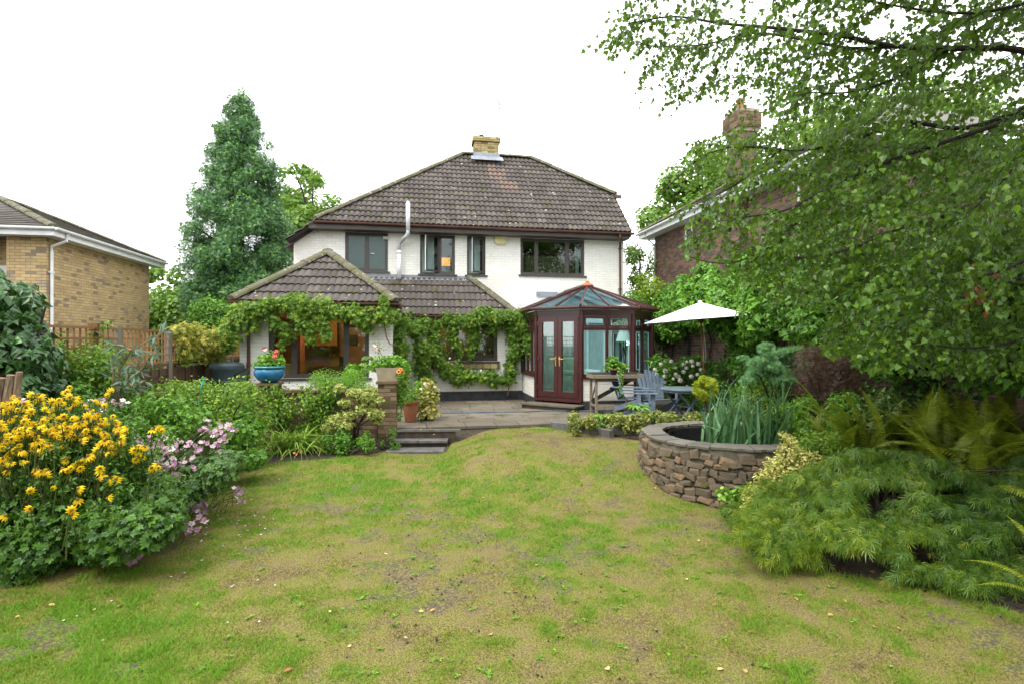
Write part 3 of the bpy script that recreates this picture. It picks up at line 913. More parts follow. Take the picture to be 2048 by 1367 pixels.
_BM = {}
def bricks(pl, a0, a1, z0, z1, opens, mat, parent, single=0, top=None, L=.215, H=.065, J=.010, proud=.007, near=None, start=0.0, world=None,
           only=None, key='b', tonef=None):
    """running bond; the `single` full bricks that show largest are parts, the others one joined part"""
    rows = int(math.ceil((z1 - z0) / (H + J)))
    out = []
    for r in range(rows):
        zl = z0 + r * (H + J); zh = min(zl + H, z1)
        if zh - zl < .015: continue
        a = a0 - ((L + J) / 2 if r % 2 else 0) - start
        while a < a1:
            segs = [(max(a, a0), min(a + L, a1))]
            for (oa, ob, oc, od) in opens:
                if zh > oc + .01 and zl < od - .01:
                    ns = []
                    for s, t in segs:
                        if t <= oa or s >= ob: ns.append((s, t)); continue
                        if s < oa: ns.append((s, oa))
                        if t > ob: ns.append((ob, t))
                    segs = ns
            for s, t in segs:
                if t - s > .02:
                    out.append((s, t, zl, zh))
            a += L + J
    B = np.array(out)
    if top is not None:
        tl = np.array([min(top(b[0]), top(b[1])) for b in B])
        B = B[tl > B[:, 2] + .02]; tl = tl[tl > np.array([b[2] for b in B]).min() - 9][:0] if False else np.array([min(top(b[0]), top(b[1])) for b in B])
        B[:, 3] = np.minimum(B[:, 3], tl)
    full = (B[:, 1] - B[:, 0] > L - .002) & (B[:, 3] - B[:, 2] > H - .002)
    tone = R.random(len(B)) if tonef is None else tonef(B)
    C = pl.pt((B[:, 0] + B[:, 1]) / 2, (B[:, 2] + B[:, 3]) / 2)
    pick = np.zeros(len(B), bool)
    if single:
        CW = C if world is None else world(C)
        px, py = proj(CW)
        ok = full & (px > 0) & (px < 2048) & (py > 0) & (py < 1367)
        if only is not None: ok &= only(px, py)
        sc = np.where(ok, 1 / CW[:, 1], -1)
        for i in np.argsort(-sc)[:single]:
            if sc[i] > 0: pick[i] = True
    a3, n3 = pl.a, pl.n
    for i in np.where(pick)[0]:
        k = (mat.name, L, H, round(float(tone[i]) * 5))
        if k not in _BM:
            mb = MB(); mb.tone = k[3] / 5
            e = .003
            x, z = L / 2, H / 2
            mb.add([(-x, -.03, -z), (x, -.03, -z), (x, -.03, z), (-x, -.03, z), (-x, proud - e, -z), (x, proud - e, -z), (x, proud - e, z), (-x, proud - e, z),
                    (-x + e, proud, -z + e), (x - e, proud, -z + e), (x - e, proud, z - e), (-x + e, proud, z - e)],
                   [(0, 1, 5, 4), (1, 2, 6, 5), (2, 3, 7, 6), (3, 0, 4, 7), (4, 5, 9, 8), (5, 6, 10, 9), (6, 7, 11, 10), (7, 4, 8, 11), (8, 9, 10, 11)])
            _BM[k] = mb.mesh('brick', mat)
        nn = n3 * 1.0
        off = C[i] + n3 * R.uniform(-.0015, .0015)
        link('brick', _BM[k], parent, Matrix(((a3[0], nn[0], 0, off[0]), (a3[1], nn[1], 0, off[1]), (a3[2], nn[2], 1, off[2]), (0, 0, 0, 1))))
    Bj = B[~pick]; tj = tone[~pick]
    if len(Bj):
        pr = proud + R.uniform(-.002, .002, len(Bj))
        A0, A1, Z0, Z1 = Bj.T
        V = np.stack([pl.pt(A0, Z0, -.005), pl.pt(A1, Z0, -.005), pl.pt(A1, Z1, -.005), pl.pt(A0, Z1, -.005), pl.pt(A0, Z0, pr), pl.pt(A1, Z0, pr), pl.pt(A1, Z1, pr), pl.pt(A0, Z1, pr)], 1)
        F = np.array([(0, 1, 5, 4), (1, 2, 6, 5), (2, 3, 7, 6), (3, 0, 4, 7), (4, 5, 6, 7)])
        FF = (F[None] + (np.arange(len(Bj)) * 8)[:, None, None]).reshape(-1, 4)
        link('brickwork', np_mesh('brickwork', V.reshape(-1, 3), [FF], mat, np.repeat(tj, 5)), parent, None, kind='stuff')

def tile_profile(w, n=9, h=.028):
    a = np.linspace(0, w, n)
    return a, h * np.abs(np.sin(a / w * 2 * math.pi)) ** .8
_TM = {}
def roof_tiles(o, ea, es, nrm, width, length, tw, gauge, clamp, mat, parent, single=None, prof_h=.028, thick=.026, orange=None, npr=9, world=None):
    """o eave origin, ea along the eave, es up the slope; clamp(s) -> (amin, amax). returns list of single candidates placed"""
    o, ea, es, nrm = [np.array(x, float) for x in (o, ea, es, nrm)]
    ea, es, nrm = unit(ea), unit(es), unit(nrm)
    pa, ph = tile_profile(tw, npr, prof_h)
    n = len(pa)
    rows = int(math.ceil(length / gauge)); cols = int(math.ceil(width / tw)) + 1
    Vall, Fall, T, base = [], [], [], 0
    singles = []
    for r in range(rows):
        s0 = r * gauge - .03
        s1 = min(s0 + gauge + .06, length)
        if s1 - s0 < .08: continue
        for c in range(-1, cols):
            a0 = c * tw
            lo0, hi0 = clamp(max(s0, 0)); lo1, hi1 = clamp(s1)
            if a0 + tw < lo0 + .02 and a0 + tw < lo1 + .02: continue
            if a0 > hi0 - .02 and a0 > hi1 - .02: continue
            fullt = a0 >= max(lo0, lo1) - .001 and a0 + tw <= min(hi0, hi1) + .001 and s1 < length
            tone = float(np.clip(R.normal(.45, .22), 0, 1))
            if fullt and single is not None and single[0] > 0 and (single[1] is None or single[1](a0, s0)):
                singles.append((a0, s0, tone)); single[0] -= 1
                continue
            lift0, lift1 = thick + .020 + R.uniform(-.003, .003), .004
            A0 = np.clip(a0 + pa, lo0, hi0); A1 = np.clip(a0 + pa, lo1, hi1)
            top0 = o + A0[:, None] * ea + s0 * es + (lift0 + ph)[:, None] * nrm
            top1 = o + A1[:, None] * ea + s1 * es + (lift1 + ph)[:, None] * nrm
            bot0 = o + A0[:, None] * ea + s0 * es + (lift0 - thick + ph * .8)[:, None] * nrm
            Vall.append(np.concatenate([top0, top1, bot0]))
            i = np.arange(n - 1)
            Fall.append(np.concatenate([np.stack([i, i + 1, n + i + 1, n + i], -1), np.stack([2 * n + i, 2 * n + i + 1, i + 1, i], -1)]) + base)
            T.append(np.full(2 * (n - 1), tone)); base += 3 * n
    if Vall:
        me = np_mesh('tiles', np.concatenate(Vall), [np.concatenate(Fall)], mat, np.concatenate(T))
        link('tiling', me, parent, kind='stuff')
    Mx = Matrix(((ea[0], es[0], nrm[0], 0), (ea[1], es[1], nrm[1], 0), (ea[2], es[2], nrm[2], 0), (0, 0, 0, 1)))
    for a0, s0, tone in singles:
        k = (mat.name, tw, gauge, round(tone * 5), length)
        isor = orange is not None and orange(a0, s0)
        if isor: k = ('orange',) + k[1:]
        if k not in _TM:
            lift0, lift1, L = thick + .020, .004, gauge + .06
            V = [(a, 0, lift0 + h) for a, h in zip(pa, ph)] + [(a, L, lift1 + h) for a, h in zip(pa, ph)] + [(a, 0, lift0 - thick + h * .8) for a, h in zip(pa, ph)]
            i = np.arange(n - 1)
            F = np.concatenate([np.stack([i, i + 1, n + i + 1, n + i], -1), np.stack([2 * n + i, 2 * n + i + 1, i + 1, i], -1)])
            _TM[k] = np_mesh('tile', V, [F], M['tile_orange'] if isor else mat, np.full(len(F), k[3] / 5))
        p = o + a0 * ea + s0 * es + nrm * R.uniform(-.004, .004)
        link('tile', _TM[k], parent, Matrix.Translation(p) @ Mx)

def ridge_tiles(p, q, parent, r=.11, step=.42, mat=None, name='ridge_tile'):
    p, q = Vector([float(x) for x in p]), Vector([float(x) for x in q])
    d = (q - p); Ln = d.length; d.normalize()
    s = d.cross(Vector((0, 0, 1))).normalized(); nn = s.cross(d)
    k = max(1, round(Ln / step)); stp = Ln / k
    mb = MB()
    seg = 7
    V, F = [], []
    for e, (x, rr) in enumerate(((0, r * 1.05), (stp + .03, r * .97))):
        for j in range(seg):
            t = math.pi * j / (seg - 1)
            V.append((x, rr * math.cos(t) * 1.15, rr * math.sin(t) * .75 - .015))
    for j in range(seg - 1): F.append((j, seg + j, seg + j + 1, j + 1))
    F.append(tuple(range(seg)))
    F.append(tuple(range(2 * seg - 1, seg - 1, -1)))
    mb.add(V, F)
    me = mb.mesh(name, mat or M['ridge_tile'])
    for i in range(k):
        c = p + d * (i * stp)
        wob = R.uniform(-.008, .008)
        link(name, me, parent, Matrix(((d[0], s[0], nn[0], c[0]), (d[1], s[1], nn[1], c[1]), (d[2], s[2], nn[2], c[2] + wob), (0, 0, 0, 1))))

# ================================================================ THE WHITE HOUSE   (local: x = u, y = -v, z)
house = thing('white_house', 'white painted brick house with brown tiled hipped roof and buff chimney', 'house', tuple(H0), TH)
HMAT = np.array(house.matrix_basis)
def hw(P):
    return P @ HMAT[:3, :3].T + HMAT[:3, 3]
def left_top(a):
    return 4.80 + .714 * (min(a, .655) - .655) if a < .655 else 4.80
front = Plane3((0, 0, 0), (1, 0, 0), (0, -1, 0))
def UZ(px, py, v=0.0):
    """pixel -> (u, z) on the plane v"""
    o = H0 + HV * v
    k = (px - 1024) / 1100
    s = (k * o[1] - o[0]) / (HU[0] - k * HU[1])
    Y = o[1] + s * HU[1]
    return s, EYE - (py - 683.5) / 1100 * Y
wins = []
for (x0, y0, x1, y1) in ((690, 458, 776, 542), (840, 462, 910, 549), (934, 465, 971, 550), (1041, 470, 1169, 552)):
    u0, zb = UZ(x0, y1); u1, zt = UZ(x1, y0)
    zb2 = UZ(x1, y1)[1]
    wins.append((round(u0, 3), round(u1, 3), round((zb + zb2) / 2 - .02, 3), 4.66))
wins = [(a, b, {0: 3.60, 1: 3.56, 2: 3.56, 3: 3.60}[i], 4.70) for i, (a, b, c, d) in enumerate(wins)]
wall = wall_sheet(front, 0, 9.66, 0, 4.80, wins, .25, M['white_mortar'], 'wall', house, top=left_top, cuts=(.3, .655))
vis_up = lambda px, py: (py < 600)
bricks(front, 0, 9.66, 2.25, 4.80, wins, M['white_brick'], wall, proud=.004, single=300, top=left_top, world=hw, only=vis_up)
# side and back walls
mb = MB()
mb.add([(0, .25, 0), (0, 6.2, 0), (0, 6.2, 4.33), (0, .25, 4.33)], [(0, 1, 2, 3)])
mb.add([(9.66, 0, 0), (9.66, 6.2, 0), (9.66, 6.2, 4.85), (9.66, 4.1, 6.4), (9.66, 1.1, 6.4), (9.66, 0, 4.8)], [(0, 1, 2, 3, 4, 5)])
mb.add([(0, 6.2, 0), (9.66, 6.2, 0), (9.66, 6.2, 4.8), (0, 6.2, 4.33)], [(3, 2, 1, 0)])
mb.build('side_wall', M['white_mortar'], house)
mb = MB(); mb.box(.02, 9.64, .26, 6.15, 2.55, 2.62); mb.build('floor_slab', M['room_dark'], house)
# black painted plinth is on the lean-to below

# --- windows
def window(parent, u0, u1, z0, z1, y, bays, mat_f, glass, fw=.055, transom=None, sill=True, name='window', fd=.06, open_bay=None, sill_mat=None, sash=.03,
           handles=(), reveal_out=.0):
    """frame + panes; bays = fractions where the mullions stand. local axes x=u, y=depth"""
    mb = MB()
    y0, y1 = y, y + fd
    mb.box(u0, u1, y0, y1, z0, z0 + fw); mb.box(u0, u1, y0, y1, z1 - fw, z1)
    mb.box(u0, u0 + fw, y0, y1, z0 + fw, z1 - fw); mb.box(u1 - fw, u1, y0, y1, z0 + fw, z1 - fw)
    xs_ = [u0 + fw / 2] + [u0 + (u1 - u0) * b for b in bays] + [u1 - fw / 2]
    for x in xs_[1:-1]:
        mb.box(x - fw / 2, x + fw / 2, y0 + .002, y1 - .002, z0 + fw, z1 - fw)
    if transom:
        mb.box(u0 + fw, u1 - fw, y0 + .004, y1 - .004, transom - fw / 2, transom + fw / 2)
    fr = mb.build(name, mat_f, parent)
    zz = [(z0 + fw, z1 - fw)] if not transom else [(z0 + fw, transom - fw / 2), (transom + fw / 2, z1 - fw)]
    for i in range(len(xs_) - 1):
        for j, (za, zb) in enumerate(zz):
            a, b = xs_[i] + fw / 2, xs_[i + 1] - fw / 2
            if open_bay is not None and i in open_bay:
                continue
            s = sash
            mb = MB()
            mb.box(a, b, y0 + .01, y1 - .01, za, za + s); mb.box(a, b, y0 + .01, y1 - .01, zb - s, zb)
            mb.box(a, a + s, y0 + .01, y1 - .01, za + s, zb - s); mb.box(b - s, b, y0 + .01, y1 - .01, za + s, zb - s)
            mb.build('sash', mat_f, fr)
            mb = MB(); mb.box(a + s, b - s, y0 + .026, y0 + .034, za + s, zb - s)
            mb.build('pane', glass[i % len(glass)] if isinstance(glass, list) else glass, fr)
    if sill:
        mb = MB(); mb.box(u0 - .06, u1 + .06, y - .10, y + .02, z0 - .05, z0 - .002)
        mb.build('sill', sill_mat or mat_f, fr)
    return fr

def room(parent, u0, u1, z0, z1, y0, depth, mat, name='room'):
    mb = MB()
    V = [(u0, y0, z0), (u1, y0, z0), (u1, y0, z1), (u0, y0, z1), (u0, y0 + depth, z0), (u1, y0 + depth, z0), (u1, y0 + depth, z1), (u0, y0 + depth, z1)]
    mb.add(V, [(4, 5, 6, 7), (0, 4, 7, 3), (1, 2, 6, 5), (0, 1, 5, 4), (3, 7, 6, 2)])
    return mb.build(name, mat, parent)

def casement(parent, hx, width, z0, z1, y, ang, mat_f, glass, hinge='right'):
    """an open casement hinged at hx, swung outwards"""
    mt = Matrix.Translation((hx, y, 0)) @ Matrix.Rotation(ang, 4, 'Z')
    w = -width if hinge == 'right' else width
    a, b = min(0, w), max(0, w)
    s = .055
    mb = MB()
    mb.box(a, b, -.02, .02, z0, z0 + s); mb.box(a, b, -.02, .02, z1 - s, z1); mb.box(a, a + s, -.02, .02, z0 + s, z1 - s); mb.box(b - s, b, -.02, .02, z0 + s, z1 - s)
    f = link('open_casement', mb.mesh('open_casement', mat_f), parent, mt)
    mb = MB(); mb.box(a + s, b - s, -.004, .004, z0 + s, z1 - s)
    link('pane', mb.mesh('pane', glass), f)
    if True:
        mb = MB(); mb.box(a - .006 if hinge == 'right' else b, a if hinge == 'right' else b + .006, -.016, .016, z0 + .02, z1 - .02)
        link('edge_seal', mb.mesh('edge_seal', M['white_plastic']), f)
    return f

w0, w1, w2, w3 = wins
window(house, w0[0], w0[1], w0[2], w0[3], .05, (.5,), M['window_frame'], [M['glass_frosted'], M['glass_frosted']])
room(house, w0[0] - .2, w0[1] + .3, 3.0, 4.75, .26, 2.4, M['room_teal'])
mb = MB(); mb.beam((w0[0] + .71, .02, 4.12), (w0[0] + .80, .02, 4.10), .02, .02); mb.build('window_handle', M['white_plastic'], house)
fr1 = window(house, w1[0], w1[1], w1[2], w1[3], .05, (.56,), M['window_frame'], [M['glass'], M['glass']], open_bay=[0])
casement(house, w1[0] + .54 * (w1[1] - w1[0]), .50, w1[2] + .06, w1[3] - .04, .04, math.radians(38), M['window_frame'], M['glass_clear'])
room(house, w1[0] - .3, w1[1] + .1, 3.0, 4.75, .26, 2.0, M['room_dark'])
mb = MB(); mb.box(w1[0] + .55, w1[1] - .06, .42, .43, 3.6, 4.7); mb.build('roller_blind', M['room_teal'], house)
mb = MB(); mb.box(w1[0] + .64, w1[1] - .12, .36, .41, 3.86, 4.10); mb.build('lit_lampshade', M['lit_shade'], house)
for k_ in range(1):
    mb = MB(); mb.box(w1[0] + .04, w1[0] + .42, .34, .36, 3.62, 4.68); mb.build('net_curtain', M['curtain'], house)
window(house, w2[0], w2[1], w2[2], w2[3], .05, (), M['window_frame'], [M['glass']], open_bay=[0])
casement(house, w2[0] + .50, .42, w2[2] + .06, w2[3] - .04, .04, math.radians(30), M['window_frame'], M['glass_clear'])
room(house, w2[0] - .1, w2[1] + .3, 3.0, 4.75, .26, 2.0, M['room_dark'])
mb = MB(); mb.box(w2[0] + .08, w2[0] + .42, .30, .32, 3.62, 4.68); mb.build('net_curtain', M['curtain'], house)
window(house, w3[0], w3[1], w3[2], w3[3], .05, (.25, .73), M['window_frame'], M['glass'])
room(house, w3[0] - .3, w3[1] + .2, 3.0, 4.75, .26, 2.6, M['room_dark'])
mb = MB(); mb.box(w3[0] + .05, w3[1] - .05, .5, .53, 3.62, 4.25); mb.build('woven_blind', M['blind'], house)
mb = MB(); mb.box(w3[1] - .17, w3[1] - .07, .36, .40, 3.66, 4.60); mb.build('pale_curtain', M['curtain'], house)

# alarm box
au, az = UZ(1000, 482)
mb = MB(); mb.box(au - .165, au + .165, -.09, -.009, az - .06, az + .12)
mb.add([(au - .165, -.09, az - .06), (au + .165, -.09, az - .06), (au + .165, -.009, az - .06), (au - .165, -.009, az - .06),
        (au - .11, -.06, az - .12), (au + .11, -.06, az - .12), (au + .11, -.009, az - .12), (au - .11, -.009, az - .12)],
       [(0, 1, 5, 4), (1, 2, 6, 5), (3, 0, 4, 7), (4, 5, 6, 7)])
mb.build('alarm_box', M['cream_box'], house)
for uu in (.86, 2.42):
    mb = MB(); mb.box(uu, uu + .2, -.014, 0.0, 4.52, 4.60); mb.build('air_brick', M['white_mortar'], house)

# --- main roof
RID = [(4.925, 2.65, 7.95), (7.31, 2.65, 7.95)]
e_z, e_y = 4.90, -.40
roof = MB()
roof.add([(.655, e_y, e_z - .02), (9.72, e_y, e_z - .02), (9.72, 1.08, 6.42), (7.31, 2.65, 7.93), (4.925, 2.65, 7.93)], [(0, 1, 2, 3, 4)])        # garden slope
roof.add([(.655, e_y, e_z - .02), (4.925, 2.65, 7.93), (.655, 5.70, e_z - .02), (-.10, 5.7, 4.345), (-.10, e_y, 4.345)], [(0, 1, 2, 3, 4)])         # left slope
roof.add([(9.72, 1.08, 6.42), (9.80, 1.08, 6.40), (9.80, 4.22, 6.40), (9.72, 4.22, 6.42), (7.31, 2.65, 7.93)], [(0, 1, 2, 3, 4)])                  # half hip
roof.add([(.655, 5.70, e_z - .02), (4.925, 2.65, 7.93), (7.31, 2.65, 7.93), (9.72, 4.22, 6.42), (9.72, 5.7, e_z - .02)], [(0, 1, 2, 3, 4)])
roof = roof.build('roof', M['tile'], house)
sl = math.hypot(3.05, 3.05)
es = np.array([0, 3.05, 3.05]) / sl
def main_clamp(s):
    t = s / sl
    lo = .655 + (4.925 - .655) * t
    tr = 1.48 / 3.05
    hi = 9.74 if t < tr else 9.74 - (9.74 - 7.31) * (t - tr) / (1 - tr)
    return lo, hi
quota = [300 - 96 - 40]
chim_u = 6.0
orange = lambda a, s: (2.0 < s < 3.9) and (5.35 + (3.9 - s) * .28 < a < 5.85 + (3.9 - s) * .30)
roof_tiles((0, e_y, e_z), (1, 0, 0), es, (0, -es[2], es[1]), 9.8, sl, .30, .268, main_clamp, M['tile'], roof, single=quota,
           orange=orange, prof_h=.030) if False else None
q1 = [164, lambda a, s: (s < 1.25) or orange(a, s)]
roof_tiles((0, e_y, e_z), (1, 0, 0), es, (0, -es[2], es[1]), 9.8, sl, .30, .268, main_clamp, M['tile'], roof, single=q1, orange=orange, prof_h=.042)
# left slope tiles (seen edge-on)
les = unit(np.array([4.27, 0, 3.05]))
def left_clamp(s):
    x = -.10 + s * les[0]
    if x < .655: return 0, 6.1
    t = (x - .655) / 4.27
    return 3.05 * t, 6.1 - 3.05 * t
roof_tiles((-.10, e_y, 4.36), (0, 1, 0), les, (-les[2], 0, les[0]), 6.1, 6.2, .30, .30, left_clamp, M['tile'], roof)
ridge_tiles((.62, e_y - .02, e_z + .06), (4.925, 2.65, 8.01), roof)
ridge_tiles((4.925, 2.65, 8.01), (7.31, 2.65, 8.01), roof)
ridge_tiles((9.80, 1.04, 6.43), (7.31, 2.65, 8.0), roof, r=.14)
# fascia, gutters, verge
mb = MB(); mb.box(.45, 9.70, e_y + .02, e_y + .045, 4.70, 4.885); mb.box(.45, 9.70, e_y + .045, .0, 4.70, 4.72)
mb.beam((.60, -.03, 4.80), (-.13, -.03, 4.28), .05, .09); mb.beam((-.12, -.05, 4.30), (-.12, 5.6, 4.30), .05, .1)
mb.beam((9.735, e_y, 4.80), (9.735, 1.1, 6.32), .03, .16); mb.build('fascia', M['fascia'], house)
mb = MB(); mb.extrude(GUTTER, (.60, e_y - .045, 4.89), (9.82, e_y - .045, 4.875), (0, 1, 0)); mb.build('gutter', M['brown_plastic'], house)
mb = MB(); mb.extrude(GUTTER, (9.90, 1.0, 6.40), (9.90, 4.2, 6.40), (1, 0, 0)); mb.beam((9.70, .99, 6.34), (9.99, .99, 6.34), .03, .12); mb.build('gutter', M['brown_plastic'], house)
mb = MB(); mb.extrude(GUTTER, (-.19, -.02, 4.27), (-.19, 5.4, 4.27), (1, 0, 0)); mb.build('gutter', M['fascia'], house)
mb = MB(); mb.tube([(9.38, e_y - .045, 4.84), (9.38, e_y - .045, 4.74), (9.53, -.06, 4.50), (9.53, -.06, 2.4), (9.53, -.06, .0)], .034, 10)
for z in (4.45, 3.2, 2.0, .9): mb.box(9.48, 9.58, -.10, -.008, z, z + .035)
mb.build('downpipe', M['brown_plastic'], house)

# chimney with its bricks
cu0, cu1, cy0, cy1 = 5.30, 6.12, 2.30, 2.85
ch = MB(); ch.box(cu0, cu1, cy0, cy1, 7.3, 8.48); ch.box(cu0 - .05, cu1 + .05, cy0 - .05, cy1 + .05, 8.34, 8.50)
ch = ch.build('chimney', M['old_mortar'], house)
bricks(Plane3((0, cy0, 0), (1, 0, 0), (0, -1, 0)), cu0, cu1, 7.96, 8.335, [], M['chimney_brick'], ch, single=30, world=hw)
bricks(Plane3((0, cy0 - .05, 0), (1, 0, 0), (0, -1, 0)), cu0 - .05, cu1 + .05, 8.345, 8.50, [], M['chimney_brick'], ch, single=14, world=hw)
bricks(Plane3((cu0 - .05, 0, 0), (0, -1, 0), (-1, 0, 0)), -cy1, -cy0 + .05, 8.345, 8.50, [], M['chimney_brick'], ch)
bricks(Plane3((cu0, 0, 0), (0, -1, 0), (-1, 0, 0)), -cy1, -cy0, 7.96, 8.335, [], M['chimney_brick'], ch)
mb = MB(); mb.box(cu0 - .03, cu1 + .03, cy0 - .03, cy0 - .01, 7.74, 7.96); mb.box(cu0 - .03, cu0 - .01, cy0 - .01, cy1, 7.8, 7.95)
mb.add([(cu0 - .12, cy0 - .03, 7.84), (cu1 + .12, cy0 - .03, 7.84), (cu1 + .14, cy0 - .22, 7.66), (cu0 - .14, cy0 - .22, 7.66)], [(3, 2, 1, 0)])
mb.build('lead_flashing', M['lead'], house)
mb = MB(); mb.lathe([(.10, 0), (.10, .09), (.08, .10), (.08, .14)], (cu0 + .26, 2.55, 8.50), 16, cap1=True); mb.build('chimney_pot', M['black_plastic'], house)
mb = MB(); mb.lathe([(.09, 0), (.09, .03)], (cu0 + .56, 2.55, 8.50), 16, cap1=True); mb.build('chimney_cowl', M['lead'], house)

# aerial
ae = thing('television_aerial', 'thin grey television aerial on a pole beside the chimney', 'aerial', tuple(hw(np.array([6.10, 2.5, 8.3]))), TH)
mb = MB(); mb.tube([(0, 0, 0), (0, 0, 1.62)], .020, 6); mb.build('pole', M['metal'], ae)
mb = MB(); mb.tube([(.10, -.1, 1.38), (-.22, .25, 1.98)], .012, 5)
for t in np.linspace(0, 1, 8):
    x, y, z = .10 - .32 * t, -.1 + .35 * t, 1.38 + .6 * t
    mb.tube([(x - .07, y - .06, z), (x + .07, y + .06, z)], .008, 4)
mb.box(.06, .09, -.1, .1, 1.25, 1.48); mb.build('antenna', M['metal'], ae)

# flue pipe
fl = thing('flue_pipe', 'white plastic flue pipe bending up past the gutter of the white house', 'pipe', tuple(W(0, 0, 0)), TH)
fu0 = UZ(798, 555, .3)[0]; fu1 = UZ(816, 430, .45)[0]
mb = MB(); mb.tube([(fu0, -.14, 3.36), (fu0, -.14, 4.12)], .062, 14); mb.tube([(fu0, -.14, 4.10), (fu0, -.14, 4.19)], .072, 14)
mb.build('lower_pipe', M['white_plastic'], fl, smooth=True)
mb = MB(); mb.tube([(fu0, -.14, 4.19), (fu0, -.14, 4.36), (fu0 + .03, -.16, 4.43), (fu0 + .09, -.22, 4.47), (fu1 - .10, -.42, 4.50), (fu1 - .03, -.50, 4.55), (fu1, -.52, 4.64), (fu1, -.52, 4.74)], .052, 14)
mb.build('bend', M['pale_grey_plastic'], fl, smooth=True)
mb = MB(); mb.tube([(fu1, -.52, 4.72), (fu1, -.52, 5.46)], .058, 14); mb.lathe([(.058, 0), (.03, .05)], (fu1, -.52, 5.46), 14, cap1=True)
mb.build('upper_pipe', M['white_plastic'], fl, smooth=True)
mb = MB(); mb.lathe([(.11, 0), (.085, .09), (.07, .12)], (fu0, -.14, 3.27), 14); mb.build('collar', M['rubber'], fl)

# ---------------------------------------------------------------- kitchen wing (hipped) and lean-to, parts of the house
EX0, EX1, EV = -.56, 2.78, 2.92
ext = Plane3((0, -EV, 0), (1, 0, 0), (0, -1, 0))
kw0, kw1 = UZ(537, 700, EV)[0], UZ(738, 700, EV)[0]
kopen = (kw0, kw1, .78, 2.42)
xwall = wall_sheet(ext, EX0, EX1, -.1, 2.50, [kopen], .22, M['white_mortar'], 'wing_wall', house)
bricks(ext, EX0, EX1, 0.0, 2.50, [kopen], M['white_brick'], xwall, proud=.005, single=150, world=hw)
sideR = Plane3((EX1, 0, 0), (0, 1, 0), (1, 0, 0))
wall_sheet(sideR, -EV, 0, 0, 2.5, [], .2, M['white_mortar'], 'wing_side_wall', house)
bricks(sideR, -EV, -1.0, 0, 2.5, [], M['white_brick'], house)
mb = MB(); mb.box(EX0, EX0 + .2, -EV + .22, 3, -.1, 2.5); mb.build('wing_side_wall', M['white_mortar'], house)
# wing roof
ov = .09
ex0, ex1, ev = EX0 - ov, EX1 + ov, EV + .21
uc = (ex0 + ex1) / 2; run = (ex1 - ex0) / 2
ez, az_ = 2.50, 3.86
apex = (uc, -(ev - run), az_)
mb = MB()
mb.add([(ex0, -ev, ez - .02), (ex1, -ev, ez - .02), (apex[0], apex[1], az_ - .02)], [(0, 1, 2)])
mb.add([(ex0, -ev, ez - .02), (apex[0], apex[1], az_ - .02), (apex[0], .3, az_ - .02), (ex0, .3, ez - .02)], [(0, 1, 2, 3)])
mb.add([(ex1, -ev, ez - .02), (ex1, .3, ez - .02), (apex[0], .3, az_ - .02), (apex[0], apex[1], az_ - .02)], [(0, 1, 2, 3)])
mb.add([(ex0, -ev, ez - .03), (ex1, -ev, ez - .03), (ex1, .3, ez - .03), (ex0, .3, ez - .03)], [(0, 1, 2, 3)])
wroof = mb.build('wing_roof', M['tile'], house)
rise = az_ - ez; sl2 = math.hypot(run, rise)
e2 = np.array([0, run, rise]) / sl2
roof_tiles((ex0, -ev, ez), (1, 0, 0), e2, (0, -e2[2], e2[1]), 2 * run, sl2, .30, .345, lambda s: (run * s / sl2, 2 * run - run * s / sl2), M['tile'], wroof,
           single=[60, None], prof_h=.030)
e3 = np.array([-run, 0, rise]) / sl2
roof_tiles((ex1, -ev, ez), (0, 1, 0), e3, (e3[2], 0, -e3[0]), ev + .3, sl2, .30, .345, lambda s: (run * s / sl2, ev + .2), M['tile'], wroof, prof_h=.03)
e4 = np.array([run, 0, rise]) / sl2
roof_tiles((ex0, -ev, ez), (0, 1, 0), e4, (-e4[2], 0, e4[0]), ev + .3, sl2, .30, .345, lambda s: (run * s / sl2, ev + .2), M['tile'], wroof, prof_h=.03)
ridge_tiles((ex0 - .02, -ev - .02, ez + .05), (apex[0], apex[1], az_ + .05), wroof, r=.13)
ridge_tiles((ex1 + .02, -ev - .02, ez + .05), (apex[0], apex[1], az_ + .05), wroof, r=.13)
ridge_tiles((apex[0], apex[1] - .05, az_ + .05), (apex[0], 0.1, az_ + .05), wroof, r=.12)
mb = MB(); mb.box(ex0, ex1, -ev + .02, -ev + .04, 2.36, 2.49); mb.box(ex1 - .04, ex1 - .02, -ev + .04, -1.2, 2.36, 2.49); mb.build('wing_fascia', M['fascia'], house)
mb = MB(); mb.extrude(GUTTER, (ex0 - .06, -ev - .045, 2.50), (ex1 + .08, -ev - .045, 2.49), (0, 1, 0)); mb.build('wing_gutter', M['brown_plastic'], house)
mb = MB(); mb.extrude(GUTTER, (ex1 + .06, -ev, 2.49), (ex1 + .06, -1.4, 2.49), (1, 0, 0)); mb.build('wing_gutter', M['brown_plastic'], house)
du = UZ(497, 700, EV + .05)[0]
mb = MB(); mb.tube([(du, -ev - .04, 2.45), (du, -EV - .14, 2.25), (du, -EV - .05, 2.1), (du, -EV - .05, 0)], .036, 10)
for z in (1.05, .45): mb.tube([(du, -EV - .05, z), (du, -EV - .05, z + .10)], .045, 10)
mb.build('downpipe', M['brown_plastic'], house)
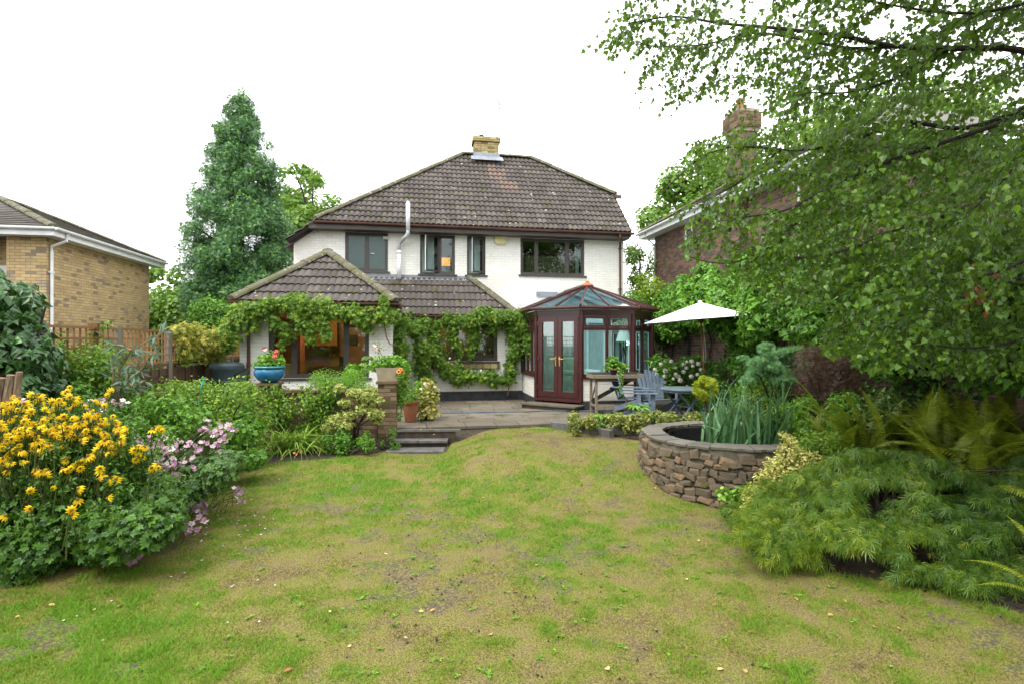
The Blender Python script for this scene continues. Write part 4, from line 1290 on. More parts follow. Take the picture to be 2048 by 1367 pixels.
# kitchen window: broad panes with top lights
kf = window(house, kopen[0], kopen[1], kopen[2], kopen[3], -EV + .06, (.245, .765), M['window_frame'], M['glass_dark'], fw=.07, transom=None, sill=True)
for a, b in ((kopen[0] + .07, kopen[0] + .245 * (kopen[1] - kopen[0]) - .03), (kopen[0] + .765 * (kopen[1] - kopen[0]) + .03, kopen[1] - .07)):
    mb = MB(); mb.box(a, b, -EV + .062, -EV + .118, 1.93, 1.99); mb.build('transom', M['window_frame'], kf)
kr = room(house, kopen[0] - .25, kopen[1] + .25, 0.05, 2.45, -EV + .23, 2.6, M['room_warm'])
kd = -EV
def inbox(name, a, b, y0, y1, z0, z1, mat):
    mb = MB(); mb.box(a, b, y0, y1, z0, z1); return mb.build(name, mat, house)
inbox('kitchen_unit', kw0 - .1, kw0 + .45, kd + 1.2, kd + 1.8, .05, 2.2, M['terracotta'])
inbox('kitchen_counter', kw0 + .5, kw1 - .1, kd + 1.9, kd + 2.5, .05, .95, M['bench_dark'])
inbox('wall_cupboard', kw0 + .55, kw0 + 1.2, kd + 2.2, kd + 2.55, 1.5, 2.2, M['trellis_wood'])
inbox('picture', kw0 + 1.42, kw0 + 1.66, kd + 2.75, kd + 2.79, 1.52, 1.80, M['room_dark'])
inbox('kettle', kw0 + 1.28, kw0 + 1.50, kd + 2.0, kd + 2.2, .95, 1.22, M['black_plastic'])
inbox('yellow_cabinet', kw0 + .08, kw0 + .42, kd + .6, kd + .9, .5, 1.08, M['cream_box'])
# kitchen ceiling lamp, lit
lp = thing('ceiling_lamp', 'lit warm ceiling lamp inside the kitchen wing window', 'lamp', tuple(hw(np.array([(kw0 + kw1) / 2 + .1, kd + 1.3, 2.18]))), TH)
mb = MB(); mb.lathe([(.13, 0), (.10, .08), (.03, .12), (.01, .2)], (0, 0, 0), 14, cap0=True); mb.build('lamp_shade', M['lit_shade'], lp)
ld = bpy.data.lights.new('lamp_light', 'POINT'); ld.energy = 20; ld.color = (1, .62, .30); ld.shadow_soft_size = .12
lo = bpy.data.objects.new('lamp_light', ld); COL.objects.link(lo); lo.parent = lp; lo.location = (0, 0, -.12)

# lean-to
LV = 1.01
lt = Plane3((0, -LV, 0), (1, 0, 0), (0, -1, 0))
dw0, dw1 = UZ(866, 700, LV)[0], UZ(995, 700, LV)[0]
dz0, dz1 = UZ(930, 722, LV)[1], 2.06
dopen = (dw0, dw1, dz0, dz1)
lwall = wall_sheet(lt, EX1 + .012, 6.26, .0, 2.34, [dopen], .2, M['white_mortar'], 'lean_to_wall', house)
bricks(lt, EX1 + .012, 6.26, .26, 2.34, [dopen], M['white_brick'], lwall, proud=.005, single=120, world=hw)
mb = MB(); mb.box(EX1 + .01, 6.28, -LV - .022, -LV, -.02, .25); mb.build('plinth', M['bitumen'], house)
dfr = window(house, dw0, dw1, dz0, dz1, -LV + .05, (.33, .66), M['window_frame'], M['glass_dark'], fw=.06)
room(house, dw0 - .3, dw1 + .4, .05, 2.3, -LV + .21, .75, M['room_dark'])
for i in range(4):
    x = dw1 - .42 + i * .13
    mb = MB(); mb.box(x, x + .012, -LV + .28, -LV + .292, dz0 + .06, dz1 - .4); mb.build('glazing_bar', M['bench_wood'], dfr)
for i in range(3):
    mb = MB(); mb.box(dw1 - .44, dw1 - .02, -LV + .294, -LV + .304, dz0 + .3 + i * .28, dz0 + .312 + i * .28); mb.build('glazing_bar', M['bench_wood'], dfr)
# brick ledge under the window
mb = MB(); mb.box(dw0 - .05, dw1 + .05, -LV - .07, -LV - .008, dz0 - .20, dz0 - .06); mb.build('window_ledge', M['old_mortar'], house)
for i in range(9):
    x = dw0 + i * (dw1 - dw0) / 9
    mb = MB(); mb.tone = R.random(); mb.box(x, x + .18, -LV - .085, -LV - .06, dz0 - .19, dz0 - .07); mb.build('ledge_brick', M['chimney_brick'], house)
pl_ = thing('pendant_lamp', 'lit amber pendant lampshade behind the dining window', 'lamp', tuple(hw(np.array([UZ(902, 650, LV - .35)[0], -LV + .38, 1.98]))), TH)
mb = MB(); mb.lathe([(.20, 0), (.19, .035), (.10, .08), (.02, .10), (.008, .3)], (0, 0, 0), 18, cap0=False); mb.build('lamp_shade', M['lit_shade'], pl_)
ld = bpy.data.lights.new('lamp_light', 'POINT'); ld.energy = 14; ld.color = (1, .60, .28); ld.shadow_soft_size = .08
lo = bpy.data.objects.new('lamp_light', ld); COL.objects.link(lo); lo.parent = pl_; lo.location = (0, 0, -.02)

# lean-to roof
le_v, le_z, lt_z = 1.30, 2.31, 3.44
lu1, ltop = 6.07, 4.905
mb = MB()
mb.add([(2.0, -le_v, le_z - .02), (lu1, -le_v, le_z - .02), (ltop, 0.02, lt_z - .02), (2.0, 0.02, lt_z - .02)], [(0, 1, 2, 3)])
mb.add([(lu1, -le_v, le_z - .02), (lu1, .02, le_z - .02), (ltop, 0.02, lt_z - .02)], [(0, 1, 2)])
lroof = mb.build('lean_to_roof', M['tile'], house)
ll = math.hypot(le_v, lt_z - le_z); e5 = np.array([0, le_v, lt_z - le_z]) / ll
roof_tiles((2.0, -le_v, le_z), (1, 0, 0), e5, (0, -e5[2], e5[1]), lu1 - 2, ll, .30, .335,
           lambda s: (0, (lu1 - 2.0) - (lu1 - ltop) * s / ll), M['tile'], lroof, single=[60, lambda a, s: a > .7], prof_h=.030)
ridge_tiles((lu1 + .02, -le_v - .02, le_z + .05), (ltop, -.03, lt_z + .04), lroof, r=.12)
mb = MB(); mb.add([(1.9, -.012, 3.52), (ltop + .05, -.012, 3.52), (ltop + .05, -.012, 3.42), (1.9, -.012, 3.42)], [(0, 3, 2, 1)])
mb.add([(1.9, -.012, 3.44), (ltop, -.012, 3.44), (ltop, -.16, 3.365), (1.9, -.16, 3.365)], [(0, 3, 2, 1)]); mb.build('lead_flashing', M['lead'], house)
mb = MB(); mb.extrude(GUTTER, (2.85, -le_v - .045, 2.31), (6.10, -le_v - .045, 2.30), (0, 1, 0)); mb.build('lean_to_gutter', M['brown_plastic'], house)
mb = MB(); mb.box(2.8, 6.08, -le_v + .02, -le_v + .04, 2.16, 2.29); mb.box(2.8, 6.08, -le_v + .04, -LV, 2.16, 2.18); mb.build('lean_to_fascia', M['fascia'], house)
mb = MB(); mb.box(6.05, 6.20, -1.30, -.02, 2.27, 2.46); mb.box(6.0, 6.26, -1.34, -1.30, 2.24, 2.44); mb.build('lead_flashing', M['lead'], house)

# ---------------------------------------------------------------- conservatory
cons = thing('conservatory', 'octagonal mahogany framed conservatory with glass roof and double doors', 'conservatory', tuple(H0), TH)
PTS = [(6.276, 1.02), (6.276, 2.717), (7.16, 3.61), (8.47, 3.61), (9.36, 2.72), (9.36, .02)]
SILL, TRN, HEAD, EAVE = .78, 1.91, 2.27, 2.37
def facet_matrix(p, q):
    a = np.array([q[0] - p[0], -(q[1] - p[1]), 0.]); Ln = np.linalg.norm(a); a /= Ln
    n = np.array([a[1], -a[0], 0])
    return Matrix(((a[0], -n[0], 0, p[0]), (a[1], -n[1], 0, -p[1]), (0, 0, 1, 0), (0, 0, 0, 1))), Ln, a, n
for fi in range(5):
    p, q = PTS[fi], PTS[fi + 1]
    mt, Ln, a, n = facet_matrix(p, q)
    pl = Plane3((0, 0, 0), (1, 0, 0), (0, -1, 0))
    if fi != 1:
        dw = MB(); dw.box(0, Ln, 0, .22, .2, SILL - .05); dw = link('dwarf_wall', dw.mesh('dwarf_wall', M['white_mortar']), cons, mt)
        bricks(pl, .0, Ln, .22, SILL - .06, [], M['white_brick'], dw, single=40 if fi == 2 else 20 if fi in (0, 3) else 0, world=lambda P, m=mt: hw(P @ np.array(m)[:3, :3].T + np.array(m)[:3, 3]))
        mb = MB(); mb.box(-.01, Ln + .01, -.022, .2, -.02, .205); link('plinth', mb.mesh('plinth', M['bitumen']), cons, mt)
        mb = MB(); mb.box(-.02, Ln + .02, -.05, .12, SILL - .05, SILL); link('sill', mb.mesh('sill', M['mahogany']), cons, mt)
        nb = {0: 3, 2: 2, 3: 2, 4: 3}[fi]
        par = bpy.data.objects.new('x', None) if False else None
        f = .06
        mb = MB()
        mb.box(.0, .07, 0, .07, SILL, HEAD); mb.box(Ln - .07, Ln, 0, .07, SILL, HEAD)
        mb.box(.07, Ln - .07, .0, .07, SILL, SILL + f); mb.box(.07, Ln - .07, 0, .07, HEAD - f, HEAD); mb.box(.07, Ln - .07, .001, .069, TRN - .035, TRN + .035)
        bx = np.linspace(.07, Ln - .07, nb + 1)
        for x in bx[1:-1]: mb.box(x - .03, x + .03, .002, .068, SILL + f, HEAD - f)
        wf = link('window_frame', mb.mesh('window_frame', M['mahogany']), cons, mt)
        for i in range(nb):
            for (z0, z1) in ((SILL + f, TRN - .035), (TRN + .035, HEAD - f)):
                x0, x1 = bx[i] + (.03 if i else 0), bx[i + 1] - (.03 if i < nb - 1 else 0)
                s = .05 if z0 > 1.5 else .022
                if z0 > 1.5:
                    mb = MB(); mb.box(x0 + .005, x1 - .005, -.012, .05, z0 + .005, z0 + s); mb.box(x0 + .005, x1 - .005, -.012, .05, z1 - s, z1 - .005)
                    mb.box(x0 + .005, x0 + s, -.012, .05, z0 + s, z1 - s); mb.box(x1 - s, x1 - .005, -.012, .05, z0 + s, z1 - s)
                    link('top_light', mb.mesh('top_light', M['mahogany']), wf)
                mb = MB(); mb.box(x0 + s, x1 - s, .03, .038, z0 + s, z1 - s); link('pane', mb.mesh('pane', M['glass_clear']), wf)
                mb = MB()
                for (a0_, a1_, c0_, c1_) in ((x0 + s, x1 - s, z0 + s - .012, z0 + s + .006), (x0 + s, x1 - s, z1 - s - .006, z1 - s + .012)):
                    mb.box(a0_, a1_, .058, .072, c0_, c1_)
                mb.box(x0 + s - .006, x0 + s + .012, .058, .072, z0 + s, z1 - s); mb.box(x1 - s - .012, x1 - s + .006, .058, .072, z0 + s, z1 - s)
                link('white_inner_frame', mb.mesh('white_inner_frame', M['white_plastic']), wf)
    else:
        mb = MB(); mb.box(0, .075, 0, .08, .20, HEAD); mb.box(Ln - .075, Ln, 0, .08, .20, HEAD); mb.box(.075, Ln - .075, 0, .08, .20, .27); mb.box(.075, Ln - .075, 0, .08, HEAD - .07, HEAD)
        mb.box(-.02, Ln + .02, -.05, .0, .17, .215)
        link('door_frame', mb.mesh('door_frame', M['mahogany']), cons, mt)
        mid = Ln / 2
        for (x0, x1, hx) in ((.08, mid - .004, mid - .055), (mid + .004, Ln - .08, mid + .055)):
            s, b = .105, .13
            z0, z1 = .275, HEAD - .075
            mb = MB(); mb.box(x0, x1, -.015, .05, z0, z0 + b); mb.box(x0, x1, -.015, .05, z1 - s, z1); mb.box(x0, x0 + s, -.015, .05, z0 + b, z1 - s); mb.box(x1 - s, x1, -.015, .05, z0 + b, z1 - s)
            dr = link('door', mb.mesh('door', M['mahogany']), cons, mt)
            mb = MB(); mb.box(x0 + s, x1 - s, .015, .025, z0 + b, z1 - s); link('pane', mb.mesh('pane', M['glass_door']), dr)
            mb = MB()
            mb.box(x0 + s - .004, x0 + s + .012, .045, .06, z0 + b, z1 - s); mb.box(x1 - s - .012, x1 - s + .004, .045, .06, z0 + b, z1 - s)
            mb.box(x0 + s, x1 - s, .045, .06, z0 + b - .004, z0 + b + .012); link('white_inner_frame', mb.mesh('white_inner_frame', M['white_plastic']), dr)
            sg = -1 if hx < mid else 1
            mb = MB(); mb.box(hx - .014, hx + .014, -.025, -.015, 1.02, 1.25); mb.tube([(hx, -.02, 1.20), (hx, -.06, 1.20), (hx + sg * .13, -.065, 1.19)], .010, 8)
            link('handle', mb.mesh('handle', M['brass']), dr)
            ox = x0 if sg < 0 else x1
            for z in (.45, 1.15, 2.0):
                mb = MB(); mb.box(ox - .03, ox + .03, -.028, -.016, z, z + .10); link('hinge', mb.mesh('hinge', M['mahogany']), dr)
    mb = MB(); mb.box(-.03, Ln + .03, -.012, .10, HEAD, EAVE); link('eaves_beam', mb.mesh('eaves_beam', M['mahogany']), cons, mt)
# corner posts
for (u_, v_) in PTS[:5]:
    mb = MB(); mb.lathe([(.052, SILL if (u_, v_) in (PTS[0], PTS[3], PTS[4]) else .2), (.052, HEAD)], (u_, -v_ + .0, 0), 8); mb.build('corner_post', M['mahogany'], cons)
# roof
GR = [(6.18, .02), (6.18, 2.76), (7.12, 3.71), (8.51, 3.71), (9.46, 2.76), (9.46, .02)]
hub = Vector((7.82, -2.07, 3.06)); rend = Vector((7.82, -.02, 3.06))
ZR = 2.43
croof = MB()
for i in range(5):
    a, b = Vector((GR[i][0], -GR[i][1], ZR - .03)), Vector((GR[i + 1][0], -GR[i + 1][1], ZR - .03))
    d = (b - a).normalized(); sd = Vector((d.y, -d.x, 0))
    croof.beam(a + sd * 0, b + sd * 0, .06, .06)
croof = croof.build('roof', M['mahogany'], cons)
for i in range(5):
    a, b = Vector((GR[i][0], -GR[i][1], ZR)), Vector((GR[i + 1][0], -GR[i + 1][1], ZR))
    d = (b - a).normalized(); sd = Vector((d.y, -d.x, 0))
    mb = MB(); mb.extrude([(-.02, .015), (.045, .015), (.05, -.02), (.03, -.045), (-.02, -.045)], a + sd * .04, b + sd * .04, sd); mb.build('gutter', M['brown_plastic'], croof)
    tops = []
    if i in (0, 4):
        k = 3
        for j in range(k + 1):
            t = j / k
            e = a.lerp(b, t)
            h = rend.lerp(hub, t) if i == 0 else hub.lerp(rend, t)
            tops.append((e, h))
    else:
        for j in range(3): tops.append((a.lerp(b, j / 2), hub))
    for j, (e, h) in enumerate(tops):
        mb = MB(); wide = .05 if j in (0, len(tops) - 1) and h is hub or (i in (0, 4) and j in (0, len(tops) - 1)) else .028
        if j == len(tops) - 1 and i < 4: continue
        mb.beam(e + Vector((0, 0, .035)), h + Vector((0, 0, .035)), wide, .05, w2=wide * .8); mb.build('roof_bar', M['mahogany'], croof)
    for j in range(len(tops) - 1):
        (e0, h0), (e1, h1) = tops[j], tops[j + 1]
        mb = MB()
        o_ = Vector((0, 0, .01))
        if (h0 - h1).length < 1e-6:
            nn_ = (e1 - e0).cross(h0 - e0).normalized() * .012
            if nn_.z < 0: nn_ = -nn_
            mb.add([e0, e1, h0, e0 + nn_, e1 + nn_, h0 + nn_], [(2, 1, 0), (3, 4, 5), (0, 1, 4, 3), (1, 2, 5, 4), (2, 0, 3, 5)])
        else:
            nn_ = (e1 - e0).cross(h0 - e0).normalized() * .012
            if nn_.z < 0: nn_ = -nn_
            mb.add([e0, e1, h1, h0, e0 + nn_, e1 + nn_, h1 + nn_, h0 + nn_], [(3, 2, 1, 0), (4, 5, 6, 7), (0, 1, 5, 4), (1, 2, 6, 5), (2, 3, 7, 6), (3, 0, 4, 7)])
        mb.build('roof_pane', M['glass_roof'], croof)
mb = MB(); mb.beam(hub + Vector((0, -.02, .05)), rend + Vector((0, 0, .05)), .12, .07); mb.build('ridge', M['mahogany'], croof)
mb = MB(); mb.lathe([(.15, 0), (.17, .03), (.13, .07), (.06, .10), (.045, .14), (.02, .165)], (hub.x, hub.y, 3.06), 16, cap1=True); mb.build('finial', M['terracotta'], croof)
mb = MB(); mb.box(6.9, 7.55, -.05, -.012, 2.95, 3.10); mb.add([(6.1, -.014, 2.46), (7.82, -.014, 3.16), (7.82, -.014, 3.08), (6.1, -.014, 2.38)], [(3, 2, 1, 0)]); mb.build('lead_flashing', M['lead'], cons)
# floor, back wall bricks, inner door
mb = MB(); mb.add([(x, -y, .20) for x, y in PTS], [(0, 1, 2, 3, 4, 5)]); mb.build('floor_tiles', M['pale_grey_plastic'], cons)
bw = MB(); bw.box(6.3, 9.34, -.02, -.008, .2, 2.36); bw = bw.build('inner_wall', M['white_mortar'], cons)
mb = MB(); mb.box(7.9, 7.98, -.08, -.02, .2, 2.25); mb.box(9.0, 9.08, -.08, -.02, .2, 2.25); mb.box(7.98, 9.0, -.08, -.02, 2.17, 2.25); mb.box(8.46, 8.52, -.07, -.02, .2, 2.17); mb.build('inner_door_frame', M['white_plastic'], cons)
mb = MB(); mb.box(7.98, 9.0, -.035, -.03, .25, 2.17); mb.build('inner_door_glass', M['curtain'], cons)
# door step
ds = thing('door_step', 'low paved step in front of the conservatory double doors', 'step', tuple(W(0, 0, 0)), TH)
mt, Ln, a, n = facet_matrix(PTS[1], PTS[2])
mb = MB(); mb.box(-.12, Ln + .10, -.46, -.03, -.02, .085); link('step_base', mb.mesh('step_base', M['dark_riser']), ds, mt)
for i in range(3):
    x0 = -.14 + i * (Ln + .26) / 3
    mb = MB(); mb.tone = R.random(); mb.box(x0, x0 + (Ln + .26) / 3 - .008, -.49, -.025, .087, .125); link('step_slab', mb.mesh('step_slab', M['patio']), ds, mt)

# furniture inside
ac = thing('armchair', 'pale green upholstered armchair inside the conservatory doors', 'armchair', tuple(hw(np.array([7.55, -2.35, .2]))), math.radians(35))
def soft(mb, x0, x1, y0, y1, z0, z1, r=.05):
    xs2, ys2 = (x0, x0 + r, x1 - r, x1), (y0, y0 + r, y1 - r, y1)
    V, F = [], []
    ring = lambda e, z: [(x0 + e, y0 + r, z), (x0 + r, y0 + e, z), (x1 - r, y0 + e, z), (x1 - e, y0 + r, z), (x1 - e, y1 - r, z), (x1 - r, y1 - e, z), (x0 + r, y1 - e, z), (x0 + e, y1 - r, z)]
    V = ring(r * .6, z0) + ring(0, z0 + r * .6) + ring(0, z1 - r) + ring(r * .35, z1 - r * .3) + ring(r, z1)
    for i in range(4):
        for k in range(8): F.append((i * 8 + k, i * 8 + (k + 1) % 8, i * 8 + 8 + (k + 1) % 8, i * 8 + 8 + k))
    F += [tuple(range(7, -1, -1)), tuple(range(32, 40))]
    mb.add(V, F)
for nm, b in (('seat', (-.30, .30, -.35, .28, .12, .44)), ('backrest', (-.38, .38, .24, .44, .12, 1.0))):
    mb = MB(); soft(mb, *b); mb.build(nm, M['sofa'], ac, smooth=True)
for s in (-1, 1):
    mb = MB(); soft(mb, min(s * .30, s * .44), max(s * .30, s * .44), -.38, .28, .06, .60); mb.tube([(s * .37, -.40, .60), (s * .37, .28, .60)], .085, 12); mb.build('arm', M['sofa'], ac, smooth=True)
for sx in (-1, 1):
    for sy in (-.3, .35):
        mb = MB(); mb.box(sx * .33 - .03, sx * .33 + .03, sy - .03, sy + .03, 0, .12); mb.build('leg', M['bench_dark'], ac)
fl_p = hw(np.array([8.62, -2.62, .2]))
flp = thing('floor_lamp', 'tall floor lamp with cream cone shade behind the conservatory window', 'lamp', tuple(fl_p))
mb = MB(); mb.lathe([(.20, 1.42), (.09, 1.78)], (0, 0, 0), 20, cap0=False); mb.lathe([(.195, 1.42), (.085, 1.78)], (0, 0, 0), 20, cap0=False); mb.build('lamp_shade', M['lampshade'], flp, smooth=True)
mb = MB(); mb.tube([(0, 0, 1.0), (0, 0, 1.5)], .012, 8); mb.build('stem', M['black_plastic'], flp)
for k in range(3):
    t = k * 2.094 + .5
    mb = MB(); mb.tube([(0, 0, 1.35), (.22 * math.cos(t), .22 * math.sin(t), 0)], .010, 6); mb.build('leg', M['black_plastic'], flp)
# ================================================================ NEIGHBOURS, FENCES, WALLS
DU, DN = HU.copy(), -HV.copy()          # DN points away from the camera, along the side walls
# ---- buff brick house at the left
YC = np.array([-11.43, 13.5, 0.])
YE = 4.22
yh = thing('buff_brick_house', 'buff brick neighbouring house with white gutter and grey brown roof at left', 'house', tuple(YC), TH)
YM = np.array(yh.matrix_basis)
yw = lambda P: P @ YM[:3, :3].T + YM[:3, 3]
# local: x to the right (HU), y away (DN)
sw = Plane3((0, 0, 0), (0, 1, 0), (1, 0, 0))
ws = wall_sheet(sw, 0, 5.35, -1.5, YE, [], .2, M['yellow_mortar'], 'wall', yh)
ytone = lambda B: np.clip(np.where(R.random(len(B)) < .10, .0, R.uniform(.3, 1, len(B))), 0, 1)
bricks(sw, 0, 5.35, -.2, YE, [], M['yellow_brick'], ws, single=220, world=yw, only=lambda px, py: (py < 640) & (px > 70), tonef=ytone, proud=.006)
fw_ = Plane3((0, 0, 0), (-1, 0, 0), (0, -1, 0))
wf2 = wall_sheet(fw_, 0, .85, -1.5, YE, [], .2, M['yellow_mortar'], 'wall', yh)
bricks(fw_, 0, .85, -.2, YE, [], M['yellow_brick'], wf2, single=80, world=yw, only=lambda px, py: (py < 600), tonef=ytone, proud=.006)
fw3 = Plane3((-.85, .9, 0), (-1, 0, 0), (0, -1, 0))
wopen = (.55, 1.85, 2.0, 3.55)
wf3 = wall_sheet(fw3, 0, 4, -1.5, YE, [wopen], .2, M['yellow_mortar'], 'wall', yh)
bricks(fw3, 0, 4, -.2, YE, [wopen], M['yellow_brick'], wf3, tonef=ytone, proud=.006)
mb = MB(); mb.box(-.85, -.84, 0.2, .9, -1.5, YE); mb.build('side_wall', M['yellow_mortar'], yh)
window(yh, -.85 - 1.85, -.85 - .55, 2.0, 3.55, .88, (.5,), M['white_plastic'], M['glass_dark'], fw=.07, transom=3.1)
mb = MB(); mb.box(-2.8, -1.3, 1.1, 1.12, 1.9, 3.7); mb.build('curtain', M['curtain'], yh)
mb = MB(); mb.box(-.0, .001, 5.3, 5.34, 0, .1); mb.box(-8, 0, 5.34, 5.36, -1.5, YE); mb.build('back_wall', M['yellow_mortar'], yh)
o = .36
x0, x1, y0, y1 = -5.6, o, -o, 5.35 + o
yr = MB()
rx = 2.6
apn, apf = (-rx, rx - .1, YE + .12 + 1.28), (-rx, 5.35 - rx + .6, YE + .12 + 1.28)
yr.add([(x1, y0, YE + .1), (x1, y1, YE + .1), apf, apn], [(0, 1, 2, 3)])
yr.add([(x1, y0, YE + .1), apn, (-5.6, rx - .1, YE + 1.4), (-5.6, y0, YE + .1)], [(0, 1, 2, 3)])
yr.add([(x1, y1, YE + .1), (-5.6, y1, YE + .1), (-5.6, apf[1], YE + 1.4), apf], [(0, 1, 2, 3)])
yr = yr.build('roof', M['slate'], yh)
rr = rx + o; hh = 1.30; sly = math.hypot(rr, hh)
ey = np.array([-rr, 0, hh]) / sly
roof_tiles((x1, y0, YE + .10), (0, 1, 0), ey, (ey[2], 0, -ey[0]), y1 - y0, sly, .27, .2, lambda s: ((rx - .1 - y0) * s / sly, (y1 - y0) - (y1 - apf[1]) * s / sly), M['slate'], yr,
           prof_h=.003, npr=3)
ey2 = np.array([0, rr, hh]) / sly
roof_tiles((x1, y0, YE + .10), (-1, 0, 0), ey2, (0, -ey2[2], ey2[1]), 6, sly, .27, .2, lambda s: (rr * s / sly, 5.9), M['slate'], yr, prof_h=.003, npr=3)
ridge_tiles((x1, y0, YE + .15), (apn[0], apn[1], apn[2] + .05), yr, r=.10)
ridge_tiles((x1, y1, YE + .15), (apf[0], apf[1], apf[2] + .05), yr, r=.10)
ridge_tiles((apn[0], apn[1], apn[2] + .04), (apf[0], apf[1], apf[2] + .04), yr, r=.10)
mb = MB(); mb.box(x1 - .03, x1, y0, y1, YE - .07, YE + .10); mb.box(-.0, x1 - .03, y0 + .03, y1, YE - .065, YE - .05); mb.box(-5.6, x1 - .03, y0, y0 + .03, YE - .07, YE + .10)
mb.box(-5.6, 0, y0 + .03, 0, YE - .065, YE - .05); mb.build('white_soffit', M['white_plastic'], yh)
mb = MB(); mb.extrude([(a * 1.1, b * 1.1) for a, b in GUTTER], (x1 + .06, y0 - .06, YE + .12), (x1 + .06, y1, YE + .12), (1, 0, 0)); mb.extrude([(a * 1.1, b * 1.1) for a, b in GUTTER], (x1 + .08, y0 - .06, YE + .12), (-5.6, y0 - .06, YE + .12), (0, 1, 0))
mb.build('gutter', M['white_plastic'], yh)
mb = MB(); mb.tube([(x1 + .04, .12, YE + .05), (x1 + .02, .12, YE - .12), (.05, .12, YE - .26), (.05, .12, YE - .4), (.05, .12, -1)], .036, 10)
for z in (3.3, 1.9, .8): mb.box(.0, .09, .07, .17, z, z + .04)
mb.build('downpipe', M['white_plastic'], yh)

# ---- brown brick house at the right
BC = np.array([5.19, 19.95, 0.])
bh = thing('brown_brick_house', 'brown brick neighbouring house with tall chimney behind the birch leaves', 'house', tuple(BC), TH)
BM_ = np.array(bh.matrix_basis)
bw_ = lambda P: P @ BM_[:3, :3].T + BM_[:3, 3]
# local: -y runs toward the camera; wall face looks to -x
BE = 5.42
LBH = 9.6
pb = Plane3((0, 0, 0), (0, -1, 0), (-1, 0, 0))
def BU(px, py):
    k = (px - 1024) / 1100
    t = (BC[0] - k * BC[1]) / (k * HV[1] - HV[0])
    Y = BC[1] + HV[1] * t
    return t, EYE - (py - 683.5) / 1100 * Y
bo = []
for (a, b, c, d) in ((1371, 1386, 430, 483), (1427, 1441, 405, 453)):
    t0, t1 = BU(a, 450)[0], BU(b, 450)[0]
    z0 = BU((a + b) / 2, d)[1]; z1 = BU((a + b) / 2, c)[1]
    bo.append((t0, t1, z0, z1))
bwall = wall_sheet(pb, 0, LBH, .2, BE, bo, .2, M['brown_mortar'], 'wall', bh)
bricks(pb, 0, LBH, 1.2, BE, bo, M['brown_brick'], bwall, single=300, world=bw_, only=lambda px, py: (py < 580) & (px < 1560) & (py > 380))
for (a, b, c, d) in bo:
    mb = MB()
    for (p, q, r, s) in ((a, b, c, c + .07), (a, b, d - .07, d), (a, a + .07, c + .07, d - .07), (b - .07, b, c + .07, d - .07), (a + .07, b - .07, (c + d) / 2 - .02, (c + d) / 2 + .02)):
        mb.box(-.02, .05, -q, -p, r, s)
    mb.box(-.06, .02, -b - .04, -a + .04, c - .06, c - .005)
    w_ = mb.build('window', M['white_plastic'], bh)
    mb = MB(); mb.box(.01, .02, -b + .07, -a - .07, c + .07, d - .07); mb.build('pane', M['glass_dark'], w_)
    mb = MB(); mb.box(.18, .19, -b, -a, c, d); mb.build('net_curtain', M['curtain'], w_)
mb = MB(); mb.box(0.2, 6, -.01, 0, .2, BE); mb.box(.2, 6, -LBH, -LBH + .02, .2, BE); mb.build('end_wall', M['brown_mortar'], bh)
bricks(Plane3((0, -LBH, 0), (1, 0, 0), (0, -1, 0)), 0, 3.5, 1.2, BE, [], M['brown_brick'], bh)
br = MB(); og = .42
bz_ = BE + .14
br.add([(-og, .5, bz_), (-og, -LBH - og, bz_), (2.6, -LBH + 2.2, bz_ + 1.75), (2.6, -2.2, bz_ + 1.75)], [(3, 2, 1, 0)])
br.add([(-og, -LBH - og, bz_), (6, -LBH - og, bz_), (2.6, -LBH + 2.2, bz_ + 1.75)], [(0, 1, 2)])
br.add([(-og, .5, bz_), (2.6, -2.2, bz_ + 1.75), (6, .5, bz_)], [(0, 1, 2)])
br = br.build('roof', M['slate'], bh)
slb = math.hypot(2.6 + og, 1.75); eb = np.array([2.6 + og, 0, 1.75]) / slb
roof_tiles((-og, .5, bz_), (0, -1, 0), eb, (-eb[2], 0, eb[0]), LBH + .9, slb, .27, .22, lambda s: (2.7 * s / slb, LBH + .92 - 2.6 * s / slb), M['slate'], br, prof_h=.003, npr=3)
ridge_tiles((-og, .5, bz_ + .05), (2.6, -2.2, bz_ + 1.8), br, r=.10)
mb = MB(); mb.box(-og, -og + .03, -LBH - og, .5, BE - .05, BE + .14); mb.box(-og + .03, 0, -LBH - og, .5, BE - .045, BE - .02); mb.box(-og, 4, .47, .5, BE - .05, BE + .14)
mb.build('white_soffit', M['white_plastic'], bh)
mb = MB(); mb.extrude([(a * 1.1, b * 1.1) for a, b in GUTTER], (-og - .06, .55, BE + .15), (-og - .06, -LBH - og, BE + .15), (1, 0, 0)); mb.build('gutter', M['white_plastic'], bh)
for px in (1312, 1603):
    t = BU(px, 500)[0]
    mb = MB(); mb.tube([(-og - .04, -t, BE + .08), (-.3, -t, BE - .15), (-.06, -t, BE - .35), (-.06, -t, .6)], .036, 8); mb.build('downpipe', M['white_plastic'], bh)
tc0, tc1 = BU(1466, 400)[0], BU(1502, 400)[0]
cw = .56
ctop = 7.72
mid_ = (tc0 + tc1) / 2
chm = MB(); chm.box(-.26, .26, -mid_ - cw / 2, -mid_ + cw / 2, .2, ctop - .6)
for k_, (e, z0, z1) in enumerate(((.04, ctop - .6, ctop - .5), (.08, ctop - .5, ctop - .1), (.04, ctop - .1, ctop))):
    chm.box(-.26 - e, .26 + e, -mid_ - cw / 2 - e, -mid_ + cw / 2 + e, z0, z1)
chm = chm.build('chimney', M['brown_mortar'], bh)
bricks(Plane3((-.26, 0, 0), (0, -1, 0), (-1, 0, 0)), mid_ - cw / 2, mid_ + cw / 2, 1.5, ctop - .6, [], M['brown_brick'], chm, single=60, world=bw_, only=lambda px, py: py < 330)
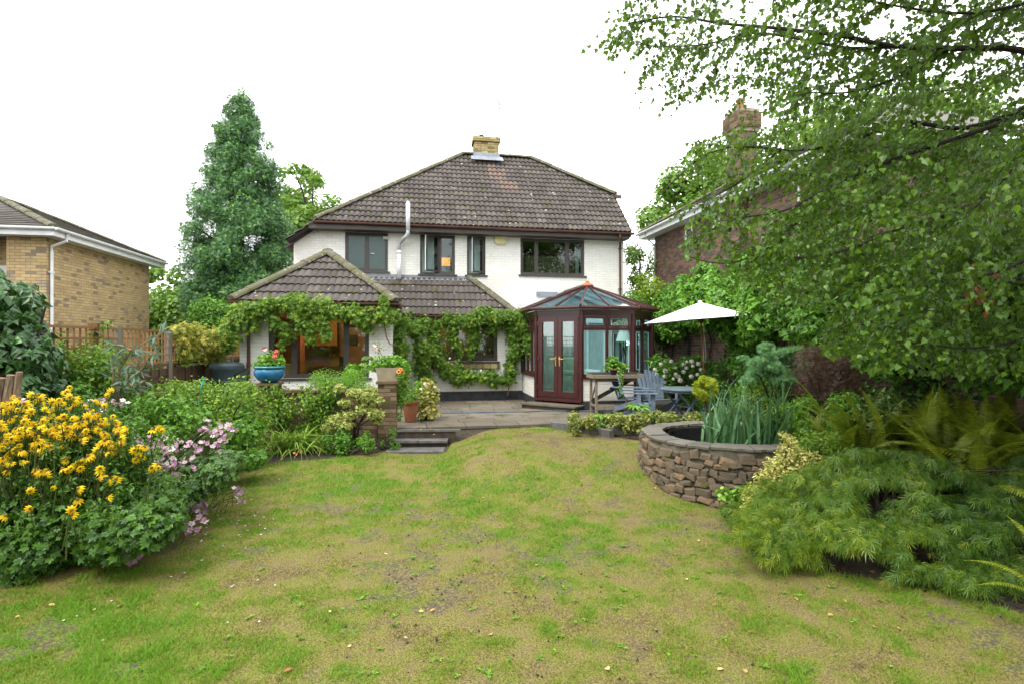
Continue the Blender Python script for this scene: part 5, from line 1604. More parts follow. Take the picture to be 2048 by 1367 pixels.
bricks(Plane3((0, -mid_ - cw / 2, 0), (1, 0, 0), (0, -1, 0)), -.26, .26, 1.5, ctop - .6, [], M['brown_brick'], chm, single=70, world=bw_, only=lambda px, py: py < 560)
bricks(Plane3((-.34, 0, 0), (0, -1, 0), (-1, 0, 0)), mid_ - cw / 2 - .08, mid_ + cw / 2 + .08, ctop - .5, ctop - .1, [], M['old_brick'], chm, single=20, world=bw_)
bricks(Plane3((0, -mid_ - cw / 2 - .08, 0), (1, 0, 0), (0, -1, 0)), -.34, .34, ctop - .5, ctop - .1, [], M['old_brick'], chm, single=20, world=bw_)
mb = MB(); mb.lathe([(.11, 0), (.10, .28), (.12, .30), (.12, .34), (.08, .34)], (-.04, -mid_, ctop), 14, cap0=False); mb.build('chimney_pot', M['terracotta'], bh)

# ---- brown brick boundary wall at the right
GW0 = np.array([4.55, 19.5, 0.]); GWd = unit(np.array([.1, -1, 0.])); GWn = np.array([-GWd[1] * -1, GWd[0] * -1, 0.]); GWn = unit(np.array([-1, -.1, 0.]))
gwall = thing('garden_boundary_wall', 'brown brick boundary wall under the climbers behind the parasol', 'wall', tuple(GW0))
plg = Plane3((0, 0, 0), GWd, GWn)
gws = wall_sheet(plg, 0, 16.5, -.5, 2.16, [], .22, M['brown_mortar'], 'mortar_face', gwall)
gww = lambda P: P + GW0
bricks(plg, 0, 16.5, -.4, 2.15, [], M['brown_brick'], gwall, single=300, world=gww, only=lambda px, py: (px > 1290) & (px < 1740) & (py > 640) & (py < 720), L=.215)
mb = MB()
for i in range(70):
    mb.tone = R.random()
    a = i * .235
    p = GWd * (a + .1175) - GWn * .11
    mb.beam(p + GWd * -.112 + np.array([0, 0, 2.20]), p + GWd * .112 + np.array([0, 0, 2.20]), .25, .07)
mb.build('coping', M['brown_brick'], gwall, kind='stuff')

# ---- low garden wall at the left with two piers
WP = np.array([-2.30, 10.16, -.30])      # the right pier foot
lw = thing('low_garden_wall', 'low weathered brick garden wall with two piers half hidden by creepers', 'wall', tuple(WP), TH)
LM_ = np.array(lw.matrix_basis); lww = lambda P: P @ LM_[:3, :3].T + LM_[:3, 3]
# local x to the right along the wall, y away
core = MB(); core.box(-6.4, -.18, -.10, .10, -.2, 1.00); core = core.build('mortar_core', M['old_mortar'], lw)
bricks(Plane3((0, -.10, 0), (1, 0, 0), (0, -1, 0)), -6.4, -.18, -.06, 1.0, [], M['old_brick'], core, single=150, world=lww, only=lambda px, py: (px > 560))
bricks(Plane3((0, .10, 0), (-1, 0, 0), (0, 1, 0)), .18, 6.4, .3, 1.0, [], M['old_brick'], core)
for i in range(22):
    mb = MB(); x = -.20 - i * .29
    mb.tone = R.random(); mb.box(x - .282, x, -.135, .135, 1.005, 1.045); mb.build('coping_tile', M['old_brick'], lw)
for (px0, ptop, lab) in ((0.0, 1.14, 0), (-2.05, 1.14, 1)):
    c_ = MB(); c_.box(px0 - .165, px0 + .165, -.165, .165, -.2, ptop); c_ = c_.build('pier', M['old_mortar'], lw)
    bricks(Plane3((0, -.165, 0), (1, 0, 0), (0, -1, 0)), px0 - .165, px0 + .165, -.06, ptop, [], M['old_brick'], c_, single=40, world=lww)
    bricks(Plane3((px0 + .165, 0, 0), (0, 1, 0), (1, 0, 0)), -.165, .165, -.06, ptop, [], M['old_brick'], c_, single=0)
    mb = MB(); mb.box(px0 - .20, px0 + .20, -.20, .20, ptop + .002, ptop + .04); mb.build('pier_cap', M['old_brick'], lw)
def lwp(x, y, z): return lww(np.array([x, y, z]))

# blue bowl with geraniums on the left pier
def potted(name, label, cat, loc, prof, matp, group=None, seg=28, rim=None, sx=1, soil=None):
    t = thing(name, label, cat, tuple(loc), group=group)
    mb = MB(); mb.lathe(prof, (0, 0, 0), seg); mb.build('pot', matp, t, smooth=True)
    if rim:
        mb = MB(); mb.lathe(rim[0], (0, 0, 0), seg, cap0=False); mb.build('rim', rim[1], t, smooth=True)
    if soil:
        mb = MB(); mb.lathe([(soil[0], soil[1] - .01), (soil[0] * .98, soil[1])], (0, 0, 0), seg, cap1=True); mb.build('compost', M['soil'], t)
    return t
def crown(t, cl, n, size, mat, shape='round', wid=.8, single=0, up=.7, droop=.3, stem=None, inner=.3, tones=(.5, .25)):
    loc = np.array(t.location)
    cl = np.array(cl, float); cl[:, :3] += loc
    P, ax, nr = clump_pts(cl, n, inner, up, droop)
    put_leaves(t, P, ax, nr, size * R.uniform(.7, 1.25, n), shape, mat, R.normal(tones[0], tones[1], n), wid, single)
    if stem:
        stems_mb((0, 0, stem), [tuple(np.array(c[:3]) - loc) for c in cl[:min(8, len(cl))]], .008, .003, 5, .03).build('stem', M['stem_green'], t)
def flower_heads(t, pts, r, mat, shape='anemone', name='flower', n_pet=1, eye=None, face=(0, -.7, .7), jit=.5):
    """each flower head is a mesh of its own under its plant; pts in world"""
    loc = np.array(t.location)
    key = ('fl', shape, mat.name, round(r, 4), eye)
    for p in pts:
        tone = round(float(R.random()) * 4) / 4
        k = key + (tone,)
        if k not in _LM:
            T, F = SHAPE[shape]
            T = np.array(T, float) * r
            if shape == 'daisy': T[:, 2] = -np.hypot(T[:, 0], T[:, 1]) ** 2 / r * .8 + T[:, 2]
            if shape == 'anemone': T[:, 2] = np.hypot(T[:, 0], T[:, 1]) ** 2 / r * .35
            V = [tuple(x) for x in T]; FF = [tuple(f) for f in F]
            me = MB(); me.tone = tone; me.add(V, FF)
            if eye:
                me.lathe([(r * eye, 0), (r * eye * .8, r * eye * 1.1), (r * eye * .3, r * eye * 1.5)], (0, 0, 0), 6, cap1=True)
            m_ = me.mesh(name, mat)
            if eye:
                m_.materials.append(M['flower_eye'])
                idx = np.zeros(len(m_.polygons), dtype=np.int32); idx[len(FF):] = 1
                m_.polygons.foreach_set('material_index', idx)
            _LM[k] = m_
        n_ = Vector(np.array(face) + R.normal(size=3) * jit).normalized()
        q = n_.to_track_quat('Z', 'Y').to_matrix().to_4x4()
        s = R.uniform(.75, 1.2)
        link(name, _LM[k], t, Matrix.Translation(Vector(np.array(p) - loc)) @ q @ Matrix.Rotation(R.uniform(0, 6.28), 4, 'Z') @ Matrix.Scale(s, 4))

bp = lwp(-2.05, 0, 1.18)
bowl = potted('blue_bowl_planter', 'glazed blue bowl of pink geraniums standing on the left brick pier', 'planter', bp,
              [(.10, 0), (.12, .0), (.20, .06), (.255, .14), (.262, .20), (.235, .255), (.225, .262)], M['blue_glaze'], rim=([(.232, .255), (.262, .262), (.268, .285), (.250, .298), (.225, .285)], M['teal_glaze']), soil=(.225, .265))
crown(bowl, [[-.06, 0, .40, .17, .15, .13], [.08, 0, .44, .15, .14, .14], [.02, .05, .34, .24, .2, .1], [.18, -.02, .36, .10, .10, .08], [-.2, 0, .33, .1, .1, .07]], 620, .048, LEAF['shrub_bright'], 'round', .95, single=20, stem=.26)
flower_heads(bowl, [bp + np.array(d) for d in ((-.07, -.05, .60), (.15, -.06, .55), (.17, -.09, .52), (.14, -.1, .49), (.13, -.1, .46))], .045, M['petal_red'], 'anemone')
flower_heads(bowl, [bp + np.array(d) for d in ((-.09, -.05, .62), (-.05, -.06, .58), (.11, -.1, .47))], .035, M['petal_rose'], 'anemone')
mb = MB(); mb.tube([(-.05, 0, .3), (-.07, -.04, .62)], .004, 5); mb.tube([(.1, 0, .3), (.15, -.07, .52)], .004, 5); mb.build('flower_stem', M['stem_green'], bowl)

tp = lwp(.02, 0, 1.185)
tro = thing('trough_planter', 'pale square planter overflowing with green leaves on the right brick pier', 'planter', tuple(tp), TH)
mb = MB(); mb.add([(-.18, -.13, 0), (.18, -.13, 0), (.18, .13, 0), (-.18, .13, 0), (-.23, -.17, .25), (.23, -.17, .25), (.23, .17, .25), (-.23, .17, .25),
                   (-.21, -.15, .25), (.21, -.15, .25), (.21, .15, .25), (-.21, .15, .25), (-.2, -.14, .21), (.2, -.14, .21), (.2, .14, .21), (-.2, .14, .21)],
                  [(0, 3, 2, 1), (0, 1, 5, 4), (1, 2, 6, 5), (2, 3, 7, 6), (3, 0, 4, 7), (4, 5, 9, 8), (5, 6, 10, 9), (6, 7, 11, 10), (7, 4, 8, 11), (8, 9, 13, 12), (9, 10, 14, 13), (10, 11, 15, 14), (11, 8, 12, 15), (12, 13, 14, 15)])
mb.build('trough', M['trough'], tro)
def rot_cl(cl):
    out = []
    for c in cl:
        p = HU * c[0] - HV * c[1]; out.append([p[0], p[1], c[2], c[3], c[4], c[5]])
    return out
def crown_r(t, cl, *a, **k):
    """crown for a turned thing: leaves placed in world axes"""
    loc = np.array(t.location); c2 = np.array(rot_cl(cl), float); c2[:, :3] += loc
    n, size, mat = a[:3]
    P, ax, nr = clump_pts(c2, n, k.get('inner', .3), k.get('up', .7), k.get('droop', .3))
    put_leaves(t, P, ax, nr, size * R.uniform(.7, 1.25, n), k.get('shape', 'round'), mat, R.normal(.5, .25, n), k.get('wid', .8), k.get('single', 0))
crown_r(tro, [[-.12, 0, .34, .20, .15, .13], [.1, 0, .36, .2, .15, .12], [.26, -.05, .26, .14, .12, .12], [.22, -.12, .12, .08, .08, .14], [-.25, -.05, .27, .1, .1, .1]], 900, .05, LEAF['shrub_bright'], shape='three', wid=1.0, single=20)
fp = np.array(tro.location)
for d in ((.22, -.16, .20), (.25, -.14, .15), (.19, -.18, .17)):
    mb = MB(); k_ = 7
    for i in range(7):
        a_ = i * .9; mb.lathe([(.02, 0), (.012, .02)], (d[0] + .03 * math.cos(a_), d[1] - .01, d[2] + .03 * math.sin(a_)), 6, cap1=True)
    mb.build('flower', M['petal_orange'], tro)

# terracotta pot on the terrace
pp = np.array([(821 - 1024) / 1100 * 11.05, 11.05, 0.0])
tpot = potted('terracotta_pot', 'terracotta pot with greyish flowering plant on terrace edge by pier', 'plant pot', pp,
              [(.10, 0), (.105, .01), (.155, .36)], M['terracotta'], rim=([(.158, .36), (.172, .365), (.175, .42), (.155, .425), (.15, .38)], M['terracotta']), soil=(.15, .395))
crown(tpot, [[0, 0, .47, .17, .15, .07], [-.1, 0, .45, .14, .12, .07], [.1, -.04, .44, .13, .12, .06]], 500, .035, LEAF['grey'], 'needle', .8, stem=.38)
flower_heads(tpot, [pp + np.array([R.uniform(-.2, .2), R.uniform(-.15, .05), R.uniform(.46, .56)]) for _ in range(14)], .012, M['petal_pink'], 'anemone')
yp = np.array([(850 - 1024) / 1100 * 11.4, 11.4, 0.0])
ypt = potted('yellow_leaf_plant', 'mound of round yellow green leaves spilling beside the terracotta pot', 'plant', yp, [(.10, 0), (.15, .25), (.14, .26)], M['black_plastic'], soil=(.14, .24))
crown(ypt, [[0, 0, .45, .24, .2, .2], [.14, -.14, .20, .16, .12, .18], [-.05, -.16, .16, .14, .1, .14], [.02, 0, .68, .2, .15, .16], [-.12, 0, .55, .15, .15, .15], [.2, -.02, .52, .12, .1, .12]], 650, .075, LEAF['ground'], 'round', 1.0, single=60, stem=.2, tones=(.95, .25))

# climbing rose on the back of the pier
def climber(name, label, cls, n, size, mat, shape='oval', wid=.5, paths=(), sm='stem_tan', single=0, tones=(.5, .25), inner=.1, up=.35, droop=.55, cat='climbing plant', r=.012, n_extra=0):
    c0 = np.array(cls[0][:3]); c0[2] = float(gz(c0[0], c0[1]))
    t = thing(name, label, cat, tuple(c0))
    P, ax, nr = clump_pts(cls, n, inner, up, droop)
    loose = R.random(n) < .45
    P = P + R.normal(size=P.shape) * (.055 * loose)[:, None]
    nr = unit(nr + np.array([0, -.45, 0]))
    put_leaves(t, P, ax, nr, size * R.uniform(.65, 1.3, n), shape, mat, R.normal(tones[0], tones[1], n), wid, single)
    for p in paths:
        mb = MB(); pts = [tuple(np.array(q) - c0) for q in p]
        mb.tube(pts, [r * (1 - .5 * i / len(pts)) for i in range(len(pts))], 6); mb.build('stem', M[sm], t)
    return t
def chain(pts, r, jitter=.05, step=.18, rz=None):
    """clump list along a polyline of world points (with optional own radius as 4th number)"""
    out = []
    for (a, b) in zip(pts[:-1], pts[1:]):
        a, b = np.array(a, float), np.array(b, float)
        ra = a[3] if len(a) > 3 else r; rb = b[3] if len(b) > 3 else r
        n = max(1, int(np.linalg.norm(b[:3] - a[:3]) / step))
        for i in range(n):
            t = i / n
            p = a[:3] * (1 - t) + b[:3] * t + R.normal(size=3) * jitter
            q = ra * (1 - t) + rb * t
            q *= R.uniform(.7, 1.3)
            out.append([p[0], p[1], p[2], q, q, q * .9])
    return out

# ---- fence with trellis at the left
FA, FS = -4.61, -.182
def fpt(Y, z=0): return np.array([FA + FS * Y, Y, z])
fdir = unit(np.array([FS, 1, 0]))
fence = thing('trellis_topped_fence', 'brown boarded fence with orange trellis top and grey posts at left', 'fence', tuple(fpt(6.8)))
FO = np.array(fence.location)
ROTF = math.atan2(fdir[1], fdir[0])
posts = [1.4, 3.2, 5.0, 6.8, 8.6, 10.4, 12.2, 14.0, 15.8]
def fb(name, p, q, w, h, mat, tone=None):
    mb = MB(); mb.tone = R.random() if tone is None else tone
    mb.beam(tuple(p - FO), tuple(q - FO), w, h); return mb.build(name, mat, fence)
for i, Y in enumerate(posts):
    zt = 1.92 - .02 * i
    mb = MB(); mb.beam(tuple(fpt(Y, -.2) - FO), tuple(fpt(Y, zt) - FO), .10, .10, up=(0, 1, 0)); mb.build('post', M['fence_post'], fence)
off_ = np.array([.0, 0, 0])
for i in range(len(posts) - 1):
    Ya, Yb = posts[i] + .06, posts[i + 1] - .06
    # overlapping horizontal boards
    for k in range(9):
        z = .02 + k * .128
        mb = MB(); mb.tone = R.random()
        a, b = fpt(Ya, z) - FO, fpt(Yb, z) - FO
        n_ = np.array([1, -FS, 0]) * 0.008
        mb.beam(a + n_, b + n_, .012, .14); mb.build('board', M['fence_board'], fence)
    for k in range(6):
        Y = Ya + .02 + (Yb - Ya - .04) * k / 5
        p = fpt(Y) - FO + np.array([.03, 0, 0])
        mb = MB(); mb.tone = .9; mb.beam(p + np.array([0, 0, -.02]), p + np.array([0, 0, 1.15]), .035, .02, up=(0, 1, 0)); mb.build('batten', M['fence_board'], fence)
    fb('top_rail', fpt(Ya, 1.18) + np.array([.02, 0, 0]), fpt(Yb, 1.18) + np.array([.02, 0, 0]), .05, .04, M['fence_board'])
    for z in (1.23, 1.80):
        fb('trellis_rail', fpt(Ya, z) + np.array([.01, 0, 0]), fpt(Yb, z) + np.array([.01, 0, 0]), .03, .035, M['trellis_wood'])
    for k in range(3):
        z = 1.37 + k * .14
        fb('trellis_slat', fpt(Ya, z) + np.array([.022, 0, 0]), fpt(Yb, z) + np.array([.022, 0, 0]), .012, .025, M['trellis_wood'])
    nb_ = 12
    for k in range(nb_):
        Y = Ya + (Yb - Ya) * (k + .5) / nb_
        mb = MB(); mb.tone = R.random()
        p = fpt(Y) - FO + np.array([.008, 0, 0])
        mb.beam(p + np.array([0, 0, 1.245]), p + np.array([0, 0, 1.785]), .025, .012, up=(0, 1, 0)); mb.build('trellis_slat', M['trellis_wood'], fence)
rb = thing('rusty_bracket', 'rusty metal wedge shaped bracket standing above the fence by the climber', 'bracket', tuple(at(187, 690, 8.0)))
mb = MB(); p0 = np.array([0, 0, 0.])
mb.add([(-.075, -.02, .31), (.075, -.02, .31), (.03, -.02, 0), (-.02, -.02, -.05), (-.075, .03, .31), (.075, .03, .31), (.03, .03, 0), (-.02, .03, -.05)],
       [(0, 3, 2, 1), (4, 5, 6, 7), (0, 1, 5, 4), (1, 2, 6, 5), (2, 3, 7, 6), (3, 0, 4, 7)]); mb.build('plate', M['rust'], rb)
mb = MB(); mb.tube([(0, .0, 0), (0, .0, -1.6)], .02, 6); mb.build('rod', M['rust'], rb)

# water butt
wb_p = np.array([(454 - 1024) / 1100 * 12.0, 12.0, -.05])
wb = thing('water_butt', 'dark green grey plastic water butt beside the kitchen wing corner', 'water butt', tuple(wb_p))
mb = MB(); mb.lathe([(.27, 0), (.30, .35), (.32, .80), (.335, 1.05), (.345, 1.06), (.345, 1.12), (.33, 1.125)], (0, 0, 0), 28); mb.build('barrel', M['butt'], wb, smooth=True)
mb = MB(); mb.lathe([(.352, 1.10), (.352, 1.145), (.30, 1.20), (.12, 1.215)], (0, 0, 0), 28, cap0=False, cap1=True); mb.build('lid', M['butt'], wb)
for z in (.5, .8):
    mb = MB(); mb.lathe([(.315 + (z - .5) * .04, z), (.33 + (z - .5) * .04, z + .015), (.318 + (z - .5) * .04, z + .03)], (0, 0, 0), 28, cap0=False); mb.build('rib', M['butt'], wb)
dp = hw(np.array([du, -EV - .09, 1.0]))
hs = thing('overflow_hose', 'black ribbed hose joining water butt to brown downpipe', 'hose', tuple(wb_p))
mb = MB(); a_ = np.array([.28, -.22, .93]); b_ = dp - wb_p; b_[2] = 1.06
mb.tube([tuple(a_), tuple(a_ * .6 + b_ * .4 + np.array([0, -.04, .01])), tuple(b_)], .028, 8); mb.build('hose', M['black_plastic'], hs)
gh = thing('green_garden_hose', 'thin green hose hanging down the white wall by the water butt', 'hose', tuple(dp))
mb = MB(); mb.tube([(0.02, -.02, .02), (-.06, -.05, -.25), (-.14, -.06, -.6), (-.2, -.08, -1.0)], .011, 6); mb.build('hose', M['hose_green'], gh)
gh2p = at(398, 790, 7.8)
gh2 = thing('green_watering_hose', 'green hose end with white nozzle hanging out of the shrubs', 'hose', tuple(gh2p))
mb = MB(); mb.tube([(.05, .05, .25), (.03, 0, .12), (0, -.01, -.1), (.0, -.01, -.38)], .011, 6); mb.build('hose', M['hose_green'], gh2)
mb = MB(); mb.lathe([(.02, 0), (.04, -.03), (.035, -.07)], (0, -.01, -.38), 10, cap1=True); mb.build('nozzle', M['white_plastic'], gh2)

# hose across the terrace
h0 = np.array([(862 - 1024) / 1100 * 12.2, 12.2, .012])
hp = [(862, 828), (900, 826), (960, 825), (1020, 824), (1080, 822.5), (1140, 822), (1190, 822), (1260, 819), (1330, 818)]
gh3 = thing('terrace_hose', 'thin blue grey hose lying across the terrace', 'hose', tuple(h0))
mb = MB(); mb.tube([((px - 1024) / 1100 * (EYE * 1100 / (py - 683.5)) - h0[0], EYE * 1100 / (py - 683.5) - h0[1], .004) for px, py in hp], .012, 6); mb.build('hose', M['hose_blue'], gh3)

# ================================================================ TERRACE FURNITURE
bench_p = np.array([1.82, 12.12, 0])
pb_ = thing('potting_bench', 'grey weathered wooden potting bench against the conservatory', 'bench', tuple(bench_p), math.radians(8))
BWd, BD, BH = 1.16, .52, .83
for i in range(4):
    mb = MB(); mb.box(-.02, BWd + .02, i * .13, i * .13 + .122, BH, BH + .022); mb.build('top_plank', M['bench_wood'], pb_)
for (x, y) in ((.03, .03), (BWd - .08, .03), (.03, BD - .08), (BWd - .08, BD - .08)):
    mb = MB(); mb.box(x, x + .05, y, y + .05, 0, BH - .002); mb.build('leg', M['bench_wood'], pb_)
mb = MB(); mb.box(-.03, BWd + .03, -.022, -.002, BH - .03, BH + .045); mb.build('front_rail', M['bench_wood'], pb_)
mb = MB(); mb.box(-.045, -.022, -.02, BD, BH - .03, BH + .055); mb.build('end_rail', M['bench_wood'], pb_)
mb = MB(); mb.box(BWd + .022, BWd + .045, -.02, BD, BH - .03, BH + .055); mb.build('end_rail', M['bench_wood'], pb_)
mb = MB(); mb.box(-.02, BWd + .02, BD + .002, BD + .02, BH - .03, BH + .08); mb.build('back_rail', M['bench_dark'], pb_)
mb = MB(); mb.box(.03, BWd - .03, .012, .028, BH - .10, BH - .032); mb.build('apron', M['bench_dark'], pb_)
mb = MB(); mb.beam((.10, BD - .02, .26), (BWd - .1, BD - .02, .76), .02, .09); mb.build('brace', M['bench_dark'], pb_)
mb = MB(); mb.beam((.055, .04, .72), (.055, BD - .06, .26), .03, .045); mb.build('end_brace', M['bench_wood'], pb_)
for i in range(3):
    mb = MB(); mb.box(.03, BWd - .03, .08 + i * .13, .08 + i * .13 + .12, .17, .19); mb.build('shelf_plank', M['bench_wood'], pb_)
mb = MB(); mb.box(.081, BWd - .081, .035, .055, .10, .19); mb.build('lower_rail', M['bench_wood'], pb_)
gp = bench_p + np.array([.46, .22, BH + .024])
gt = potted('potted_geranium', 'trailing green geranium in small pot on the potting bench', 'potted plant', gp, [(.06, 0), (.085, .12)], M['black_plastic'], rim=([(.087, .12), (.095, .125), (.095, .16), (.08, .16)], M['terracotta']), soil=(.08, .14))
crown(gt, [[0, 0, .27, .17, .13, .09], [-.12, 0, .22, .10, .1, .08], [.15, 0, .20, .12, .1, .07], [.24, 0, .2, .08, .08, .06], [-.02, 0, .37, .1, .1, .07]], 330, .06, LEAF['shrub_bright'], 'round', 1.0, single=40, stem=.13)
tv = thing('trailing_ivy_plant', 'small trailing ivy hanging over the front of the potting bench', 'plant', tuple(gp + np.array([.10, -.16, 0])))
tvc = [[gp[0] + .10 + R.normal() * .03, gp[1] - .26 + R.normal() * .02, gp[2] + .15 - i * .055, .055, .04, .05] for i in range(11)]
P, ax, nr = clump_pts(tvc, 170, .1, .3, .8)
put_leaves(tv, P, ax, unit(nr + np.array([0, -.6, 0])), .045 * R.uniform(.7, 1.2, 170), 'ivy', LEAF['shrub_bright'], R.normal(.6, .2, 170), .8, 30)
mb = MB(); mb.tube([(0, 0, .08), (.0, -.08, .10), (0, -.10, -.1), (0.02, -.10, -.42)], .005, 5); mb.build('stem', M['stem_green'], tv)

def adirondack(label, loc, rz):
    t = thing('garden_chair', label, 'chair', tuple(loc), rz, 'blue grey slatted garden chairs')
    # faces -y
    mt_ = M['blue_paint']
    for i in range(7):
        x = (i - 3) * .082
        h = .62 - .018 * (i - 3) ** 2
        mb = MB()
        base = Vector((x * .85, .22, .33)); tip = Vector((x * 1.12, .22 + .20 * h / .62, .33 + h))
        mb.beam(base, tip, .066, .016, up=(0, 1, 0), w2=.074)
        n_ = tip + Vector((0, .006, .02))
        mb.beam(tip, n_, .074, .016, up=(0, 1, 0), w2=.045)
        mb.build('back_slat', mt_, t)
    for i in range(5):
        y = -.26 + i * .105
        mb = MB(); mb.beam((-.27, y, .385 - i * .014), (.27, y, .385 - i * .014), .09, .018, up=(0, 0, 1)); mb.build('seat_slat', mt_, t)
    for sx in (-1, 1):
        mb = MB(); mb.box(sx * .30 - .012, sx * .30 + .012, -.30, -.21, 0, .60); mb.build('leg', mt_, t)
        mb = MB(); mb.beam((sx * .275, -.30, .34), (sx * .275, .52, .03), .022, .10); mb.build('leg', mt_, t)
        mb = MB(); mb.beam((sx * .33, -.34, .612), (sx * .33, .36, .612), .12, .02); mb.build('armrest', mt_, t)
    mb = MB(); mb.beam((-.30, .40, .56), (.30, .40, .56), .02, .06); mb.build('back_rail', mt_, t)
    mb = MB(); mb.beam((-.26, .232, .36), (.26, .232, .36), .02, .05); mb.build('back_rail', mt_, t)
    return t
c1 = adirondack('blue grey slatted chair facing the lawn, behind the left end of the round table', (3.16, 11.9, 0), math.radians(12))
def copy_chair(label, loc, rz, src=c1):
    o = src.copy(); COL.objects.link(o); o.location = loc; o.rotation_euler = (0, 0, rz); o['label'] = label
    for ch in src.children:
        c = ch.copy(); COL.objects.link(c); c.parent = o
    return o
copy_chair('blue grey slatted chair seen side-on just right of the potting bench legs, nearest the lawn', (2.52, 10.95, 0), math.radians(80))
copy_chair('blue grey slatted chair seen edge-on between the potting bench and the round table', (2.66, 12.35, 0), math.radians(65))
tb = thing('round_garden_table', 'round blue grey folding garden table on crossed legs', 'table', (3.42, 11.0, 0), math.radians(20))
mb = MB(); mb.lathe([(.44, .655), (.455, .66), (.455, .682), (.44, .687)], (0, 0, 0), 36, cap1=True); mb.build('tabletop', M['table_paint'], tb)
mb = MB(); mb.lathe([(.40, .61), (.40, .654)], (0, 0, 0), 24, cap0=False); mb.build('apron', M['blue_paint'], tb)
for sx in (-1, 1):
    for sy in (-1, 1):
        mb = MB(); mb.beam((sx * .30, sy * .26, 0), (-sx * .28, sy * .22, .64), .028, .045, up=(0, 1, 0)); mb.build('leg', M['blue_paint'], tb)
mb = MB(); mb.beam((.01, -.25, .32), (.01, .25, .32), .025, .025); mb.build('stretcher', M['blue_paint'], tb)

um_p = np.array([4.16, 12.0, 0])
um = thing('garden_parasol', 'white canvas garden parasol on a red brown wooden pole', 'parasol', tuple(um_p), 0)
tilt = Vector((-.055, 0, 1)).normalized()
top = Vector((-.06, 0, 2.46)); hubp = Vector((-.045, 0, 2.07))
cm = MB()
nr_ = 6
cps = []
for k in range(nr_):
    a = math.pi / nr_ * 0 + 2 * math.pi * k / nr_
    x, y = 1.25 * math.cos(a), 1.25 * math.sin(a)
    z = 2.09 + x * .073
    cps.append(Vector((x - .03, y, z)))
V, F = [], []
RG = 5
for k in range(nr_):
    a, b = cps[k], cps[(k + 1) % nr_]
    rows_ = []
    for i in range(RG + 1):
        t = i / RG
        row = []
        for j in range(5):
            s = j / 4
            e = a.lerp(b, s)
            e = e.lerp(Vector((-.03, 0, e.z)), .06 * math.sin(math.pi * s))
            p = top.lerp(e, t)
            p.z -= .05 * math.sin(math.pi * s) * t * (1 - t) * 4 * .6
            row.append(p)
        rows_.append(row)
    for i in range(RG):
        for j in range(4):
            b0 = len(V)
            V += [rows_[i][j], rows_[i + 1][j], rows_[i + 1][j + 1], rows_[i][j + 1]]
            F.append((b0, b0 + 1, b0 + 2, b0 + 3))
cm.add(V, F)
cano = cm.build('canopy', M['canvas'], um, smooth=False)
sol = cano.modifiers.new('thick', 'SOLIDIFY'); sol.thickness = .006
for k in range(nr_):
    mb = MB(); mb.tube([top + Vector((0, 0, -.03)), cps[k] + Vector((0, 0, -.012))], .009, 5); rb_ = mb.build('rib', M['pole_wood'], um)
    mb = MB(); mb.tube([hubp, top.lerp(cps[k], .45) + Vector((0, 0, -.0))], .008, 5); mb.build('strut', M['pole_wood'], rb_)
mb = MB(); mb.tube([(.10, 0, 0), (.02, 0, 1.1), (-.06, 0, 2.46)], .021, 10); mb.build('pole', M['pole_wood'], um)
mb = MB(); mb.lathe([(.05, -.05), (.06, -.02), (.06, .03), (.03, .06)], tuple(hubp), 12, cap1=True); mb.build('hub', M['pole_wood'], um)
mb = MB(); mb.lathe([(.05, 0), (.035, .04)], tuple(top), 10, cap1=True); mb.build('finial', M['canvas'], um)
mb = MB(); mb.tube([tuple(hubp + Vector((.03, -.03, 0))), (.05, -.04, 1.5), (.045, -.03, 1.15), (.01, -.03, 1.2), (.02, -.035, 1.9), tuple(hubp + Vector((.01, -.04, 0)))], .005, 4); mb.build('cord', M['rope'], um)
mb = MB(); mb.lathe([(.25, 0), (.25, .06), (.05, .09), (.04, .3)], (.10, 0, 0), 18, cap1=True); mb.build('base', M['slate_step'], um)

# ================================================================ RAISED STONE POND
PC = np.array([3.0, 7.6]); PR, RIM = 1.13, .35
pond = thing('raised_stone_pond', 'round raised pond walled in rough brown stone with slate capping', 'pond', (PC[0], PC[1], -.45))
ZB = -.45
mb = MB(); mb.lathe([(PR + .065, 0), (PR + .045, .3), (PR + .02, RIM - ZB - .04)], (0, 0, 0), 56, cap0=False); mb.lathe([(PR - .30, .35), (PR - .30, RIM - ZB - .04)], (0, 0, 0), 56, cap0=False); mb.build('mortar_core', M['stone_mortar'], pond)
stone_vars = []
for k in range(9):
    V, F = [], []
    e = .22
    for sx in (-1, 1):
        for sy in (-1, 1):
            for sz in (-1, 1):
                V += [(sx * (1 - e), sy * (1 - e), sz), (sx * (1 - e), sy, sz * (1 - e)), (sx, sy * (1 - e), sz * (1 - e))]
    from mathutils.geometry import convex_hull_2d
    import bmesh
    bm = bmesh.new()
    for v in V:
        bm.verts.new([.5 * c * R.uniform(.55, 1.15) for c in v])
    bmesh.ops.convex_hull(bm, input=bm.verts)
    me = bpy.data.meshes.new('stone'); bm.to_mesh(me); bm.free()
    me.materials.append(M['stone'])
    a = me.attributes.new('tone', 'FLOAT', 'FACE'); a.data.foreach_set('value', np.full(len(me.polygons), R.random(), dtype=np.float32))
    stone_vars.append(me)
z = 0.02
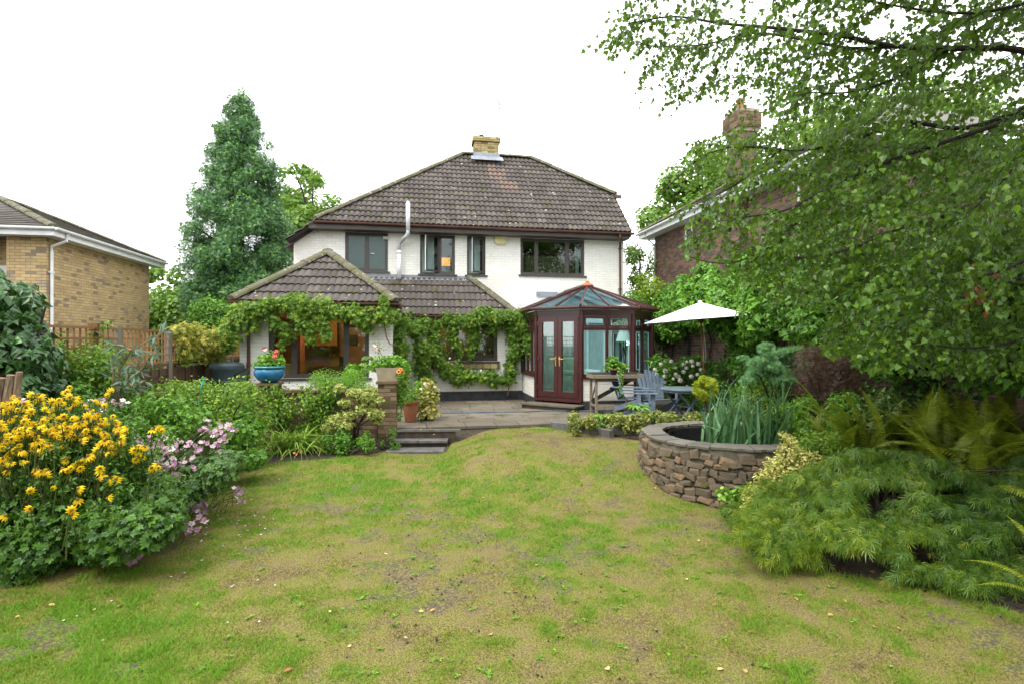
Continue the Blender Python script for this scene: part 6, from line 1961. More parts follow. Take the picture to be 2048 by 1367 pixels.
while z < RIM - ZB - .06:
    h = R.uniform(.065, .11)
    if z + h > RIM - ZB - .05: h = RIM - ZB - .05 - z
    if h < .05: break
    a = math.radians(140) + R.uniform(0, .1)
    while a < math.radians(335):
        w = R.uniform(.055, .21)
        da = w / PR
        rr = PR + .005 + .05 * (1 - z / .8)
        hh_ = h * R.uniform(.70, 1.2)
        p = Vector((rr * math.cos(a + da / 2), rr * math.sin(a + da / 2), z + h / 2 + R.uniform(-.03, .03)))
        m_ = Matrix.Translation(p) @ Matrix.Rotation(a + da / 2 + math.pi / 2, 4, 'Z') @ Matrix.Rotation(R.uniform(-.22, .22), 4, 'Y') @ Matrix.Rotation(R.uniform(-.2, .2), 4, 'X') @ Matrix.Diagonal((w * 1.12, R.uniform(.10, .16), hh_ * 1.14, 1))
        link('stone', stone_vars[R.integers(9)], pond, m_)
        a += da
    z += h
a = 0
while a < 2 * math.pi - .05:
    da = min(R.uniform(.24, .42), 2 * math.pi - a)
    mb = MB(); mb.tone = R.random()
    n_ = 5; V = []
    ro, ri = PR + .05, PR - .24
    dz_ = R.uniform(-.008, .008)
    for i in range(n_ + 1):
        t = a + .006 + (da - .012) * i / n_
        o1, i1 = ro + R.uniform(-.035, .03), ri + R.uniform(-.02, .02)
        for (r_, z_) in ((i1, RIM - ZB - .036), (o1, RIM - ZB - .036), (o1 + .004, RIM - ZB - .008), (o1 - .012, RIM - ZB), (i1, RIM - ZB)):
            V.append((r_ * math.cos(t), r_ * math.sin(t), z_ + dz_))
    F = []
    for i in range(n_):
        for k in range(5): F.append((i * 5 + k, i * 5 + (k + 1) % 5, i * 5 + 5 + (k + 1) % 5, i * 5 + 5 + k))
    F += [(4, 3, 2, 1, 0), tuple(n_ * 5 + k for k in range(5))]
    mb.add(V, F); mb.build('cap_stone', M['cap_stone'], pond)
    a += da
mb = MB(); mb.lathe([(PR - .315, .40), (PR - .315, RIM - ZB - .05)], (0, 0, 0), 48, cap0=False); mb.build('liner', M['liner'], pond)
mb = MB(); mb.lathe([(PR - .32, .58), (PR - .33, .581)], (0, 0, 0), 48, cap0=False, cap1=True); mb.build('pond_water', M['water'], pond)

# ---- low kerb round the terrace bed
kp = [ground_at(1104, 857), ground_at(1128, 860), ground_at(1155, 864), ground_at(1185, 868), ground_at(1213, 873), ground_at(1224, 876)]
kb = thing('bed_kerb', 'low dark grey brick kerb edging the leafy bed beside the lawn', 'kerb', tuple(kp[0]))
K0 = kp[0]
kpt = []
for a, b in zip(kp[:-1], kp[1:]):
    n_ = max(1, round(np.linalg.norm(b - a) / .20))
    for i in range(n_):
        kpt.append((a + (b - a) * i / n_, a + (b - a) * (i + 1) / n_))
for a, b in kpt:
    mb = MB(); mb.tone = R.random()
    d = unit(b - a) * .004
    zt = .085 + R.uniform(-.006, .006)
    mb.beam(tuple(a - K0 + d + np.array([0, 0, zt / 2])), tuple(b - K0 - d + np.array([0, 0, zt / 2])), .10, zt + .10); mb.build('kerb_brick', M['slate_step'], kb)
a, b = ground_at(1222, 872), ground_at(1288, 876)
mb = MB(); mb.beam(tuple(a - K0 + np.array([0, .03, .04])), tuple(b - K0 + np.array([0, .06, .04])), .12, .28); mb.build('kerb_stone', M['slate_step'], kb)
bed = MB()
bp_ = [(.82, 10.45), (1.25, 9.8), (1.75, 9.35), (2.2, 8.9), (3.0, 8.75), (4.2, 8.9), (4.3, 10.4), (2.8, 10.75), (1.5, 11.2)]
bed.add([(x, y, .03) for x, y in bp_] + [(x, y, -.3) for x, y in bp_], [tuple(range(9))] + [(i, i + 9, (i + 1) % 9 + 9, (i + 1) % 9) for i in range(9)])
bs = bed.build('bed_soil', M['soil'], None); tag(bs, 'soil of the small leafy bed between the terrace and the pond', kind='structure')
mb = MB(); mb.box(0, 1.5, -.10, 0, 0, .10)
ks = thing('sleeper_edge', 'low old timber edging behind the small leafy bed', 'edging', tuple(np.array([1.50, 11.15, .0])), math.radians(-8))
mb.build('sleeper', M['bench_dark'], ks)

# logs at the far left
lg = thing('split_log_pile', 'pale split log stump standing against dark ivy at far left', 'log', tuple(at(14, 790, 5.6)))
for i, (dx, w) in enumerate(((-.10, .06), (0.0, .055), (.085, .04))):
    mb = MB(); mb.tube([(dx, 0, -.5), (dx + .015, 0, 0), (dx + .05, -.01, .18 + .03 * i)], [w, w * .8, w * .7], 7); mb.build('log', M['driftwood'], lg)
# ================================================================ VEGETATION
def C(px, py, Y, rx, ry=None, rz=None, jy=.0):
    p = at(px, py, Y + R.uniform(-jy, jy))
    ry = rx if ry is None else ry; rz = rx * .85 if rz is None else rz
    return [p[0], p[1], p[2], rx, ry, rz]

def fill(px0, px1, py0, py1, Y0, Y1, k, r, top=None):
    """clumps spread through a block seen between two pixel columns; top(px) gives the upper outline"""
    out = []
    while len(out) < k:
        x, y = R.uniform(px0, px1), R.uniform(py0, py1)
        if top is not None and y < top(x): continue
        Y = R.uniform(Y0, Y1)
        s = r * R.uniform(.65, 1.35)
        p = at(x, y, Y)
        if p[2] < float(gz(p[0], p[1])) + .02: continue
        out.append([p[0], p[1], p[2], s, s, s * .85])
    return out
def interp(pts):
    xs_, ys_ = zip(*pts)
    return lambda x: float(np.interp(x, xs_, ys_))

# ---------------------------------------------------------------- trees behind
def tree(name, label, cat, base, clumps, n, size, mat, shape='oval', wid=.6, trunk_r=.2, trunk_mat=None, limbs=10, group=None, inner=.35, up=.5, droop=.35, extra=None, top=None, tones=(.5, .25), jit=0.0):
    t = thing(name, label, cat, tuple(base), group=group)
    B = np.array(base, float)
    P, ax, nr = clump_pts(clumps, n, inner, up, droop)
    P = P + R.normal(size=P.shape) * jit
    loc = Matrix.Translation(tuple(-B))
    tone = np.clip(R.normal(tones[0], tones[1], n), 0, 1)
    me = leaves_mesh('crown', P - B, ax, nr, size * R.uniform(.7, 1.3, n), shape, mat, tone, wid)
    cr = link('crown', me, t, kind='stuff')
    if extra:
        P, ax, nr = clump_pts(clumps, extra[0], .7, up, droop)
        link('ivy', leaves_mesh('ivy', P - B, ax, nr, extra[1] * R.uniform(.7, 1.3, extra[0]), extra[2], extra[3], R.random(extra[0]), .8), t, kind='stuff')
    cl = np.array(clumps)
    tp = np.array(top) if top is not None else np.array([cl[:, 0].mean(), cl[:, 1].mean(), cl[:, 2].max() - .3])
    tp = tp - B
    mb = MB()
    mb.tube([(0, 0, -.5), tuple(tp * .33), tuple(tp * .66 + R.normal(size=3) * .05), tuple(tp)], [trunk_r, trunk_r * .75, trunk_r * .4, .02], 8)
    mb.build('trunk', trunk_mat or M['bark'], t)
    for i in R.choice(len(cl), min(limbs, len(cl)), replace=False):
        e = cl[i, :3] - B
        f = np.clip(e[2] / tp[2] * .75, .1, .95)
        s = tp * f
        mb = MB(); m_ = (s + e) / 2 + np.array([0, 0, .12 * np.linalg.norm(e - s)])
        mb.tube([tuple(s), tuple(m_), tuple(e)], [trunk_r * .35, trunk_r * .2, .015], 5); mb.build('limb', trunk_mat or M['bark'], t)
    return t

# trees at the far end of the garden, behind the photographer: the windows mirror them
for gi, (gx_, gy_, gh_, lab) in enumerate(((-9, -9, 6.5, 'broad leafy tree at the end of the garden, left'), (-3.2, -11, 8, 'tall leafy tree at the end of the garden, near its middle'),
                                    (3, -10.5, 7, 'leafy tree at the end of the garden, just right of the middle'), (9, -9, 8, 'tall leafy tree at the end of the garden, right'))):
    cl = [[gx_ + R.normal() * 1.7, gy_ + R.normal() * .9, R.uniform(.6, gh_), 1.0, .9, .8] for _ in range(46)]
    tree('garden_tree', lab, 'tree', (gx_, gy_, -.4), cl, 6000, .30, LEAF['shrub'], 'round', .8, .2, top=(gx_, gy_, gh_ - 1))

# tall conifer
cc = []
Yc = 21.0
prof = [(186, 8), (215, 26), (250, 40), (290, 50), (330, 66), (370, 78), (420, 88), (470, 95), (520, 98), (570, 96), (620, 86), (660, 70)]
pf = interp([(a, b) for a, b in prof])
while len(cc) < 760:
    y = 190 + 480 * R.random() ** .8
    w = pf(y) / 1100 * Yc * .92
    th = R.random() * 6.283
    cxp = at(482 + (y - 190) * -.012, y, Yc)
    f = R.uniform(.5, 1.06) if R.random() < .85 else R.uniform(0, .5)
    s = (.15 + .20 * (y - 190) / 480) * R.uniform(.6, 1.6)
    cc.append([cxp[0] + w * f * math.cos(th), Yc + w * f * math.sin(th), cxp[2] - .25 * w * f * .3, s, s, s * .8])
for (x, y) in ((452, 262), (420, 305), (428, 345), (404, 388), (396, 447), (402, 480), (398, 530), (538, 292), (548, 330), (482, 186), (476, 200), (488, 214), (565, 470), (572, 520)):
    cc.append(C(x, y, Yc, .22, .22, .16))
ct = at(482, 184, Yc)
tree('conifer_tree', 'tall blue green conical conifer left of the white house', 'tree', (ct[0] - .1, Yc, -.3), cc, 110000, .13, LEAF['conifer'], 'needle', 1.1, .25, limbs=26,
     inner=.25, up=.3, droop=.45, extra=(36000, .11, 'ivy', LEAF['conifer_ivy']), top=(ct[0], Yc, ct[2] - .1), jit=.07)
# deciduous tree behind the house roof
tp_ = interp([(540, 335), (570, 325), (600, 322), (630, 345), (655, 385), (680, 410), (700, 430)])
cl = fill(545, 690, 320, 600, 25, 29, 46, .75, lambda x: tp_(x) + 20)
cl += [C(585, 335, 26, .3), C(610, 338, 26, .35), C(640, 365, 26, .3), C(668, 408, 26, .3), C(560, 345, 26, .35), C(622, 352, 26, .4)]
tree('deciduous_tree', 'loose light green tree rising between the conifer and the house roof', 'tree', (at(610, 600, 27)[0], 27, -.3), cl, 11500, .20, LEAF['tree'], 'round', .8, .2)
# tree behind the buff house
tp_ = interp([(280, 540), (310, 530), (350, 535), (380, 560), (400, 600), (430, 620), (470, 640)])
cl = fill(285, 430, 530, 760, 24, 27, 44, .75, lambda x: tp_(x) + 18)
cl += [C(318, 545, 25, .4), C(350, 548, 25, .4), C(300, 550, 25, .4)]
tree('deciduous_tree', 'round yellow green tree beyond the trellis between the buff house and conifer', 'tree', (at(350, 700, 25)[0], 25, -.3), cl, 13000, .19, LEAF['tree'], 'round', .8, .2)
tp_ = interp([(380, 640), (420, 600), (470, 600), (500, 640)])
cl = fill(395, 490, 600, 760, 17.5, 19.5, 26, .5, lambda x: tp_(x) + 8)
tree('evergreen_shrub_tree', 'dark bushy evergreen at the foot of the tall conifer', 'tree', (at(440, 700, 18.5)[0], 18.5, -.1), cl, 8000, .13, LEAF['shrub'], 'oval', .5, .12)
# behind the brown brick house
tp_ = interp([(1290, 430), (1310, 395), (1340, 345), (1380, 300), (1410, 287), (1445, 300), (1470, 330), (1500, 330)])
cl = fill(1300, 1480, 285, 560, 30, 34, 60, .95, lambda x: tp_(x) + 22)
cl += [C(1405, 305, 31, .6), C(1375, 325, 31, .5), C(1345, 360, 31, .5), C(1320, 395, 31, .4), C(1435, 310, 31, .5)]
tree('deciduous_tree', 'rounded mid green tree beyond the brown brick house chimney', 'tree', (at(1400, 600, 32)[0], 32, -.3), cl, 13000, .24, LEAF['tree'], 'round', .8, .25)
cl = fill(1560, 1960, 200, 560, 20, 26, 70, 1.2)
tree('deciduous_tree', 'dense green tree beyond the brown brick house at the right edge', 'tree', (at(1780, 600, 23)[0], 23, -.3), cl, 14000, .24, LEAF['tree'], 'round', .8, .3, tones=(.35, .2))
# thin scrub between the houses
cl = fill(1256, 1306, 478, 600, 19.8, 20.8, 24, .28, interp([(1250, 500), (1275, 470), (1300, 480)]))
tree('scrub_tree', 'thin brownish scrub tree in the gap between white and brown houses', 'tree', (at(1280, 600, 20.2)[0], 20.2, -.1), cl, 2600, .11, LEAF['creeper'], 'oval', .5, .07, inner=.1, limbs=14, tones=(.3, .25))
cl = fill(1250, 1330, 560, 640, 16.6, 17.6, 12, .32)
bush('yellow_green_shrub', 'pale yellow green flowering shrub behind the conservatory roof', 'shrub', (at(1290, 600, 17)[0], 17.2, 1.5), (1, 1, 1), 2600, .10, LEAF['creeper'], 'oval', .5, clumps=cl, base=-.05, tones=(.75, .2))
cl = fill(1250, 1290, 600, 690, 15.9, 16.5, 10, .3)
bush('dark_shrub', 'dark green shrub squeezed between the conservatory and boundary wall', 'shrub', (at(1275, 650, 16.3)[0] + .3, 16.3, 1.), (1, 1, 1), 1500, .10, LEAF['shrub'], 'oval', .5, clumps=cl, base=-.05)

# ---------------------------------------------------------------- climbers heaped over the boundary wall
def gwp(Y, n=0, z=0):
    t = (19.5 - Y) / 0.995
    p = GW0 + GWd * t + GWn * n
    return np.array([p[0], p[1], z])
def wall_heap(name, label, Y0, Y1, k, ztop, zlow, n, size, mat, shape, wid, single=0, tones=(.5, .25), bulge=.55, r=.33, stems=3):
    cl = []
    for _ in range(k):
        Y = R.uniform(Y0, Y1)
        f = R.random()
        zt = ztop(Y); zl = zlow(Y)
        z = zl + (zt - zl) * f
        nn = R.uniform(-.35, .30) + bulge * math.sin(math.pi * min(1, .2 + f * .9)) * R.uniform(.3, 1)
        s = r * R.uniform(.7, 1.3)
        cl.append([*gwp(Y, nn, z), s, s, s])
    t = thing(name, label, 'climbing plant', tuple(gwp((Y0 + Y1) / 2, .25, -.05)))
    P, ax, nr = clump_pts(cl, n, .35, .45, .7)
    put_leaves(t, P, ax, nr, size * R.uniform(.65, 1.3, n), shape, mat, R.normal(tones[0], tones[1], n), wid, single)
    o_ = np.array(t.location)
    for i in range(stems):
        Y = Y0 + (Y1 - Y0) * (i + .5) / stems + R.uniform(-.3, .3)
        mb = MB(); mb.tube([tuple(gwp(Y, .12, -.1) - o_), tuple(gwp(Y + .1, .08, .9) - o_), tuple(gwp(Y - .15, .10, 1.6) - o_), tuple(gwp(Y, .2, 2.3) - o_)], [.035, .03, .025, .015], 6); mb.build('stem', M['bark'], t)
    return t
wall_heap('leafy_climber', 'mid green climber heaped over the boundary wall behind the conservatory corner', 14.6, 17.8, 62, interp([(14, 3.35), (16, 3.1), (18, 2.9)]),
          interp([(14.0, 2.1), (15.5, 1.85), (18, 1.7)]), 15000, .12, LEAF['shrub'], 'oval', .55, tones=(.55, .25))
wall_heap('leafy_climber', 'bright green large leaved climber mounded over the wall right of the parasol', 10.2, 14.7, 85, interp([(10, 3.05), (12, 3.35), (13, 3.4), (14.7, 3.35)]),
          interp([(10.0, 1.95), (10.9, 1.90), (11.3, 1.6), (12.3, 1.5), (13.0, 2.0), (14.7, 2.0)]), 17500, .125, LEAF['wall_ivy'], 'ivy', .85, single=60, tones=(.55, .26), stems=5)
wall_heap('leafy_climber', 'dark green climber over the near stretch of boundary wall behind birch leaves', 4.5, 10.3, 95, interp([(4, 3.0), (10, 3.0)]),
          interp([(4, 1.2), (8, 1.5), (10.3, 1.75)]), 20000, .11, LEAF['shrub'], 'ivy', .85, tones=(.42, .25), r=.36)
# hanging strands and wall-foot greenery
cl = chain([gwp(12.3, .25, 2.0), gwp(12.2, .3, 1.3), gwp(12.0, .35, .7)], .26, .12) + chain([gwp(11.7, .3, 1.6), gwp(11.4, .35, .9), gwp(11.2, .4, .3)], .24, .12)
climber('ivy_strand', 'ivy trailing down the boundary wall between bare brick patches', cl, 4200, .085, LEAF['wall_ivy'], 'ivy', .85, tones=(.4, .25))
cl = []
for _ in range(34):
    Y = R.uniform(9.6, 13.6); s = R.uniform(.16, .30)
    cl.append([*gwp(Y, R.uniform(.3, 1.0), R.uniform(.1, 1.0)), s, s, s])
bush('border_shrub', 'loose dark green shrubs along the foot of the boundary wall', 'shrub', (*gwp(11.6, .7, .4)[:2], .5), (1, 1, 1), 6500, .075, LEAF['shrub'], 'oval', .5, clumps=cl, base=-.05, tones=(.35, .22))

# hydrangea with flower heads
hc = fill(1308, 1402, 722, 800, 12.9, 13.7, 26, .24)
def hyd(t, cl):
    loc = np.array(t.location)
    pts = [(1322, 728), (1343, 722), (1352, 735), (1331, 741), (1310, 738), (1374, 723), (1384, 722), (1397, 727), (1367, 728), (1373, 735), (1386, 731), (1330, 752), (1356, 752), (1367, 743), (1347, 757),
           (1361, 760), (1395, 748), (1383, 752), (1374, 772), (1330, 764), (1316, 770), (1340, 771), (1352, 748), (1312, 749), (1402, 738), (1345, 783)]
    for (x, y) in pts:
        P = at(x, y, R.uniform(12.55, 12.85)) - loc
        V, Fc, T = [], [], []
        n = 90
        d = unit(R.normal(size=(n, 3)))
        rr = R.uniform(.038, .060)
        C_ = P + d * rr * np.array([1, 1, .85])
        me = leaves_mesh('flower_head', C_ - np.cross(d, [0, 0, 1]) * .012, np.cross(d, [0.1, 0, 1]), d, rr * R.uniform(.45, .8, n), 'round', M['petal_white'], np.clip(R.normal(.6 if x > 1345 else .3, .3, n), 0, 1), 1.0)
        link('flower_head', me, t)
bush('hydrangea_bush', 'hydrangea bush with round cream white flower heads beside the conservatory', 'shrub', (at(1355, 760, 13.2)[0], 13.2, .5), (1, 1, 1), 3600, .10, LEAF['shrub'], 'oval', .6, clumps=hc,
     base=0.0, extra=hyd, tones=(.4, .25), single=40)

# golden dwarf conifer on its stem
gc = at(1411, 776, 9.6)
cl = shell_clumps((gc[0], gc[1], gc[2]), (.20, .20, .24), 60, .05, -1, .78)
gcp = bush('golden_dwarf_conifer', 'small egg shaped golden yellow conifer on a short stem by the table', 'shrub', (gc[0], gc[1], gc[2]), (1, 1, 1), 5200, .045, LEAF['gold_conifer'], 'needle', 1.2, clumps=cl, base=.0, nstems=0,
           up=.9, droop=-.5)
mb = MB(); mb.tube([(0, 0, -.1), (.02, 0, .3), (0, 0, .7)], [.035, .03, .02], 8); mb.build('trunk', M['bark'], gcp)

# juniper
jc = []
for (x, y, r) in ((1530, 712, .24), (1560, 705, .26), (1590, 712, .24), (1505, 735, .18), (1540, 735, .25), (1575, 735, .24), (1610, 722, .2), (1515, 755, .2), (1545, 762, .2), (1500, 720, .13), (1580, 758, .18), (1620, 740, .18), (1600, 752, .2)):
    jc += [C(x + R.normal() * 14, y + R.normal() * 7, 9.3, r * .5, r * .5, r * .22, .4) for _ in range(4)]
jt = bush('juniper_bush', 'blue green spreading juniper with layered sprays behind the pond', 'shrub', (at(1560, 740, 9.4)[0], 9.5, .7), (1, 1, 1), 9500, .085, LEAF['juniper'], 'needle', .9, clumps=jc, base=-.05, up=.4, droop=-.35, nstems=6, r0=.03)
# dark red maple
rc = fill(1605, 1740, 705, 860, 7.6, 8.8, 40, .22)
bush('dark_red_maple', 'dark red leaved maple bush to the right of the juniper', 'shrub', (at(1660, 780, 8.2)[0], 8.2, .5), (1, 1, 1), 7000, .06, LEAF['red_acer'], 'acer', 1.2, clumps=rc, base=-.2, nstems=9, inner=.1)
# ferny undergrowth between pond and wall
def frond_mesh(L, width, n, droopf, mat, seed, name='frond', notch=True):
    r = np.random.default_rng(seed)
    V, F, T = [], [], []
    ts = np.linspace(0, 1, n)
    def spine(t):
        return np.array([L * (t - .18 * t * t * droopf), 0, L * (.55 * t - .62 * droopf * t * t)])
    for i, t in enumerate(ts[1:], 1):
        p = spine(t); q = spine(max(t - .02, 0)); d = unit(p - q)
        w = width * (math.sin(math.pi * min(1, (t * .93 + .10))) ** .75) * (1.05 - .35 * t) * r.uniform(.9, 1.08)
        for s in (-1, 1):
            side = np.array([0, s, 0.])
            ax_ = unit(side + d * .45 + np.array([0, 0, -.12 * droopf]))
            nn = np.cross(d, side) * s
            wd = L / n * .36
            b = len(V)
            tip = p + ax_ * w + np.array([0, 0, -.10 * w])
            m1 = p + ax_ * w * .45
            V += [p + d * wd * .7, p - d * wd * .7, m1 - d * wd, tip, m1 + d * wd]
            F += [(b, b + 1, b + 2), (b, b + 2, b + 4), (b + 4, b + 2, b + 3)]
            tt = float(np.clip(r.normal(.5, .15), 0, 1)); T += [tt] * 3
    b = len(V)
    rr = .006
    for i in range(0, n, 3):
        p = spine(ts[i]); V += [p + np.array([0, rr, 0]), p - np.array([0, rr, 0])]
    m = (n + 2) // 3
    for i in range(m - 1):
        k = b + 2 * i
        F += [(k, k + 1, k + 3), (k, k + 3, k + 2)]; T += [.7, .7]
    return np_mesh(name, V, [np.array(F)], mat, T)
FM = [frond_mesh(1.0, .125, 34, d, LEAF['fern'], i) for i, d in enumerate((.6, .8, 1.0, 1.2))]
FG = [frond_mesh(1.0, .17, 26, d, LEAF['fern_green'], 10 + i) for i, d in enumerate((.6, .9, 1.1))]
def fern(label, c, n, L, ms, spread=(0, 6.283), lift=(.15, 1.0), group=None, az=0):
    z = float(gz(c[0], c[1])) + az
    t = thing('fern', label, 'fern', (c[0], c[1], z), group=group)
    for i in range(n):
        a = spread[0] + (spread[1] - spread[0]) * (i + R.random()) / n
        e = R.uniform(*lift)
        l = L * R.uniform(.75, 1.15)
        m_ = Matrix.Translation((R.uniform(-1, 1) * (.5 if az else .06), R.uniform(-1, 1) * (.4 if az else .06), R.uniform(-.2, .1) if az else 0)) @ Matrix.Rotation(a, 4, 'Z') @ Matrix.Rotation(-e, 4, 'Y') @ Matrix.Rotation(R.uniform(-.4, .4), 4, 'X') @ Matrix.Scale(l, 4)
        link('frond', ms[R.integers(len(ms))], t, m_)
    return t
for i, (x, Y, n, L, lab) in enumerate(((4.45, 6.6, 80, .95, 'large yellow green fern clump arching out behind the golden leaved shrub'),
                                       (5.4, 6.5, 80, 1.05, 'tall dark olive fern clump under the birch at right edge'),
                                       (4.95, 5.8, 70, .95, 'olive green fern clump above the threadleaf maple mound'),
                                       (4.0, 6.9, 26, 1.15, 'smaller fern clump between the pond and the red maple'),
                                       (5.85, 5.6, 60, .95, 'fern clump partly cut off by the right edge above the maple mound'))):
    fern(lab, (x, Y), n, L, FM, lift=(.0, 1.15), az=.62 if i != 3 else .15)
for (x, y, Y, lab) in ((1480, 800, 9.2, 'bright green fern behind the iris leaves'), (1445, 790, 9.9, 'fresh green fern right of the golden conifer'), (1560, 800, 8.9, 'green fern under the juniper'),
                       (1610, 835, 8.3, 'low green fern at the foot of the red maple')):
    p = at(x, y, Y); fern(lab, (p[0], Y), 15, .55, FG, lift=(.3, 1.1))
# single frond reaching in at the bottom right
p = at(2060, 1170, 3.75)
sf = thing('fern', 'single fern frond reaching into the bottom right corner', 'fern', (3.72, 3.72, float(gz(3.7, 3.7))))
link('frond', FM[1], sf, Matrix.Translation((0, 0, .16)) @ Matrix.Rotation(math.radians(172), 4, 'Z') @ Matrix.Rotation(-.22, 4, 'Y') @ Matrix.Scale(.62, 4))
link('frond', FM[2], sf, Matrix.Translation((0.1, .1, .10)) @ Matrix.Rotation(math.radians(140), 4, 'Z') @ Matrix.Rotation(-.5, 4, 'Y') @ Matrix.Scale(.7, 4))
link('frond', FM[0], sf, Matrix.Translation((0.25, .1, .10)) @ Matrix.Rotation(math.radians(100), 4, 'Z') @ Matrix.Rotation(-.6, 4, 'Y') @ Matrix.Scale(.8, 4))

# undergrowth right of the pond
cl = fill(1560, 1700, 800, 900, 6.9, 8.2, 30, .16)
bush('border_shrub', 'bright green low shrub between the pond wall and the ferns', 'shrub', (at(1620, 860, 7.4)[0], 7.4, 0), (1, 1, 1), 4200, .06, LEAF['shrub_bright'], 'oval', .5, clumps=cl, base=-.2, single=30)
cl = fill(1580, 1700, 875, 935, 6.0, 6.9, 20, .13)
bush('ground_cover_plant', 'low green plant with small yellow leaves beside the golden shrub', 'plant', (at(1650, 900, 6.4)[0], 6.4, 0), (1, 1, 1), 2200, .045, LEAF['creeper'], 'oval', .5, clumps=cl, base=-.3, single=20)
cl = fill(1700, 2100, 760, 1000, 6.6, 8.0, 60, .30)
bush('dark_undergrowth', 'dense dark green undergrowth behind the ferns under the birch', 'shrub', (at(1900, 850, 7.2)[0], 7.2, 0), (1, 1, 1), 11000, .07, LEAF['rudbeckia'], 'oval', .55, clumps=cl, base=-.35, tones=(.4, .2))
cl = fill(1480, 1610, 770, 850, 8.95, 9.6, 22, .15)
bush('yellow_flowering_shrub', 'low shrub with dull yellow tips behind the iris leaves', 'shrub', (at(1540, 810, 9.2)[0], 9.2, 0), (1, 1, 1), 2600, .05, LEAF['creeper'], 'oval', .5, clumps=cl, base=-.05, tones=(.55, .3))

# golden leaved shrub
gl = []
for (x, y, r, Y) in ((1585, 885, .10, 5.9), (1570, 905, .13, 5.9), (1600, 910, .13, 5.9), (1548, 930, .13, 5.8), (1580, 935, .16, 5.9), (1615, 935, .14, 5.9), (1530, 955, .12, 5.75), (1560, 960, .16, 5.8), (1600, 962, .16, 5.8),
                  (1515, 975, .10, 5.65), (1540, 985, .13, 5.65), (1500, 990, .09, 5.6), (1575, 875, .07, 5.9), (1630, 915, .1, 6.0), (1510, 1005, .09, 5.5), (1495, 1010, .07, 5.5), (1565, 868, .05, 5.9)):
    gl.append(C(x, y, Y, r * .8, r * .8, r * .75))
bush('golden_leaved_shrub', 'golden cream leaved shrub growing against the stone pond wall', 'shrub', (at(1560, 950, 5.9)[0], 5.9, 0), (1, 1, 1), 2900, .042, LEAF['gold'], 'oval', .55, clumps=gl, base=-.37, single=110, inner=.2, tones=(.55, .3), up=.7)
cl = fill(1440, 1495, 978, 1012, 5.95, 6.2, 9, .07)
bush('round_leaved_plant', 'small grey green round leaved plant at the foot of the pond wall', 'plant', (at(1465, 1000, 6.1)[0], 6.1, 0), (1, 1, 1), 170, .055, LEAF['hellebore'], 'round', 1.0, clumps=cl, base=-.38, single=60, tones=(.4, .3))

# threadleaf maple mound
am = []
mtop = interp([(1470, 1040), (1490, 985), (1530, 965), (1580, 935), (1640, 915), (1700, 900), (1760, 895), (1850, 900), (1950, 905), (2100, 915)])
mbot = interp([(1470, 1060), (1500, 1090), (1560, 1110), (1640, 1120), (1720, 1075), (1790, 1150), (1850, 1165), (1950, 1175), (2100, 1190)])
while len(am) < 250:
    x = R.uniform(1478, 2140)
    f = R.random()
    y = mtop(x) + (mbot(x) - mtop(x)) * f
    Y = 5.75 - 1.15 * f - .35 * smooth01((x - 1500) / 500) + R.uniform(-.15, .1)
    p = at(x, y, Y)
    s = R.uniform(.07, .17)
    if fbm(x / 110, y / 60, 1.0, 3) < .36: continue
    am.append([p[0], p[1], p[2], s * 1.2, s, s * .45])
for _ in range(30):
    x = R.uniform(1600, 2100); am.append([*at(x, mtop(x) + 40, 5.6), .3, .25, .12])
mt_ = thing('threadleaf_maple', 'low weeping mound of feathery threadleaf maple at right foreground', 'shrub', (3.6, 5.35, float(gz(3.6, 5.35))))
P, ax, nr = clump_pts(am, 25000, .2, .35, 1.8)
okk = P[:, 2] > gz(P[:, 0], P[:, 1]) + .03
P, ax, nr = P[okk], ax[okk], nr[okk]
put_leaves(mt_, P, ax, nr, .098 * R.uniform(.6, 1.35, len(P)), 'acer', LEAF['acer'], R.normal(.55, .22, len(P)) - .25 * smooth01((P[:, 0] - 2.6) / 1.6), .8, single=280)
mo = np.array(mt_.location)
for i in R.choice(len(am), 26, replace=False):
    e = np.array(am[i][:3]) - mo
    mb = MB(); pk = np.array([e[0] * .55, e[1] * .5 + .1, max(e[2] - .05, .2)])
    mb.tube([(R.uniform(-.05, .05), R.uniform(-.05, .05), 0), tuple(pk * np.array([.5, .5, .8])), tuple(pk), tuple(e)], [.028, .018, .010, .004], 5); mb.build('branch', M['bark'], mt_)

# iris in the pond
ir = thing('iris_clump', 'tall blue green iris leaves growing in the raised stone pond', 'plant', (3.2, 7.35, .16))
def blade_mesh(L, w, bend, seed, mat, name='leaf', seg=6, twist=.3):
    V, F = [], []
    for i in range(seg + 1):
        t = i / seg
        x = bend * L * t ** 2.2; z = L * (t - .35 * abs(bend) * t ** 3)
        ww = w * (1 - t ** 2.5) * (0.8 + .3 * math.sin(t * 3))
        if i == seg: ww = w * .03
        a = twist * t
        V += [(x - 0, -ww / 2 * math.cos(a), z - 0), (x + .15 * ww, 0, z), (x, ww / 2 * math.cos(a), z)]
    for i in range(seg):
        b = 3 * i
        F += [(b, b + 1, b + 4, b + 3), (b + 1, b + 2, b + 5, b + 4)]
    return np_mesh(name, V, [np.array(F)], mat, np.full(len(F), (seed * .37) % 1))
IB = [blade_mesh(1, .040, b, i, LEAF['iris'], twist=tw) for i, (b, tw) in enumerate(((.05, .3), (.15, .8), (.3, .2), (.55, .6), (.02, 1.2), (.8, .3), (.1, .1), (.22, .9)))]
